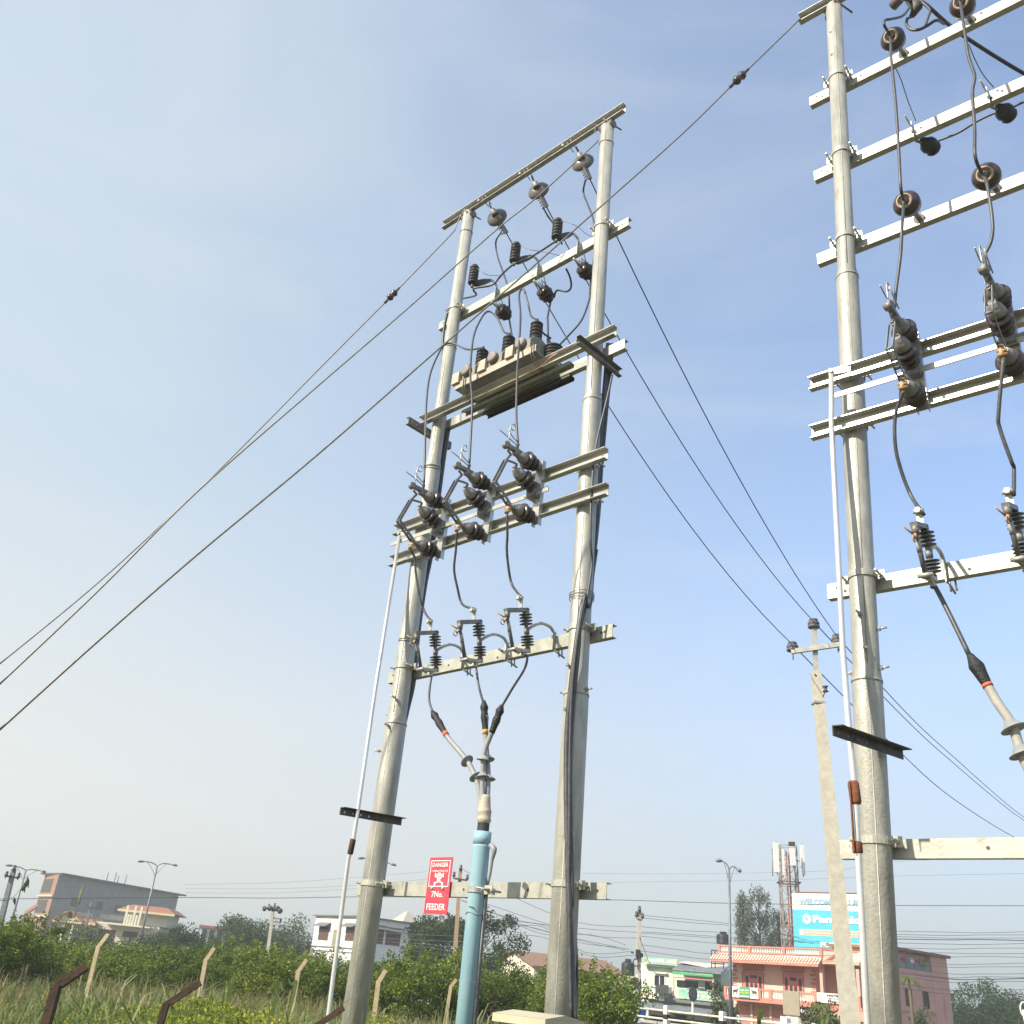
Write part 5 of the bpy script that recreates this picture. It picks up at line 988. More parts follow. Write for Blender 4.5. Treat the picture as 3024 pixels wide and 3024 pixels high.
for i in range(6):
    a0 = pi/2+pi/6+i*pi/3
    for s in (-1, 1):
        w0, w1 = a0, a0+s*.42; mb.poly([(cx2+R_*.15*cos(a0+s*.5), -.03, cz2+R_*.15*sin(a0+s*.5)), (cx2+R_*.9*cos(w0+s*.09), -.03, cz2+R_*.9*sin(w0+s*.09)), (cx2+R_*cos(w1+s*.03), -.03, cz2+R_*sin(w1+s*.03))][::(-1 if s < 0 else 1)], (0, .02, 0))
t.part('star_emblem', mb, 'bill_white')
# hotel name board and banners on the pink balcony
def board(name, lb, pl, r, m_, y=-.12, th=.05, cat='sign', group=None):
    t = T(name, lb, cat, pl, ((r[0]+r[1])/2, y, r[2]), group); mb = MB(); mb.box((r[0], y, r[2]), (r[1], y+th, r[3])); t.part('board', mb, m_); return t
r = rect(PK, 'D1', 1690, 840, 2260, 1075, .1); t = board('hotel_sign', 'white hotel name board on the balcony of the pink hotel', PK, r, 'white_paint')
w, h = r[1]-r[0], r[3]-r[2]
btxt('HOTEL', r[0]+w*.36, r[0]+w*.82, r[3]-h*.12, r[3]-h*.34, 'text_dark', t=t, y=-.15, bold=.03); btxt('HALAL KITCHEN', r[0]+w*.42, r[0]+w*.96, r[3]-h*.46, r[3]-h*.56, 'grey_trim', t=t, y=-.15); btxt('&', r[0]+w*.60, r[0]+w*.64, r[3]-h*.62, r[3]-h*.70, 'grey_trim', t=t, y=-.15); btxt('RESTAURANT', r[0]+w*.48, r[0]+w*.94, r[3]-h*.76, r[3]-h*.90, 'grey_trim', t=t, y=-.15)
r = rect(PK, 'D1', 75, 755, 580, 965, .1); r = (r[0], r[1], zbf-.02, zbal+.05); t = board('banner', 'white and green banner with two brown goats on the pink balcony', PK, r, 'white_paint', cat='banner')
w, h = r[1]-r[0], r[3]-r[2]; mb = MB(); mb.box((r[0]+w*.29, -.135, r[2]), (r[0]+w*.70, -.121, r[3])); t.part('green_panel', mb, 'sign_green')
gx = r[0]+w*.5
btxt('खसी बोका', gx-w*.16, gx+w*.16, r[3]-h*.22, r[3]-h*.38, 'bill_white', t=t, y=-.15, bold=.02); btxt('मासु पसल', gx-w*.17, gx+w*.17, r[3]-h*.46, r[3]-h*.68, 'sign_lime', t=t, y=-.15, bold=.03); mb = MB(); mb.box((gx-w*.16, -.15, r[3]-h*.90), (gx+w*.16, -.136, r[3]-h*.80)); t.part('pale_strip', mb, 'bill_white')
for cx3, s in ((r[0]+w*.14, 1), (r[0]+w*.86, -1)):
    G = [(-.42, .10), (-.36, .34), (-.1, .38), (.22, .36), (.34, .55), (.52, .60), (.50, .42), (.40, .34), (.36, .12), (.30, -.02), (.27, -.5), (.20, -.5), (.18, 0), (-.20, -.02), (-.27, -.5), (-.34, -.5), (-.34, 0)]
    mb = MB(); pts = [(cx3+s*x*w*.22, -.15, (r[2]+r[3])/2+z*h*.55) for x, z in G]; mb.poly(pts if s < 0 else pts[::-1], (0, .015, 0)); t.part('goat_picture', mb, 'goat_brown')
r = rect(PK, 'D1', 1305, 1150, 1900, 1300, .9); t = board('food_sign', 'dark signboard with round food pictures below the pink balcony', PK, r, 'tin_roof_dark', y=-.9)
w, h = r[1]-r[0], r[3]-r[2]; mb = MB(); mb.box((r[0], -.915, r[2]+h*.1), (r[0]+w*.18, -.901, r[3]-h*.05)); t.part('white_square', mb, 'white_paint')
for i, f in enumerate((.09, .27, .46, .66, .85)):
    mb = MB(); mb.poly([(r[0]+w*f+h*.38*cos(a), -.93, (r[2]+r[3])/2+h*.34*sin(a)) for a in [2*pi*k/16 for k in range(16)]][::-1], (0, .02, 0)); pp = t.part('plate_picture', mb, 'bill_bar' if i != 2 else 'white_paint')
    mb = MB(); mb.poly([(r[0]+w*f+h*.26*cos(a), -.94, (r[2]+r[3])/2+h*.23*sin(a)) for a in [2*pi*k/12 for k in range(12)]][::-1], (0, .009, 0)); t.part('food', mb, 'food_orange' if i else 'grey_metal', pp)
# water tanks
def tank(lb, p, r, h, stand=None):
    t = T('water_tank', lb, 'water tank', WLD, p, 'black rooftop water tanks'); mb = MB(); pr = [(0, r*.98)]
    for k in range(5): pr += [(h*(.05+k*.13), r), (h*(.08+k*.13), r*.965), (h*(.13+k*.13), r)]
    mb.lathe(p, (0, 0, 1), pr+[(h*.74, r*.92), (h*.84, r*.55), (h*.84, r*.48), (h, r*.47)], 24); t.part('tank_body', mb, 'tank_black')
    if stand:
        mb = MB(); 
        for sx in (-1, 1):
            for sy in (-1, 1): mb.bar(p+V3((sx*r*.8, sy*r*.8, -stand)), p+V3((sx*r*.8, sy*r*.8, -.1)), .12, .12)
        mb.box(p+V3((-r*1.1, -r*1.1, -.1)), p+V3((r*1.1, r*1.1, -.002))); t.part('stand', mb, 'yellow_wall')
a = atd('C6', 235, 415, 84); tank('black water tank on the roof corner of the pink hotel', a, .56, .92, None)
a = atd('D4', 1275, 1085, 78); tank('black water tank on a stand between orchard and lamp pole', a, .5, 1.15, a.z)
# ---- lodge building
hl = atd('C5', 480, 650, 90); hr = atd('C5', 1140, 700, 88.6); PH = plane2(hl, hr); r = rect(PH, 'C5', 480, 655, 1140, 830)
t = T('lodge_building', 'pale green lodge with painted sign, verandah and tin awning', 'building', PH, (r[0], 0, 0)); LG = t
W2 = rect(PH, 'C5', 515, 820, 1040, 1240, -.4); zt2 = r[2]+.1
def hb(name, m_, k, x0, y0, x1, y1, v, th=.1, lab=None): return LG.part(name, rbox(PH, k, x0, y0, x1, y1, v, th), m_, label=lab)
mb = MB(); q1 = PH.q('C5', 1960, 900, -.4).x; mb.box((W2[0], .4, 0), (q1, 7, zt2)); LG.part('wall', mb, 'pale_green_wall')
mb = MB(); mb.box((r[0]-.9, .8, 0), (W2[0]-.001, 7, zt2-.1)); LG.part('side_wall', mb, 'white_wall')
hb('roof_edge', 'grey_trim', 'C5', 500, 820, 1060, 850, .1, .5)
window(LG, PH, rect(PH, 'C5', 690, 985, 910, 1240, -.4), -.4, 'white_paint', 'glass_dark', .08, 1)
hb('window_hood', 'pale_green_wall', 'C5', 680, 945, 930, 985, -.1, .3)
mb = MB(); a = PH.q('C5', 1040, 880, 1.2); b = PH.q('C5', 1960, 890, 1.2); mb.add([(a.x, -1.2, a.z), (b.x, -1.2, a.z-.05), (b.x, .5, a.z+.55), (a.x, .5, a.z+.55), (a.x, -1.2, a.z-.08), (b.x, -1.2, a.z-.13), (b.x, .5, a.z+.47), (a.x, .5, a.z+.47)], [(0, 1, 2, 3), (7, 6, 5, 4), (4, 5, 1, 0), (5, 6, 2, 1), (7, 4, 0, 3), (6, 7, 3, 2)]); LG.part('verandah_roof', mb, 'tin_sheet')
mb = MB(); a = PH.q('C5', 1150, 780, .2); b = PH.q('C5', 1850, 890, .2); mb.add([(a.x, -.2, a.z+.1), (a.x+.2, .8, a.z+.25), (b.x+.8, .8, a.z+.2), (b.x, -.2, b.z)], [(0, 3, 2, 1)]); LG.part('tarpaulin', mb, 'peach_wall')
hb('fascia', 'coral', 'C5', 1045, 1050, 1815, 1092, 1.0, .12)
for x in (1045, 1810): hb('verandah_post', 'peach_wall', 'C5', x-12, 1060, x+18, 1400, 1.0, .12)
hb('verandah_opening', 'glass_dark', 'C5', 1125, 1092, 1960, 1290, -.3, .05)
hb('partition', 'pale_green_wall', 'C5', 1530, 1092, 1660, 1290, -.2, .04)
hb('verandah_wall', 'grey_trim', 'C5', 975, 1240, 1050, 1460, .9, .2)
hb('verandah_floor', 'grey_trim', 'C5', 420, 1450, 1960, 1520, 1.1, 1.4)
hb('opening', 'window_dark', 'C5', 780, 1240, 975, 1445, .3, .05)
for a_ in ((230, 1090, 275, 1460), (955, 1230, 1030, 1460)): hb('pillar', 'grey_trim' if a_[0] > 300 else 'pale_green_wall', 'C5', *a_, .95, .2)
hb('parapet_sheet', 'window_brown', 'C5', 425, 1215, 575, 1260, .8, .06); hb('parapet_cloth', 'laundry_teal', 'C5', 620, 1222, 735, 1258, .8, .06)
mb = MB(); a = PH.q('C5', 100, 1480, 1.6); b = PH.q('C5', 1960, 1580, 1.6); zA = PH.q('C5', 900, 1530, 1.3).z; zB = PH.q('C5', 900, 1680, 3.4).z
mb.add([(a.x, -1.2, zA), (b.x, -1.2, zA-.15), (b.x, -3.6, zB-.1), (a.x, -3.6, zB)], [(3, 2, 1, 0)]); mb.add([(a.x, -1.2, zA-.05), (b.x, -1.2, zA-.2), (b.x, -3.6, zB-.15), (a.x, -3.6, zB-.05)], [(0, 1, 2, 3)]); LG.part('awning', mb, 'tin_sheet')
hb('shop_front', 'window_dark', 'C5', 620, 1700, 1960, 2050, .0, .1)
t = board('lodge_sign', 'painted lodge name board on the pale green building', PH, (r[0], r[1], r[2], r[3]), 'sign_teal', y=-.12); w, h = r[1]-r[0], r[3]-r[2]
btxt('RINI', r[0]+w*.17, r[0]+w*.36, r[3]-h*.22, r[3]-h*.68, 'bill_white', t=t, y=-.16, bold=.04); btxt('TA', r[0]+w*.04, r[0]+w*.155, r[3]-h*.20, r[3]-h*.62, 'text_orange', t=t, y=-.16, bold=.03); btxt('HOTEL LODGE', r[0]+w*.39, r[0]+w*.985, r[3]-h*.25, r[3]-h*.74, 'bill_white', t=t, y=-.16, bold=.04)
r = rect(PH, 'C5', 1045, 925, 1815, 1045, 1.15); t = board('restaurant_sign', 'green strip sign with pale lettering under the verandah roof', PH, r, 'sign_green', y=-1.2); w = r[1]-r[0]
btxt('होटल लज एण्ड रेष्टुरेन्ट', r[0]+w*.25, r[1]-w*.03, r[3]-.08, r[2]+.10, 'bill_white', t=t, y=-1.24, bold=.02)
r = rect(PH, 'C5', 1165, 1265, 1830, 1500, 1.15); t = board('restaurant_banner', 'pale yellow and green food banner on the verandah rail', PH, r, 'sign_teal', y=-1.25, cat='banner'); w = r[1]-r[0]
btxt('होटल लज एण्ड रेष्टुरेन्ट', r[0]+w*.25, r[1]-w*.02, r[3]-.22, r[2]+.55, 'bill_white', t=t, y=-1.29, bold=.02)
for f in (.35, .55, .73, .90):
    mb = MB(); mb.poly([(r[0]+w*f+.20*cos(a), -1.29, r[2]+.28+.15*sin(a)) for a in [2*pi*k/12 for k in range(12)]][::-1], (0, .02, 0)); t.part('food_picture', mb, 'bill_bar')
for a_, lb in (((305, 1260, 365, 1440), 'small white board left of the lamp pole at the lodge'), ((418, 1260, 755, 1460), 'white painted notice board on the lodge parapet')):
    rr = rect(PH, 'C5', *a_, 1.2); t = board('notice_board', lb, PH, rr, 'white_paint', y=-1.25); w = rr[1]-rr[0]
    if w > 1: btxt('चिया नास्ता', rr[0]+w*.1, rr[1]-w*.1, rr[2]+.45, rr[2]+.2, 'text_orange', t=t, y=-1.29)
# black steel stand by the hotel corner
a = atd('C5', 1785, 765, 83); t = T('steel_frame', 'black steel frame standing on the lodge roof by the pink hotel', 'frame', PH, PH.L(a)); mb = MB(); p = PH.L(a); h = PH.L(atd('C5', 1785, 530, 83)).z-p.z
for dx in (0, .3, 1.0): mb.bar(p+V3((dx, 0, -.4)), p+V3((dx, 0, h)), .06, .06)
mb.bar(p+V3((0, 0, h)), p+V3((1.1, 0, h)), .08, .08, (0, 1, 0)); mb.bar(p+V3((0, 0, -.05)), p+V3((1.1, 0, -.05)), .08, .08, (0, 1, 0)); t.part('tubing', mb, 'black_paint')
# ---- white house
a = atd('C2', 1400, 660, 107.8); c_ = atd('C3', 215, 672, 100); PWh = plane2(a, c_); b_ = atd('C3', 800, 765, 104.4); PWr = plane2(c_, b_)
hx = PWh.L(c_).x; zt = (a.z+c_.z)/2; lenr = (b_-c_).length; t = T('white_house', 'white flat roofed house with hooded windows behind the orchard', 'building', PWh, (0, 0, 0))
PWr = PL(PWh.W((hx, 0, 0)), (PWh.B.x, PWh.B.y)); lenr = PWr.L(b_).x
mb = MB(); mb.box((0, 0, 0), (hx, lenr, zt)); t.part('wall', mb, 'white_wall'); mb = MB(); mb.box((-.3, -.3, zt), (hx+.3, lenr+1.2, zt+.12)); t.part('roof', mb, 'grey_trim')
def hooded(pl, r, to, m_='window_brown'):
    o = window(t, pl, r, 0, m_, m_ if 0 else 'window_brown', .07, 3, 2, .05, to=to); h = MB(); h.add([(r[0]-.25, -.7, r[3]+.05), (r[1]+.25, -.7, r[3]+.05), (r[1]+.25, 0, r[3]+.42), (r[0]-.25, 0, r[3]+.42), (r[0]-.25, -.7, r[3]-.0), (r[1]+.25, -.7, r[3]), (r[1]+.25, 0, r[3]+.34), (r[0]-.25, 0, r[3]+.34)], [(0, 1, 2, 3), (7, 6, 5, 4), (4, 5, 1, 0), (5, 6, 2, 1), (7, 4, 0, 3)])
    if to: h = xf(h, pl, to)
    t.part('window_hood', h, 'grey_metal')
hooded(PWh, rect(PWh, 'C2', 1435, 760, 1505, 890), None); hooded(PWh, rect(PWh, 'C2', 1690, 768, 1765, 898), None)
for k, x0, y0, x1, y1 in (('C3', 345, 785, 415, 930), ('C3', 455, 805, 575, 950), ('C3', 680, 850, 730, 950)): hooded(PWr, rect(PWr, k, x0, y0, x1, y1), PWh)
mb = MB(); r = rect(PWh, 'C2', 1570, 790, 1600, 960); mb.box((r[0], -.08, r[2]), (r[1], -.001, r[3])); t.part('wall_panel', mb, 'board_grey')
mb = MB(); z_ = zt-2.9; mb.box((-.05, -.06, z_), (hx, -.001, z_+.12)); mb.box((-.05, -.06, z_-.35), (hx, -.001, z_-.27)); t.part('moulding', mb, 'grey_trim')
sp0 = PWr.q('C3', 640, 730, -1.5); mb = MB(); cx4 = sp0.x; za = PWr.q('C3', 638, 605, -1.5).z; base = [(cx4-1.2, .3, zt+.12), (cx4+1.2, .3, zt+.12), (cx4+1.2, 2.7, zt+.12), (cx4-1.2, 2.7, zt+.12), (cx4, 1.5, za)]
mb.add(base, [(0, 1, 4), (1, 2, 4), (2, 3, 4), (3, 0, 4), (3, 2, 1, 0)]); t.part('roof_spire', xf(mb, PWr, PWh), 'concrete'); 
# ---- small cream house right
a = atd('C3', 1540, 1060, 95); b_ = atd('C3', 1860, 1110, 88); PC_ = plane2(a, b_); ap = PC_.q('C3', 1672, 985); el = PC_.q('C3', 1545, 1062); er = PC_.q('C3', 1862, 1112)
ze = (el.z+er.z)/2; t = T('cream_house', 'small cream gabled house with brown tiled roof', 'building', PC_, (0, 0, 0)); mx_ = ap.x; hw = max(er.x-mx_, mx_-el.x)
mb = MB(); mb.poly([(el.x, 0, 0), (er.x, 0, 0), (er.x, 0, er.z-.1), (mx_, 0, ap.z-.1), (el.x, 0, el.z-.1)], (0, 9, 0)); t.part('wall', mb, 'cream_wall')
mb = MB(); mb.add([(mx_, -.3, ap.z), (er.x+.3, -.3, er.z-.15), (er.x+.3, 9.2, er.z-.15), (mx_, 9.2, ap.z), (mx_, -.3, ap.z-.12), (er.x+.3, -.3, er.z-.27), (er.x+.3, 9.2, er.z-.27), (mx_, 9.2, ap.z-.12), (el.x-.3, -.3, el.z-.15), (el.x-.3, 9.2, el.z-.15), (el.x-.3, -.3, el.z-.27), (el.x-.3, 9.2, el.z-.27)], [(0, 1, 2, 3), (0, 4, 5, 1), (8, 0, 3, 9), (8, 10, 4, 0), (1, 5, 6, 2), (4, 7, 6, 5), (10, 11, 7, 4)]); t.part('roof', mb, 'brown_tile')
mb = MB(); mb.box((el.x+.5, -.05, .3), (el.x+2.0, -.001, 1.9)); t.part('window', mb, 'window_brown')
# ---- grey concrete block with brick end
a = atd('C1', 570, 265, 190); b_ = atd('C1', 1700, 465, 213); PG = plane2(a, b_); gl = PG.L(b_).x; zt = (a.z+b_.z)/2
PGb = PL(PG.W((0, 0, 0)), (-PG.B.x, -PG.B.y)); bw = 7.6
PGb = PL(PG.W((0, 0, 0))+PG.B*0, (-PG.B.x*-1, -PG.B.y*-1))  # brick end: seen from its own plane, right end at the corner
dirL = Vector((-PG.B.x, -PG.B.y, 0))
e0 = PG.W((0, 0, 0)); bl_ = atd('C1', 425, 300, 197); PGb = plane2(Vector((bl_.x, bl_.y, 0)), e0); bw = PGb.L(e0).x
t = T('unfinished_building', 'long unfinished grey building with brick end wall far left', 'building', PG, (0, 0, 0))
mb = MB(); mb.add([PG.L(PG.W((0, 0, 0))), V3((gl, 0, 0)), V3((gl, 12, 0)), PG.L(PGb.W((0, 0, 0))), V3((0, 0, zt)), V3((gl, 0, zt)), V3((gl, 12, zt)), PG.L(PGb.W((0, 0, zt)))], [(0, 1, 5, 4), (1, 2, 6, 5), (2, 3, 7, 6), (4, 5, 6, 7), (3, 0, 4, 7)]); t.part('wall', mb, 'concrete_grey')
mb = MB(); mb.box((0, -.08, 0), (bw+.0, -.01, zt)); wins = [rect(PGb, 'C1', 400, 312, 480, 435), rect(PGb, 'C1', 350, 505, 425, 632)]
t.part('brick_face', xf(mb, PGb, PG), 'brick_wall')
for r in wins: mb = MB(); mb.box((max(.3, r[0]), -.12, r[2]), (r[1], -.081, r[3])); t.part('window_opening', xf(mb, PGb, PG), 'window_dark')
for z_ in (PGb.q('C1', 400, 465).z, PGb.q('C1', 380, 660).z): mb = MB(); mb.box((-.2, -.35, z_-.2), (bw+.2, -.09, z_+.12)); t.part('floor_band', xf(mb, PGb, PG), 'concrete')
p4 = PG.L(PGb.W((0, 0, 0))); mb = MB(); mb.poly([(-.3, -.9, zt), (gl+1.2, -.9, zt), (gl+1.2, 12, zt), (p4.x-1.2, p4.y, zt), (p4.x-1.0, p4.y-1.0, zt)], (0, 0, .28)); t.part('roof_slab', mb, 'dark_iron')
for x_, y0, y1 in ((1010, 330, 260), (1085, 340, 260), (1115, 345, 290), (1185, 355, 283)):
    p = PG.q('C1', x_, y0, -2); h = PG.q('C1', x_, y1, -2).z; mb = MB(); mb.tube([(p.x, 2, zt+.28), (p.x, 2, h+.3)], .07, 6); t.part('rebar_post', mb, 'rust_dark')
for x_, y_ in ((710, 530), (945, 563), (1120, 595)):
    p = PG.q('C1', x_, y_); mb = MB(); mb.box((p.x-.8, -.05, p.z-.7), (p.x+.8, -.001, p.z+.7)); t.part('window_opening', mb, 'window_dark')
mb = MB(); p = PGb.q('C1', 215, 650); mb.box((p.x, .2, 0), (bw, 3, p.z+.1)); t.part('brick_annex', xf(mb, PGb, PG), 'brick_wall')
# ---- yellow house with red eaves
a = atd('C1', 590, 700, 118); b_ = atd('C1', 1340, 740, 116); PY = plane2(a, b_); t = T('yellow_house', 'cream and yellow house with red tiled eaves before the grey building', 'building', PY, (0, 0, 0))
Y = lambda k, x, y, v=0: PY.q(k, x, y, v)
r = rect(PY, 'C1', 592, 700, 820, 870); mb = MB(); mb.box((r[0], 0, 0), (r[1], 5, r[3])); t.part('wall', mb, 'yellow_wall')
r2 = rect(PY, 'C1', 820, 720, 1330, 900); mb = MB(); mb.box((r2[0]+.001, 1, 0), (r2[1]+1.5, 8, Y('C1', 1000, 715).z)); t.part('wall', mb, 'cream_wall')
r3 = rect(PY, 'C1', 1190, 595, 1345, 745); mb = MB(); mb.box((r3[0], 1.2, r3[2]), (r3[1]+2.3, 8, r3[3])); t.part('upper_wall', mb, 'cream_wall')
def hiproof(x0, x1, z, ov, y0, y1, h=.55, m_='red_tile'):
    mb = MB(); mb.add([(x0-ov, y0-ov, z), (x1+ov, y0-ov, z), (x1+ov, y1+ov, z), (x0-ov, y1+ov, z), (x0+.3, y0+.4, z+h), (x1-.3, y0+.4, z+h), (x1-.3, y1, z+h), (x0+.3, y1, z+h)], [(0, 1, 5, 4), (1, 2, 6, 5), (2, 3, 7, 6), (3, 0, 4, 7), (4, 5, 6, 7), (3, 2, 1, 0)]); o = t.part('roof', mb, m_)
    f = MB(); f.box((x0-ov-.05, y0-ov-.06, z-.22), (x1+ov+.05, y0-ov+.02, z-.001)); t.part('fascia', f, 'yellow_wall', o)
hiproof(r[0], r[1], r[3], .7, 0, 5); hiproof(r3[0], r3[1]+2.3, r3[3], .8, 1.2, 8, .6)
mb = MB(); gxc = Y('C1', 690, 650).x; zb_ = Y('C1', 690, 705, .8).z; zp = Y('C1', 692, 618, .8).z; mb.poly([(gxc-1.5, -.8, zb_), (gxc+1.5, -.8, zb_), (gxc, -.8, zp)], (0, 1.4, 0)); o = t.part('gable', mb, 'yellow_wall')
mb = MB(); mb.bar((gxc-1.6, -.3, zb_), (gxc, -.3, zp+.08), 1.6, .12, (0, 0, 1)); mb.bar((gxc+1.6, -.3, zb_), (gxc, -.3, zp+.08), 1.6, .12, (0, 0, 1)); t.part('gable_roof', mb, 'red_tile', o)
mb = MB(); mb.poly([(gxc-.3, -.82, zb_+.25), (gxc+.3, -.82, zb_+.25), (gxc, -.82, zb_+1.1)], (0, .015, 0)); t.part('vent', mb, 'window_dark', o)
mb = MB(); zt_ = Y('C1', 640, 625).z
for i in range(26): x = r[0]+(r[1]-r[0])*i/25; mb.box((x-.04, 0, r[3]+.55), (x+.04, .08, zt_+.1))
mb.box((r[0], -.02, zt_), (r[1], .1, zt_+.12)); t.part('roof_railing', mb, 'tin_sheet')
for x_, y0, y1 in ((620, 775, 850),): rr = rect(PY, 'C1', 615, 765, 655, 860); mb = MB(); mb.box((rr[0], -.03, rr[2]-1), (rr[1], -.001, rr[3])); t.part('arched_opening', mb, 'window_brown')
for x0, x1 in ((690, 745),): rr = rect(PY, 'C1', x0, 795, x1, 860); window(t, PY, rr, 0, 'white_paint', 'window_dark', .08, 2)
for x0 in (620, 705): pa_ = Y('C1', x0, 710, .5); mb = MB(); mb.box((pa_.x-.1, -.6, 0), (pa_.x+.1, -.4, pa_.z+.3)); t.part('column', mb, 'bill_cream')
mb = MB(); zb2 = Y('C1', 1240, 745, .4).z
for x_ in (1185, 1210, 1235, 1262, 1290, 1320): p = Y('C1', x_, 700, .3); mb.box((p.x-.1, -.3, zb2), (p.x+.1, -.1, zb2+1.9 if x_ in (1185, 1262, 1320) else zb2+1.0))
t.part('balcony_columns', mb, 'bill_cream'); mb = MB(); mb.box((r2[0]+2, -.35, zb2-.15), (r3[1]+1, 1.19, zb2)); t.part('balcony_slab', mb, 'cream_wall')
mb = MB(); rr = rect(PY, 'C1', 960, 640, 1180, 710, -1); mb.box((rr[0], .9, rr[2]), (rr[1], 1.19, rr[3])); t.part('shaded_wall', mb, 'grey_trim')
rr = rect(PY, 'C1', 950, 780, 1085, 870, -1); window(t, PY, (rr[0], rr[1], rr[2], rr[3]), -1, 'window_brown', 'window_dark', .1, 3)
rr = rect(PY, 'C1', 1175, 800, 1300, 870, -1); window(t, PY, rr, -1, 'window_brown', 'window_dark', .1, 3)
# ---- small far buildings
for (k, x0, y0, x1, y1, D), nm, lb, wm, rm in ((('C2', 310, 745, 600, 870, 140), 'low_building', 'low white building with open bays between the far trees', 'white_wall', 'red_tile'), (('C2', 1065, 800, 1155, 860, 170), 'far_shed', 'small grey roofed shed far behind the orchard', 'concrete_grey', 'tin_sheet'), (('C5', -130, 980, 110, 1420, 95), 'shop_shed', 'dim shed with brown roof behind the tree left of the lodge', 'tin_roof_dark', 'brown_tile')):
    a = atd(k, x0, y0, D); b_ = atd(k, x1, y0+(25 if D > 100 else 0), D); P_ = plane2(a, b_); w = (b_-a).length; t = T(nm, lb, 'building', P_, (0, 0, 0)); mb = MB(); mb.box((0, 0, 0), (w, 6, a.z-.3)); t.part('wall', mb, wm)
    mb = MB(); mb.box((-.3, -.5, a.z-.3), (w+.3, 6.3, a.z)); t.part('roof', mb, rm)
    for i in range(4): mb = MB(); xx = w*(i+.2)/4; mb.box((xx, -.03, max(.2, a.z-2.0)), (xx+w*.15, -.001, a.z-.5)); t.part('opening', mb, 'window_dark')
# ================================================================ vegetation
def leaf_mesh(name, cen, size, asp=.45, updir=None, jitter=1.0, fold=0):
    """many small leaf faces: cen Nx3, size N"""
    n = len(cen); d = rng.normal(size=(n, 3))
    if updir is not None: d = d*jitter+np.array(updir)
    d /= np.linalg.norm(d, axis=1)[:, None]
    e = rng.normal(size=(n, 3)); s = np.cross(d, e); s /= np.linalg.norm(s, axis=1)[:, None]
    L_ = size[:, None]; w = L_*asp
    v = np.stack([cen-d*L_*.5, cen+s*w*.5, cen+d*L_*.5, cen-s*w*.5], axis=1).reshape(-1, 3)
    me = bpy.data.meshes.new(name); me.vertices.add(4*n); me.vertices.foreach_set('co', v.astype(np.float32).ravel())
    me.loops.add(4*n); me.loops.foreach_set('vertex_index', np.arange(4*n, dtype=np.int32)); me.polygons.add(n); me.polygons.foreach_set('loop_start', np.arange(0, 4*n, 4, dtype=np.int32)); me.update(calc_edges=True)
    return me
def crown_pts(nc, nl, rad, cz, clr, flat=.8, low=.15, seed=0, hollow=.35):
    """leaf centres: nc clumps spread in an uneven crown of radii rad, each clump a loose ball of nl leaves"""
    C_ = []; i = 0
    while len(C_) < nc:
        p = rng.normal(size=3); p /= np.linalg.norm(p); r = hollow+(1-hollow)*rng.random()**.5; p = p*r
        if p[2] < -1+low: continue
        bump = 1+.18*math.sin(3*math.atan2(p[1], p[0])+seed)+.12*math.sin(5*p[2]+seed*2)
        C_.append(p*bump*np.array(rad))
    C_ = np.array(C_); cl = np.repeat(C_, nl, axis=0); r_ = np.repeat(clr*(.6+.8*rng.random(nc)), nl)
    o = rng.normal(size=cl.shape); o /= np.linalg.norm(o, axis=1)[:, None]; o *= (rng.random(len(cl))**.4)[:, None]*r_[:, None]*np.array([1, 1, flat])
    pts = cl+o; pts[:, 2] += cz; return pts, C_+np.array([0, 0, cz])
def tree(name, label, loc, rad, cz, nc, nl, clr, leaf, m_, trunk=.09, group=None, hollow=.35, nlimb=10, flat=.8, seed=1, low=.15, multi=1, sprig=0):
    t = T(name, label, 'tree', WLD, loc, group); pts, C_ = crown_pts(nc, nl, rad, cz, clr, flat, low, seed, hollow)
    if sprig:
        ex = []
        for q in range(sprig):
            a_ = rng.random()*6.28; r_ = rng.random()**.5; e0 = np.array([math.cos(a_)*rad[0]*r_, math.sin(a_)*rad[1]*r_, cz+rad[2]*(1.05-r_*r_*.9)]); dr_ = np.array([math.cos(a_)*.5*r_, math.sin(a_)*.5*r_, 1.0]); ln_ = .25+.4*rng.random()
            k_ = 46; tt_ = rng.random(k_); ex.append(e0+np.outer(tt_, dr_*ln_)+rng.normal(size=(k_, 3))*.055)
        pts = np.concatenate([pts]+ex)
    me = leaf_mesh('crown', pts, leaf*(.6+.8*rng.random(len(pts))), .5); t.meshpart('crown', me, m_)
    mb = MB(); 
    for q in range(multi):
        bx = V3((0.12*q*(1 if q % 2 else -1), .05*q, 0)); fork = V3((bx.x*2, bx.y*2, max(.35, cz-rad[2]*.7))); mb.tube([bx-V3((0, 0, .1)), bx+(fork-bx)*.5+V3((.04, 0, 0)), fork], [trunk, trunk*.8, trunk*.65], 7)
        for c in C_[rng.choice(len(C_), min(nlimb, len(C_)), replace=False)]:
            c = V3(c); m_d = fork+(c-fork)*.5+V3((0, 0, .12*(c-fork).length)); mb.tube([fork, m_d, c], [trunk*.5, trunk*.28, trunk*.08], 5, smooth=2)
    me = mb.mesh('trunk'); t.meshpart('trunk', me, 'bark'); return t
def topz(k, x, y, D): return atd(k, x, y, D).z
ORD = ['first', 'second', 'third', 'fourth', 'fifth', 'sixth', 'seventh', 'eighth', 'ninth', 'tenth', 'eleventh', 'twelfth', 'thirteenth', 'fourteenth', 'fifteenth', 'sixteenth', 'seventeenth', 'eighteenth', 'nineteenth', 'twentieth', 'twenty first', 'twenty second', 'twenty third']
protos = []
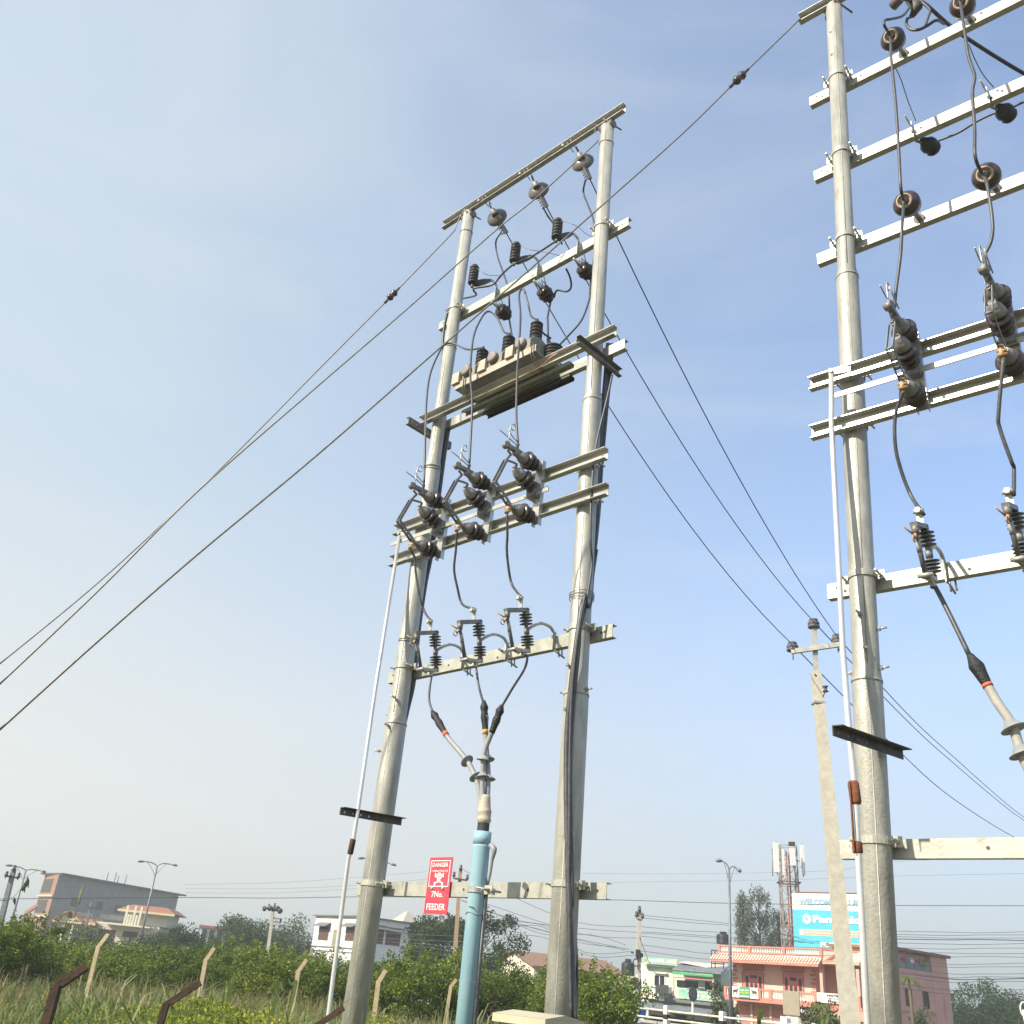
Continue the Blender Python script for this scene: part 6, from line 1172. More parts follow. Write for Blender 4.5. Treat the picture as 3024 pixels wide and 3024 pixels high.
for i in range(5):
    t = tree('orchard_tree', 'x', (0, 0, 0), (1.35, 1.35, 1.12), 1.75, 62, 190, .34, .095, 'leaf_orchard', .05, 'orchard trees in the field', seed=i*1.7, nlimb=12, multi=3, sprig=26, low=.3); protos.append(t.o)
# front row: (x in the full photo view, y of the crown top, distance)
row = [(-25, 1712, 27), (45, 1722, 30), (118, 1762, 33), (190, 1773, 36), (262, 1782, 31), (335, 1772, 38), (395, 1785, 33), (452, 1766, 36), (520, 1778, 31), (585, 1795, 35), (640, 1800, 30), (715, 1812, 36), (782, 1783, 27), (850, 1788, 29), (925, 1800, 31), (985, 1836, 33), (1060, 1826, 30), (1102, 1799, 26), (1152, 1822, 28)]
for i, (x, y, D) in enumerate(row):
    p = atd('F', x, 1800, D); h = topz('F', x, y, D); rz = rng.random()*6.28; sc = max(.5, h/3.3); w = max(.85, min(1.12, sc*1.0))
    if x > 1090: w = .85
    lb = ORD[i]+' orchard tree of the green front row, counted from the left'
    if i < 5: o = protos[i]; o.location = (p.x, p.y, 0); o.rotation_euler = (0, 0, rz); o['label'] = lb; o.scale = (w, w, sc)
    else: dup(protos[i % 5], (p.x, p.y, 0), rz, lb, 'orchard trees in the field', (w, w, sc))
back = [(10, 1760, 48), (90, 1778, 52), (165, 1786, 50), (240, 1778, 55), (300, 1785, 50), (365, 1790, 52), (430, 1785, 50), (495, 1785, 48), (560, 1800, 52), (630, 1808, 50), (690, 1815, 52), (760, 1812, 46), (890, 1815, 48), (960, 1840, 44), (1025, 1842, 44)]
for i, (x, y, D) in enumerate(back):
    p = atd('F', x, 1800, D); h = topz('F', x, y, D); sc = h/3.3; dup(protos[(i*2+1) % 5], (p.x, p.y, 0), rng.random()*6.28, ORD[i]+' tree of the partly hidden second orchard row, counted from the left', 'orchard trees in the field', (1.35, 1.35, max(.5, sc)))
# far big trees
def far_tree(nm, lb, k, x, ytop, D, rw, zc_f, nc, nl, clr, leaf, m_, hz=None, **kw):
    p = atd(k, x, ytop, D); H_ = p.z; rz = hz or H_*.42; return tree(nm, lb, (p.x, p.y, 0), (rw, rw, rz), H_-rz*zc_f-clr*.5, int(nc*1.3), int(nl*2.4), clr*1.1, leaf*.66, m_, .022*H_, 'far trees', **kw)
far_tree('broadleaf_tree', 'wide spreading tree behind the tan pole and blue pipe', 'C3', 1190, 640, 76, 4.9, 1.0, 60, 110, .95, .34, 'leaf_dark', hz=3.9, hollow=.55, seed=2, nlimb=22)
far_tree('broadleaf_tree', 'thin tall dark tree edge behind the danger sign', 'C3', 1010, 620, 84, 2.6, 1.0, 24, 80, .8, .32, 'leaf_dark', hz=2.4, hollow=.6, seed=3)
far_tree('broadleaf_tree', 'rounded dark tree right of the yellow house', 'C1', 1650, 680, 88, 5.0, 1.0, 60, 120, 1.0, .34, 'leaf_dark', hz=3.0, seed=4)
far_tree('broadleaf_tree', 'dark tree touching the yellow house left part', 'C1', 900, 720, 100, 2.4, 1.0, 26, 80, .8, .32, 'leaf_dark', hz=2.4, seed=5)
far_tree('broadleaf_tree', 'left round hazy tree beside the pole with the loudspeakers', 'C2', 720, 650, 105, 3.6, 1.0, 44, 110, 1.0, .36, 'leaf_dark', hz=3.6, seed=6)
far_tree('broadleaf_tree', 'right round hazy tree with a pole in front', 'C2', 890, 635, 108, 4.4, 1.0, 54, 110, 1.1, .36, 'leaf_dark', hz=4.0, seed=7)
far_tree('broadleaf_tree', 'sloping dark tree left of the white house', 'C2', 1370, 745, 112, 5.2, 1.0, 50, 110, 1.1, .36, 'leaf_dark', hz=3.2, seed=8)
far_tree('broadleaf_tree', 'low dark tree joining the far grove and the white house', 'C2', 1160, 880, 100, 5.0, 1.0, 40, 100, .9, .34, 'leaf_dark', hz=1.9, seed=9)
far_tree('broadleaf_tree', 'dark tree at the left edge behind the leaning pole', 'C1', 60, 640, 70, 4.6, 1.0, 50, 110, .9, .30, 'leaf_dark', hz=2.6, seed=10)
far_tree('broadleaf_tree', 'large hazy tree far right beyond the pink side wall', 'B5', 1490, 1335, 118, 5.6, 1.0, 70, 130, 1.25, .36, 'leaf_dark', hz=3.9, seed=11)
far_tree('broadleaf_tree', 'lower hazy tree at the right edge', 'B5', 1750, 1390, 122, 4.6, 1.0, 50, 120, 1.2, .36, 'leaf_dark', hz=3.2, seed=12)
far_tree('broadleaf_tree', 'faint tree cut by the right edge of the photo', 'B5', 1920, 1460, 150, 4.4, 1.0, 36, 110, 1.2, .38, 'leaf_blue', hz=3.0, seed=13)
# two tall airy eucalyptus crowns and one behind the tower
def euc(lb, k, x, ytop, D, w, seed):
    p = atd(k, x, ytop, D); H_ = p.z; t = T('eucalyptus_tree', lb, 'tree', WLD, (p.x, p.y, 0), 'far trees'); pts = []; cs = []
    for i in range(int(34+w*13)):
        f = .22+.78*rng.random(); ww = w*(.35+.65*math.sin(math.pi*min(1, f)**.75))*(.25+.75*rng.random()); a = rng.random()*6.28; c = np.array([ww*math.cos(a), ww*math.sin(a), H_*f*.96]); cs.append(c)
        n_ = 90; o = rng.normal(size=(n_, 3)); o /= np.linalg.norm(o, axis=1)[:, None]; o *= (rng.random(n_)**.5)[:, None]*np.array([.55, .55, 1.15]); pts.append(c+o+np.array([0, 0, -.3]))
    pts = np.concatenate(pts); me = leaf_mesh('crown', pts, .34*(.6+.8*rng.random(len(pts))), .26, (0, 0, -1.2)); t.meshpart('crown', me, 'leaf_blue')
    mb = MB(); mb.tube([V3((0, 0, -.1)), V3((.1, 0, H_*.5)), V3((0, 0, H_*.95))], [.20, .12, .03], 8, smooth=4)
    for c in cs[::2]: c = V3(c); mb.tube([V3((.05, 0, max(1, c.z-1.8))), c], [.09, .02], 5)
    t.meshpart('trunk', mb.mesh('trunk'), 'bark')
euc('shorter left crown of the tall airy trees behind the street lamp', 'B6', 1222, 560, 128, 1.35, 1)
euc('tallest airy eucalyptus left of the lattice tower', 'B6', 1345, 515, 130, 2.6, 2)
euc('airy eucalyptus behind the lattice tower and billboard edge', 'B6', 1510, 665, 132, 2.6, 3)
# small garden plants by the road
def bush(nm, lb, k, x, yt, D, r, m_, nc=16, nl=70, leaf=.16, up=None, cat='shrub'):
    p = atd(k, x, yt, D); H_ = p.z; t = T(nm, lb, cat, WLD, (p.x, p.y, 0)); hz = min(H_*.48, r*1.5); pts, C_ = crown_pts(nc, nl, (r, r, hz), H_-hz, r*.38, 1, .1, x*.01, .2)
    me = leaf_mesh('foliage', pts, leaf*(.6+.8*rng.random(len(pts))), .35, up, 1.0); t.meshpart('foliage', me, m_); mb = MB(); mb.tube([V3((0, 0, -.1)), V3((0, 0, H_-hz*.8))], .06, 6); t.meshpart('stem', mb.mesh('stem'), 'bark')
bush('conifer_bush', 'dull brown green conifer bush at the foot of the street lamp', 'C6', 210, 1270, 55, .85, 'leaf_blue', 26, 90, .20, (0, 0, 1.2))
bush('conifer_bush', 'dark feathery bush before the white hotel name board', 'D1', 1810, 930, 58, .95, 'leaf_dark', 24, 90, .20, (0, 0, 1.3))
bush('conifer_bush', 'olive bush low in front of the pink side wall', 'B5', 1140, 1555, 66, 1.0, 'leaf_blue', 22, 80, .22, (0, 0, .8))
bush('garden_shrub', 'small green shrub under the big tree far right', 'B5', 1690, 1605, 80, .9, 'leaf_orchard', 16, 70, .2)
bush('garden_shrub', 'small dark shrub at the foot of the leaning lamp far right', 'B5', 1900, 1600, 90, 1.2, 'leaf_dark', 16, 70, .22)
def palm(lb, k, x, yt, D, sp, n=16):
    p = atd(k, x, yt, D); H_ = p.z-sp*.35; t = T('palm_tree', lb, 'palm', WLD, (p.x, p.y, 0)); mb = MB(); mb.tube([(0, 0, -.1), (.05, 0, H_*.5), (0, 0, H_)], [.14, .10, .08], 8); t.meshpart('trunk', mb.mesh('trunk'), 'bark'); mb = MB()
    for i in range(n):
        a = 6.283*i/n+rng.random()*.3; L_ = sp*(.8+.4*rng.random()); u = V3((cos(a), sin(a), 0)); sd_ = V3((-sin(a), cos(a), 0)); up = .3+.7*rng.random()
        ax = [V3((0, 0, H_))+u*L_*f+V3((0, 0, L_*(up*f-1.15*f*f))) for f in (0, .2, .4, .6, .8, 1)]
        for j in range(5):
            for s in (-1, 1):
                for q in (0, .5):
                    b0 = ax[j]+(ax[j+1]-ax[j])*q; tip = b0+u*L_*.14+sd_*s*L_*.22*(1-j*.13)-V3((0, 0, L_*.12)); w_ = (ax[j+1]-ax[j])*.3; mb.add([b0, b0+w_, tip], [(0, 1, 2)])
        mb.tube(ax, .012, 4)
    t.meshpart('frond', mb.mesh('frond'), 'leaf_palm')
palm('small bright palm before the shaded pink side wall', 'B5', 985, 1255, 62, .62)
palm('drooping bright palm in front of the dark food signboard', 'C4', 575, 1770, 50, .75)
palm('pale drooping plant low between palm and food sign', 'B6', 1860, 1480, 50, .5)

# ---- ground cover: counted as stuff
def blades(name, n, area, hgt, wid, m_, lean=.35, zb=0, cond=None, clump=0, dens=None):
    az0, az1, D0, D1 = area; a = np.radians(az0+(az1-az0)*rng.random(n)); D = np.sqrt(D0**2+(D1**2-D0**2)*rng.random(n))
    if clump: ci = rng.integers(0, clump, n); ca = np.radians(az0+(az1-az0)*rng.random(clump)); cD = np.sqrt(D0**2+(D1**2-D0**2)*rng.random(clump)); a = ca[ci]+rng.normal(size=n)*.25/cD[ci]; D = cD[ci]+rng.normal(size=n)*.25
    x = D*np.sin(a); y = D*np.cos(a); h = hgt[0]+(hgt[1]-hgt[0])*rng.random(n)**1.3
    if clump: h = h*(.7+.5*rng.random(clump))[ci]
    t = rng.random(n)*6.283; ll = lean*h*rng.random(n); dx = np.cos(t)*ll; dy = np.sin(t)*ll; f = rng.random(n)*6.283; sx = np.cos(f)*wid/2; sy = np.sin(f)*wid/2; b = np.stack([x, y, np.zeros(n)+zb], 1); s = np.stack([sx, sy, np.zeros(n)], 1)
    m1 = b+np.stack([dx*.3, dy*.3, h*.55], 1); m2 = b+np.stack([dx*.75, dy*.75, h*.88], 1); tp_ = b+np.stack([dx*1.5, dy*1.5, h*(.97-.12*(ll/np.maximum(h, .01)))], 1)
    v = np.stack([b-s*.6, b+s*.6, m1-s, m1+s, m2-s*.7, m2+s*.7, tp_], 1).reshape(-1, 3)
    k = np.arange(n)*7; q = np.stack([k, k+1, k+3, k+2, k+2, k+3, k+5, k+4], 1); tr = np.stack([k+4, k+5, k+6], 1); loops = np.concatenate([q, tr], 1).ravel()
    ls = (np.arange(n)[:, None]*11+np.array([0, 4, 8])[None, :]).ravel()
    me = bpy.data.meshes.new(name); me.vertices.add(7*n); me.vertices.foreach_set('co', v.astype(np.float32).ravel()); me.loops.add(11*n); me.loops.foreach_set('vertex_index', loops.astype(np.int32)); me.polygons.add(3*n); me.polygons.foreach_set('loop_start', ls.astype(np.int32)); me.update(calc_edges=True); me.materials.append(MT[m_])
    o = bpy.data.objects.new(name, me); COL.objects.link(o); tagp(o, kind='stuff'); return o
blades('field_grass', 30000, (-29, 9, 13, 34), (.35, .95), .030, 'leaf_grass', .6)
blades('green_grass', 16000, (-29, 16, 12, 36), (.35, .98), .028, 'leaf_reed', .8, clump=300)
blades('dry_grass', 24000, (-30, 12, 8, 30), (.4, 1.12), .016, 'leaf_dry', .5, clump=420)
blades('verge_grass', 9000, (4, 30, 28, 34.5), (.3, 1.0), .03, 'leaf_grass', .6)
blades('reeds', 3600, (-30, -8, 6.2, 12), (.75, 1.36), .020, 'leaf_reed', .9, clump=110)
blades('reeds', 3000, (-20, 6, 9, 14), (.75, 1.42), .020, 'leaf_reed', .7, clump=80)
blades('brown_grass', 16000, (-31, -17, 4.8, 9.5), (.6, 1.18), .009, 'leaf_grass', .5, clump=200)
# broad leaved weeds close to the road, left
n = 46000; az = np.radians(-30+21*rng.random(n)); D = 5.2+4.6*rng.random(n)**.9; hmax = 1.14+.06*np.sin(az*47)+.07*np.sin(D*3.1+az*31)+(D-5)*.018
hmax = hmax+.05-.24/(1+np.exp((az-math.radians(-19.5))*60)); zz = hmax*(1-.75*rng.random(n)**1.9)
cen = np.stack([D*np.sin(az), D*np.cos(az), zz], 1); me = leaf_mesh('weeds', cen, .022+.034*rng.random(n)**2, .55, (0, 0, .15)); me.materials.append(MT['leaf_weed']); o = bpy.data.objects.new('weeds', me); COL.objects.link(o); tagp(o, kind='stuff')
blades('weed_stems', 2500, (-30, -9, 5.2, 9.8), (.7, 1.15), .010, 'leaf_grass', .3)
n = 26000; az = np.radians(-12+17*rng.random(n)); D = 8+4*rng.random(n); hmax = 1.10+.14*np.sin(az*60)+.1*np.sin(D*3); zz = hmax*(1-.8*rng.random(n)**1.7); cen = np.stack([D*np.sin(az), D*np.cos(az), zz], 1); me = leaf_mesh('weeds', cen, .026+.034*rng.random(n)**2, .45, (0, 0, .2)); me.materials.append(MT['leaf_weed']); o = bpy.data.objects.new('weeds', me); COL.objects.link(o); tagp(o, kind='stuff')
def reed_plant(lb, pts, D):
    """long arching blades drawn through real points at distance D"""
    base = atd(*pts[0][0], D); t = T('reed_plant', lb, 'plant', WLD, (base.x, base.y, 0)); mb = MB()
    for s in pts:
        P_ = [atd(*q, D) for q in s]; P_ = [V3((base.x, base.y, 0))]+P_; pp, _ = spl(P_, .01, 5); nn = len(pp); w = [.016*(1-(i/nn)**3) for i in range(nn)]; vs = []
        for i, p in enumerate(pp): vs += [p-V3((w[i], 0, 0)), p+V3((w[i], .004, 0))]
        mb.add(vs, [(2*i, 2*i+1, 2*i+3, 2*i+2) for i in range(nn-1)])
    t.part('leaf_blade', mb, 'leaf_reed')
reed_plant('bright forked reed leaning before the right orchard tree', [[('D4', 390, 1530), ('D4', 520, 1340), ('D4', 620, 1190)], [('D4', 390, 1535), ('D4', 560, 1330), ('D4', 770, 1235)], [('D4', 395, 1535), ('D4', 500, 1420), ('D4', 700, 1250)]], 12)
reed_plant('tall green reed spikes in front of the pink shutters', [[('D1', 590, 1440), ('D1', 600, 1300), ('D1', 610, 1150)], [('D1', 600, 1440), ('D1', 650, 1250), ('D1', 715, 1060)], [('D1', 605, 1443), ('D1', 640, 1340), ('D1', 665, 1180)], [('D1', 580, 1443), ('D1', 575, 1350), ('D1', 590, 1200)]], 12)
reed_plant('pale reed standing left of the white house', [[('C2', 560, 1440), ('C2', 565, 1330), ('C2', 620, 1215)], [('C2', 560, 1440), ('C2', 520, 1350), ('C2', 500, 1330)], [('C2', 565, 1440), ('C2', 580, 1350), ('C2', 610, 1290)]], 10)
reed_plant('drooping reed tuft below the white house', [[('C2', 1010, 1420), ('C2', 1080, 1370), ('C2', 1150, 1400)], [('C2', 1010, 1420), ('C2', 960, 1360), ('C2', 900, 1400)], [('C2', 1015, 1420), ('C2', 1000, 1350), ('C2', 1040, 1330)], [('C2', 1180, 1420), ('C2', 1160, 1320), ('C2', 1130, 1250)]], 10)

# ================================================================ fences
FEN = T('fence', 'pale concrete fence posts with bent tops before the orchard', 'fence', WLD, atd('C1', 825, 1400, 15)*1)
FEN.off = V3((atd('C1', 825, 1400, 15).x, atd('C1', 825, 1400, 15).y, 0)); FEN.o.location = FEN.off
fp = [(('C1', 825, 1405), ('C1', 940, 945), ('C1', 1032, 832), 15.5), (('C2', 280, 1450), ('C2', 350, 1070), ('C2', 430, 965), 15.0), (('C2', 1165, 1590), ('C2', 1230, 1175), ('C2', 1308, 1075), 14.6), (('C3', 330, 1687), ('C3', 380, 1275), ('C3', 450, 1175), 12.6), (('C3', 1040, 1500), ('C3', 1068, 1320), ('C3', 1118, 1262), 17.0)]
tops = []
for lo, kn, tp_, D in fp:
    L0 = atd(*lo, D); K_ = atd(*kn, D); Tt = atd(*tp_, D); dn = (K_-L0)/(K_.z-L0.z); gnd = L0-dn*(L0.z+.2); mb = MB(); mb.bar(gnd, K_, .055, .055, (0, 1, 0)); mb.bar(K_-(K_-L0).normalized()*.02, Tt, .052, .052, (0, 1, 0)); FEN.part('fence_post', mb, 'post_cream'); tops.append((gnd, K_, Tt))
order = [0, 1, 2, 3]
for f in (.15, .38, .6, .82):
    mb = MB(); P_ = [tops[i][0]+(tops[i][1]-tops[i][0])*f for i in order]; P_ = [P_[0]+(P_[0]-P_[1])*1.5]+P_; mb.tube(P_, .0017, 4); FEN.part('fence_wire', mb, 'rust_dark')
for f in (.35, .9):
    mb = MB(); P_ = [tops[i][1]+(tops[i][2]-tops[i][1])*f for i in order]; P_ = [P_[0]+(P_[0]-P_[1])*1.5]+P_; mb.tube(P_, .0017, 4); FEN.part('fence_wire', mb, 'rust_dark')
a = atd('F', 90, 1932, 5.0); F2 = T('fence', 'rusty angle iron fence with sagging mesh at the left foot of the photo', 'fence', WLD, (a.x, a.y, 0))
rp_ = [(('F', 88, 1932), ('F', 108, 1857), ('F', 163, 1823), 5.0), (('C2', -160, 1900), ('C2', 70, 1430), ('C2', 300, 1290), 6.6), (('C2', 1330, 1900), ('C2', 1440, 1670), ('C2', 1660, 1530), 6.4)]
kn = []
for lo, k_, tp_, D in rp_:
    L0 = atd(*lo, D); K_ = atd(*k_, D); Tt = atd(*tp_, D); K_ = K_ if lo[0] == 'F' else K_-(Tt-K_)*.4; mb = MB(); g_ = V3((L0.x, L0.y, -.1)) if lo[0] == 'F' else V3((K_.x-.15, K_.y, -.1)); mb.bar(g_, K_, .036, .04, (0, 1, 0)); mb.bar(K_-V3((0, 0, .01)), Tt, .034, .038, (0, 1, 0)); F2.part('fence_post', mb, 'rust_dark'); kn.append(K_)
mb = MB(); x0 = kn[0]+(kn[0]-kn[1])*1.3; x1 = kn[1]; U_ = (x1-x0); U_.z = 0; Ln = U_.length; U_.normalize(); zt = 1.30; cell = .075; nx = int(Ln/cell)
for i in range(-18, nx):
    for s in (1, -1):
        P_ = []
        for j in range(0, 19):
            xx = (i+ (j if s > 0 else 18-j))*cell
            if 0 <= xx <= Ln: P_.append(V3((x0.x, x0.y, 0))+U_*xx+V3((0, 0, .0+j*cell*.96)))
        if len(P_) > 1: mb.tube(P_, .0016, 3, cap=False)
F2.part('mesh_panel', mb, 'rust_dark')

# ================================================================ poles, lamps, tower, overhead lines
LT = CAMH
def street_lamp(lb, k, x, y, D, arms, r=.09, lean=0, foot=None):
    tp_ = atd(k, x, y, D); b = V3((tp_.x+lean, tp_.y, 0)) if foot is None else foot; t = T('street_lamp', lb, 'street lamp', WLD, b, 'double arm street lamps'); mb = MB(); mb.tube([b, b+(tp_-b)*.5, tp_], [r*1.15, r*.85, r*.6], 12); t.part('pole', mb, 'lamp_grey')
    for pts in arms:
        P_ = [tp_+(atd(k, px, py, D)-tp_)*1.0 for px, py in pts]; mb = MB(); mb.tube([tp_-V3((0, 0, .05))]+P_[:-1], r*.38, 8, smooth=4); o = t.part('arm', mb, 'lamp_grey')
        st = tp_-V3((0, 0, .85)); mb = MB(); e = P_[max(0, len(P_)//2-1)]; mb.tube([st, st+(e-st)*.5-V3((0, 0, -.1)), e], r*.22, 6, smooth=3); t.part('brace', mb, 'lamp_grey', o)
        a_, b_ = P_[-2], P_[-1]; dd = (b_-a_).normalized(); mb = MB(); mb.tube([a_-dd*.1, a_+(b_-a_)*.3, a_+(b_-a_)*.8, b_], [.05, .10, .085, .02], 8); t.part('lamp_head', mb, 'lamp_grey', o)
street_lamp('double arm street lamp in front of the pink hotel', 'B6', 1112, 385, 52, [[(1095, 355), (1070, 335), (1040, 325), (1003, 322)], [(1135, 372), (1160, 378), (1185, 398), (1213, 415)]], foot=V3((atd('B6', 1126, 1650, 52).x, atd('B6', 1126, 1650, 52).y, 0)))
street_lamp('double arm street lamp before the yellow house', 'C1', 1497, 180, 92, [[(1450, 155), (1400, 145), (1360, 142), (1305, 140)], [(1540, 163), (1590, 163), (1640, 172), (1690, 182)]], .11, foot=V3((atd('C1', 1345, 870, 92).x, atd('C1', 1345, 870, 92).y, 0)))
street_lamp('double arm street lamp behind the leaning pole at the left edge', 'C1', 248, 220, 96, [[(200, 200), (150, 188), (110, 182), (52, 176)], [(300, 218), (360, 225), (400, 233), (440, 245)]], .11, foot=V3((atd('C1', 148, 620, 96).x, atd('C1', 148, 620, 96).y, 0)))
street_lamp('double arm street lamp mostly hidden behind the far left pole', 'C3', 345, 165, 80, [[(310, 130), (270, 115), (235, 110), (180, 112)], [(400, 152), (450, 152), (500, 165), (550, 180)]], .10)
# leaning lamp frame at the right edge
p = atd('B5', 1925, 1540, 70); t = T('street_lamp', 'white rimmed lamp just entering at the bottom right corner', 'street lamp', WLD, (p.x, p.y, 0)); mb = MB(); mb.tube([(p.x+.3, p.y, 0), p+V3((0, 0, -.5)), p], .06, 8); t.part('pole', mb, 'white_paint'); mb = MB(); mb.tube([p+V3((.1+cos(a)*.26, 0, sin(a)*.42)) for a in [2*pi*k/16 for k in range(17)]], .045, 6); t.part('ring', mb, 'white_paint')
# concrete line pole at the right
tp_ = PC['top']; b = atd('C4', 905, 1925, 17.5); tc_ = atd('B4', 447, 565, 17.5); U_ = (PC['r']-PC['l']).normalized(); t = T('concrete_pole', 'tapered pale concrete pole with steel cross top left of the near pole', 'utility pole', WLD, (b.x, b.y, 0))
sl = (tc_-b)/(tc_.z-b.z); gnd = b-sl*(b.z+.3); ang = atan2(U_.y, U_.x)
xx = V3((cos(ang+.15), sin(ang+.15), 0)); yy = V3((-sin(ang+.15), cos(ang+.15), 0)); mb = MB()
def sec(c, w, h): return [c+xx*i*w+yy*j*h for i, j in ((-1, -1), (1, -1), (1, 1), (-1, 1))]
s0 = sec(gnd, .15, .13); s1 = sec(tc_, .088, .075); mb.add(s0+s1, [(3, 2, 1, 0), (4, 5, 6, 7), (0, 1, 5, 4), (1, 2, 6, 5), (2, 3, 7, 6), (3, 0, 4, 7)]); t.part('shaft', mb, 'concrete')
neck = atd('B4', 435, 250, 17.5); arm_c = atd('B4', 445, 405, 17.5); mb = MB(); mb.bar(tc_-V3((0, 0, .35)), neck, .09, .06, yy); t.part('top_post', mb, 'arm_steel')
aL = atd('B4', 268, 430, 17.5); aR = atd('B4', 640, 375, 17.5); mb = MB(); mb.bar(aL-yy*.07, aR-yy*.07, .06, .09); t.part('cross_bar', mb, 'arm_steel')
mb = MB(); mb.box(tc_+V3((-.1, -.1, -.62)), tc_+V3((.11, .1, -.58))); c = atd('B4', 515, 687, 17.4); mb.bar(tc_+V3((0, 0, -.6)), c, .03, .06); t.part('band', mb, 'bare_steel'); mb = MB(); mb.lathe(c+V3((0, 0, -.05)), (0, 0, 1), [(0, .06), (.03, .03), (.07, .03), (.1, .06)], 10); t.part('shackle_insulator', mb, 'dark_iron')
mb = MB(); h_ = atd('B4', 440, 598, 17.5)-yy*.09; mb.lathe(h_, -yy, [(0, .02), (.004, .02)], 8, False); t.part('bolt_hole', mb, 'dark_iron')
for q in ('top', 'l', 'r'):
    c = PC[q]; t2 = T('pin_insulator', {'top': 'small ribbed insulator on the very top of the concrete pole', 'l': 'small ribbed insulator on the left arm of the concrete pole', 'r': 'small ribbed insulator on the right arm, touching the white pipe'}[q], 'insulator', WLD, c-V3((0, 0, .16)), 'insulators on the concrete pole')
    mb = MB(); mb.tube([c-V3((0, 0, .30)), c-V3((0, 0, .1))], .014, 6); t2.part('pin', mb, 'bare_steel'); mb = MB(); mb.lathe(c-V3((0, 0, .15)), (0, 0, 1), [(0, .05), (.02, .11), (.05, .115), (.07, .07), (.09, .11), (.12, .11), (.14, .065), (.16, .09), (.19, .08), (.21, .03)], 14); t2.part('porcelain', mb, 'polymer_grey')
# background utility poles
def util(lb, k, top, foot, D, w, m_, arms=(), taper=.7, extras=None, name='utility_pole'):
    tp_ = atd(k, *top, D); f = atd(k, *foot, D); sl = (tp_-f)/(tp_.z-f.z); g_ = f-sl*f.z; t = T(name, lb, 'utility pole', WLD, g_, 'background utility poles'); mb = MB(); s0 = [g_+V3((i*w, j*w, 0)) for i, j in ((-1, -1), (1, -1), (1, 1), (-1, 1))]; s1 = [tp_+V3((i*w*taper, j*w*taper, 0)) for i, j in ((-1, -1), (1, -1), (1, 1), (-1, 1))]; mb.add(s0+s1, [(3, 2, 1, 0), (4, 5, 6, 7), (0, 1, 5, 4), (1, 2, 6, 5), (2, 3, 7, 6), (3, 0, 4, 7)]); t.part('shaft', mb, m_)
    for (x0, y0, x1, y1), pins_ in arms:
        a, b = atd(k, x0, y0, D-.15), atd(k, x1, y1, D-.15); mb = MB(); mb.bar(a, b, .09, .09); o = t.part('crossarm', mb, 'dark_iron' if m_ != 'concrete' else 'bare_steel')
        for px, py in pins_:
            q = atd(k, px, py, D-.15); mb = MB(); mb.lathe(q-V3((0, 0, .22)), (0, 0, 1), [(0, .03), (.08, .03), (.10, .09), (.2, .10), (.24, .06), (.32, .09), (.38, .04)], 10); t.part('insulator', mb, 'dark_iron', o)
    return t, tp_
util('dark leaning pole with one crossarm at the left edge', 'C1', (133, 215), (15, 680), 62, .15, 'lamp_grey', [((50, 278, 178, 300), [(62, 262), (178, 278), (136, 205)])])
t, _ = util('concrete pole with loudspeakers above the orchard', 'C2', (992, 565), (955, 860), 88, .16, 'concrete', [((925, 580, 1045, 600), [(948, 562), (1003, 555)]), ((985, 678, 1075, 692), [(1060, 700)])])
for x_, y_ in ((935, 585), (972, 580), (1000, 585), (1022, 583), (1040, 605)):
    q = atd('C2', x_, y_, 87.6); mb = MB(); mb.lathe(q, V3((.5*(x_-985)/50, -1, -.2)), [(0, .06), (.2, .09), (.42, .23), (.44, .02)], 12); t.part('loudspeaker', mb, 'dark_iron')
util('tan wooden pole behind the danger sign', 'C3', (1160, 205), (1112, 930), 58, .14, 'old_wood', [((1095, 302, 1225, 322), [(1098, 265), (1224, 292), (1163, 200)])])
util('grey steel pole with cross before the yellow house', 'C1', (868, 535), (822, 750), 108, .09, 'lamp_grey', [((828, 572, 905, 585), [])], 1)
t, lp_top = util('concrete pole hung with cable coils left of the lodge', 'B6', (381, 735), (365, 1656), 56, .14, 'concrete', [((357, 785, 410, 800), [(358, 762), (406, 776), (382, 718)])])
for x_, y_, r_ in ((345, 762, 42), (330, 1120, 40)):
    q = atd('C5', x_, y_, 55.7); mb = MB(); 
    for s in range(4): mb.tube([q+V3((cos(a)*(.13+.015*s), -.03*s, sin(a)*(.16+.012*s))) for a in [2*pi*k/16 for k in range(17)]], .014, 5)
    t.part('cable_coil', mb, 'cable_black')
for x0, y0, x1, y1 in ((345, 520, 425, 660), (425, 590, 480, 660), (262, 1075, 345, 1170), (420, 1120, 450, 1180), (255, 565, 305, 585)):
    a = atd('C5', x0, y1, 55.75); b_ = atd('C5', x1, y0, 55.75); mb = MB(); mb.box((a.x, a.y-.12, a.z), (b_.x, a.y+.1, b_.z)); t.part('junction_box', mb, 'black_paint')
mb = MB(); a = atd('C5', 345, 1050, 55.7); b_ = atd('C5', 385, 985, 55.7); mb.box((a.x, a.y-.1, a.z), (b_.x, a.y, b_.z)); t.part('meter_box', mb, 'bill_cream')
mb = MB(); mb.tube([atd('C5', x_, y_, 56-.3*i) for i, (x_, y_) in enumerate(((420, 250), (440, 350), (520, 560), (620, 800), (715, 970)))], .022, 6, smooth=4); one('stay_cable', 'dark cable slanting from the coil hung pole to the lodge window', 'cable', mb, 'cable_black')
mb = MB(); mb.tube([atd('C5', x_, y_, 57) for x_, y_ in ((425, 180), (432, 560), (428, 900), (440, 1200), (430, 1600))], .05, 6, smooth=3); one('down_cable', 'bundle of dark cables down the coil hung pole', 'cable', mb, 'cable_black')
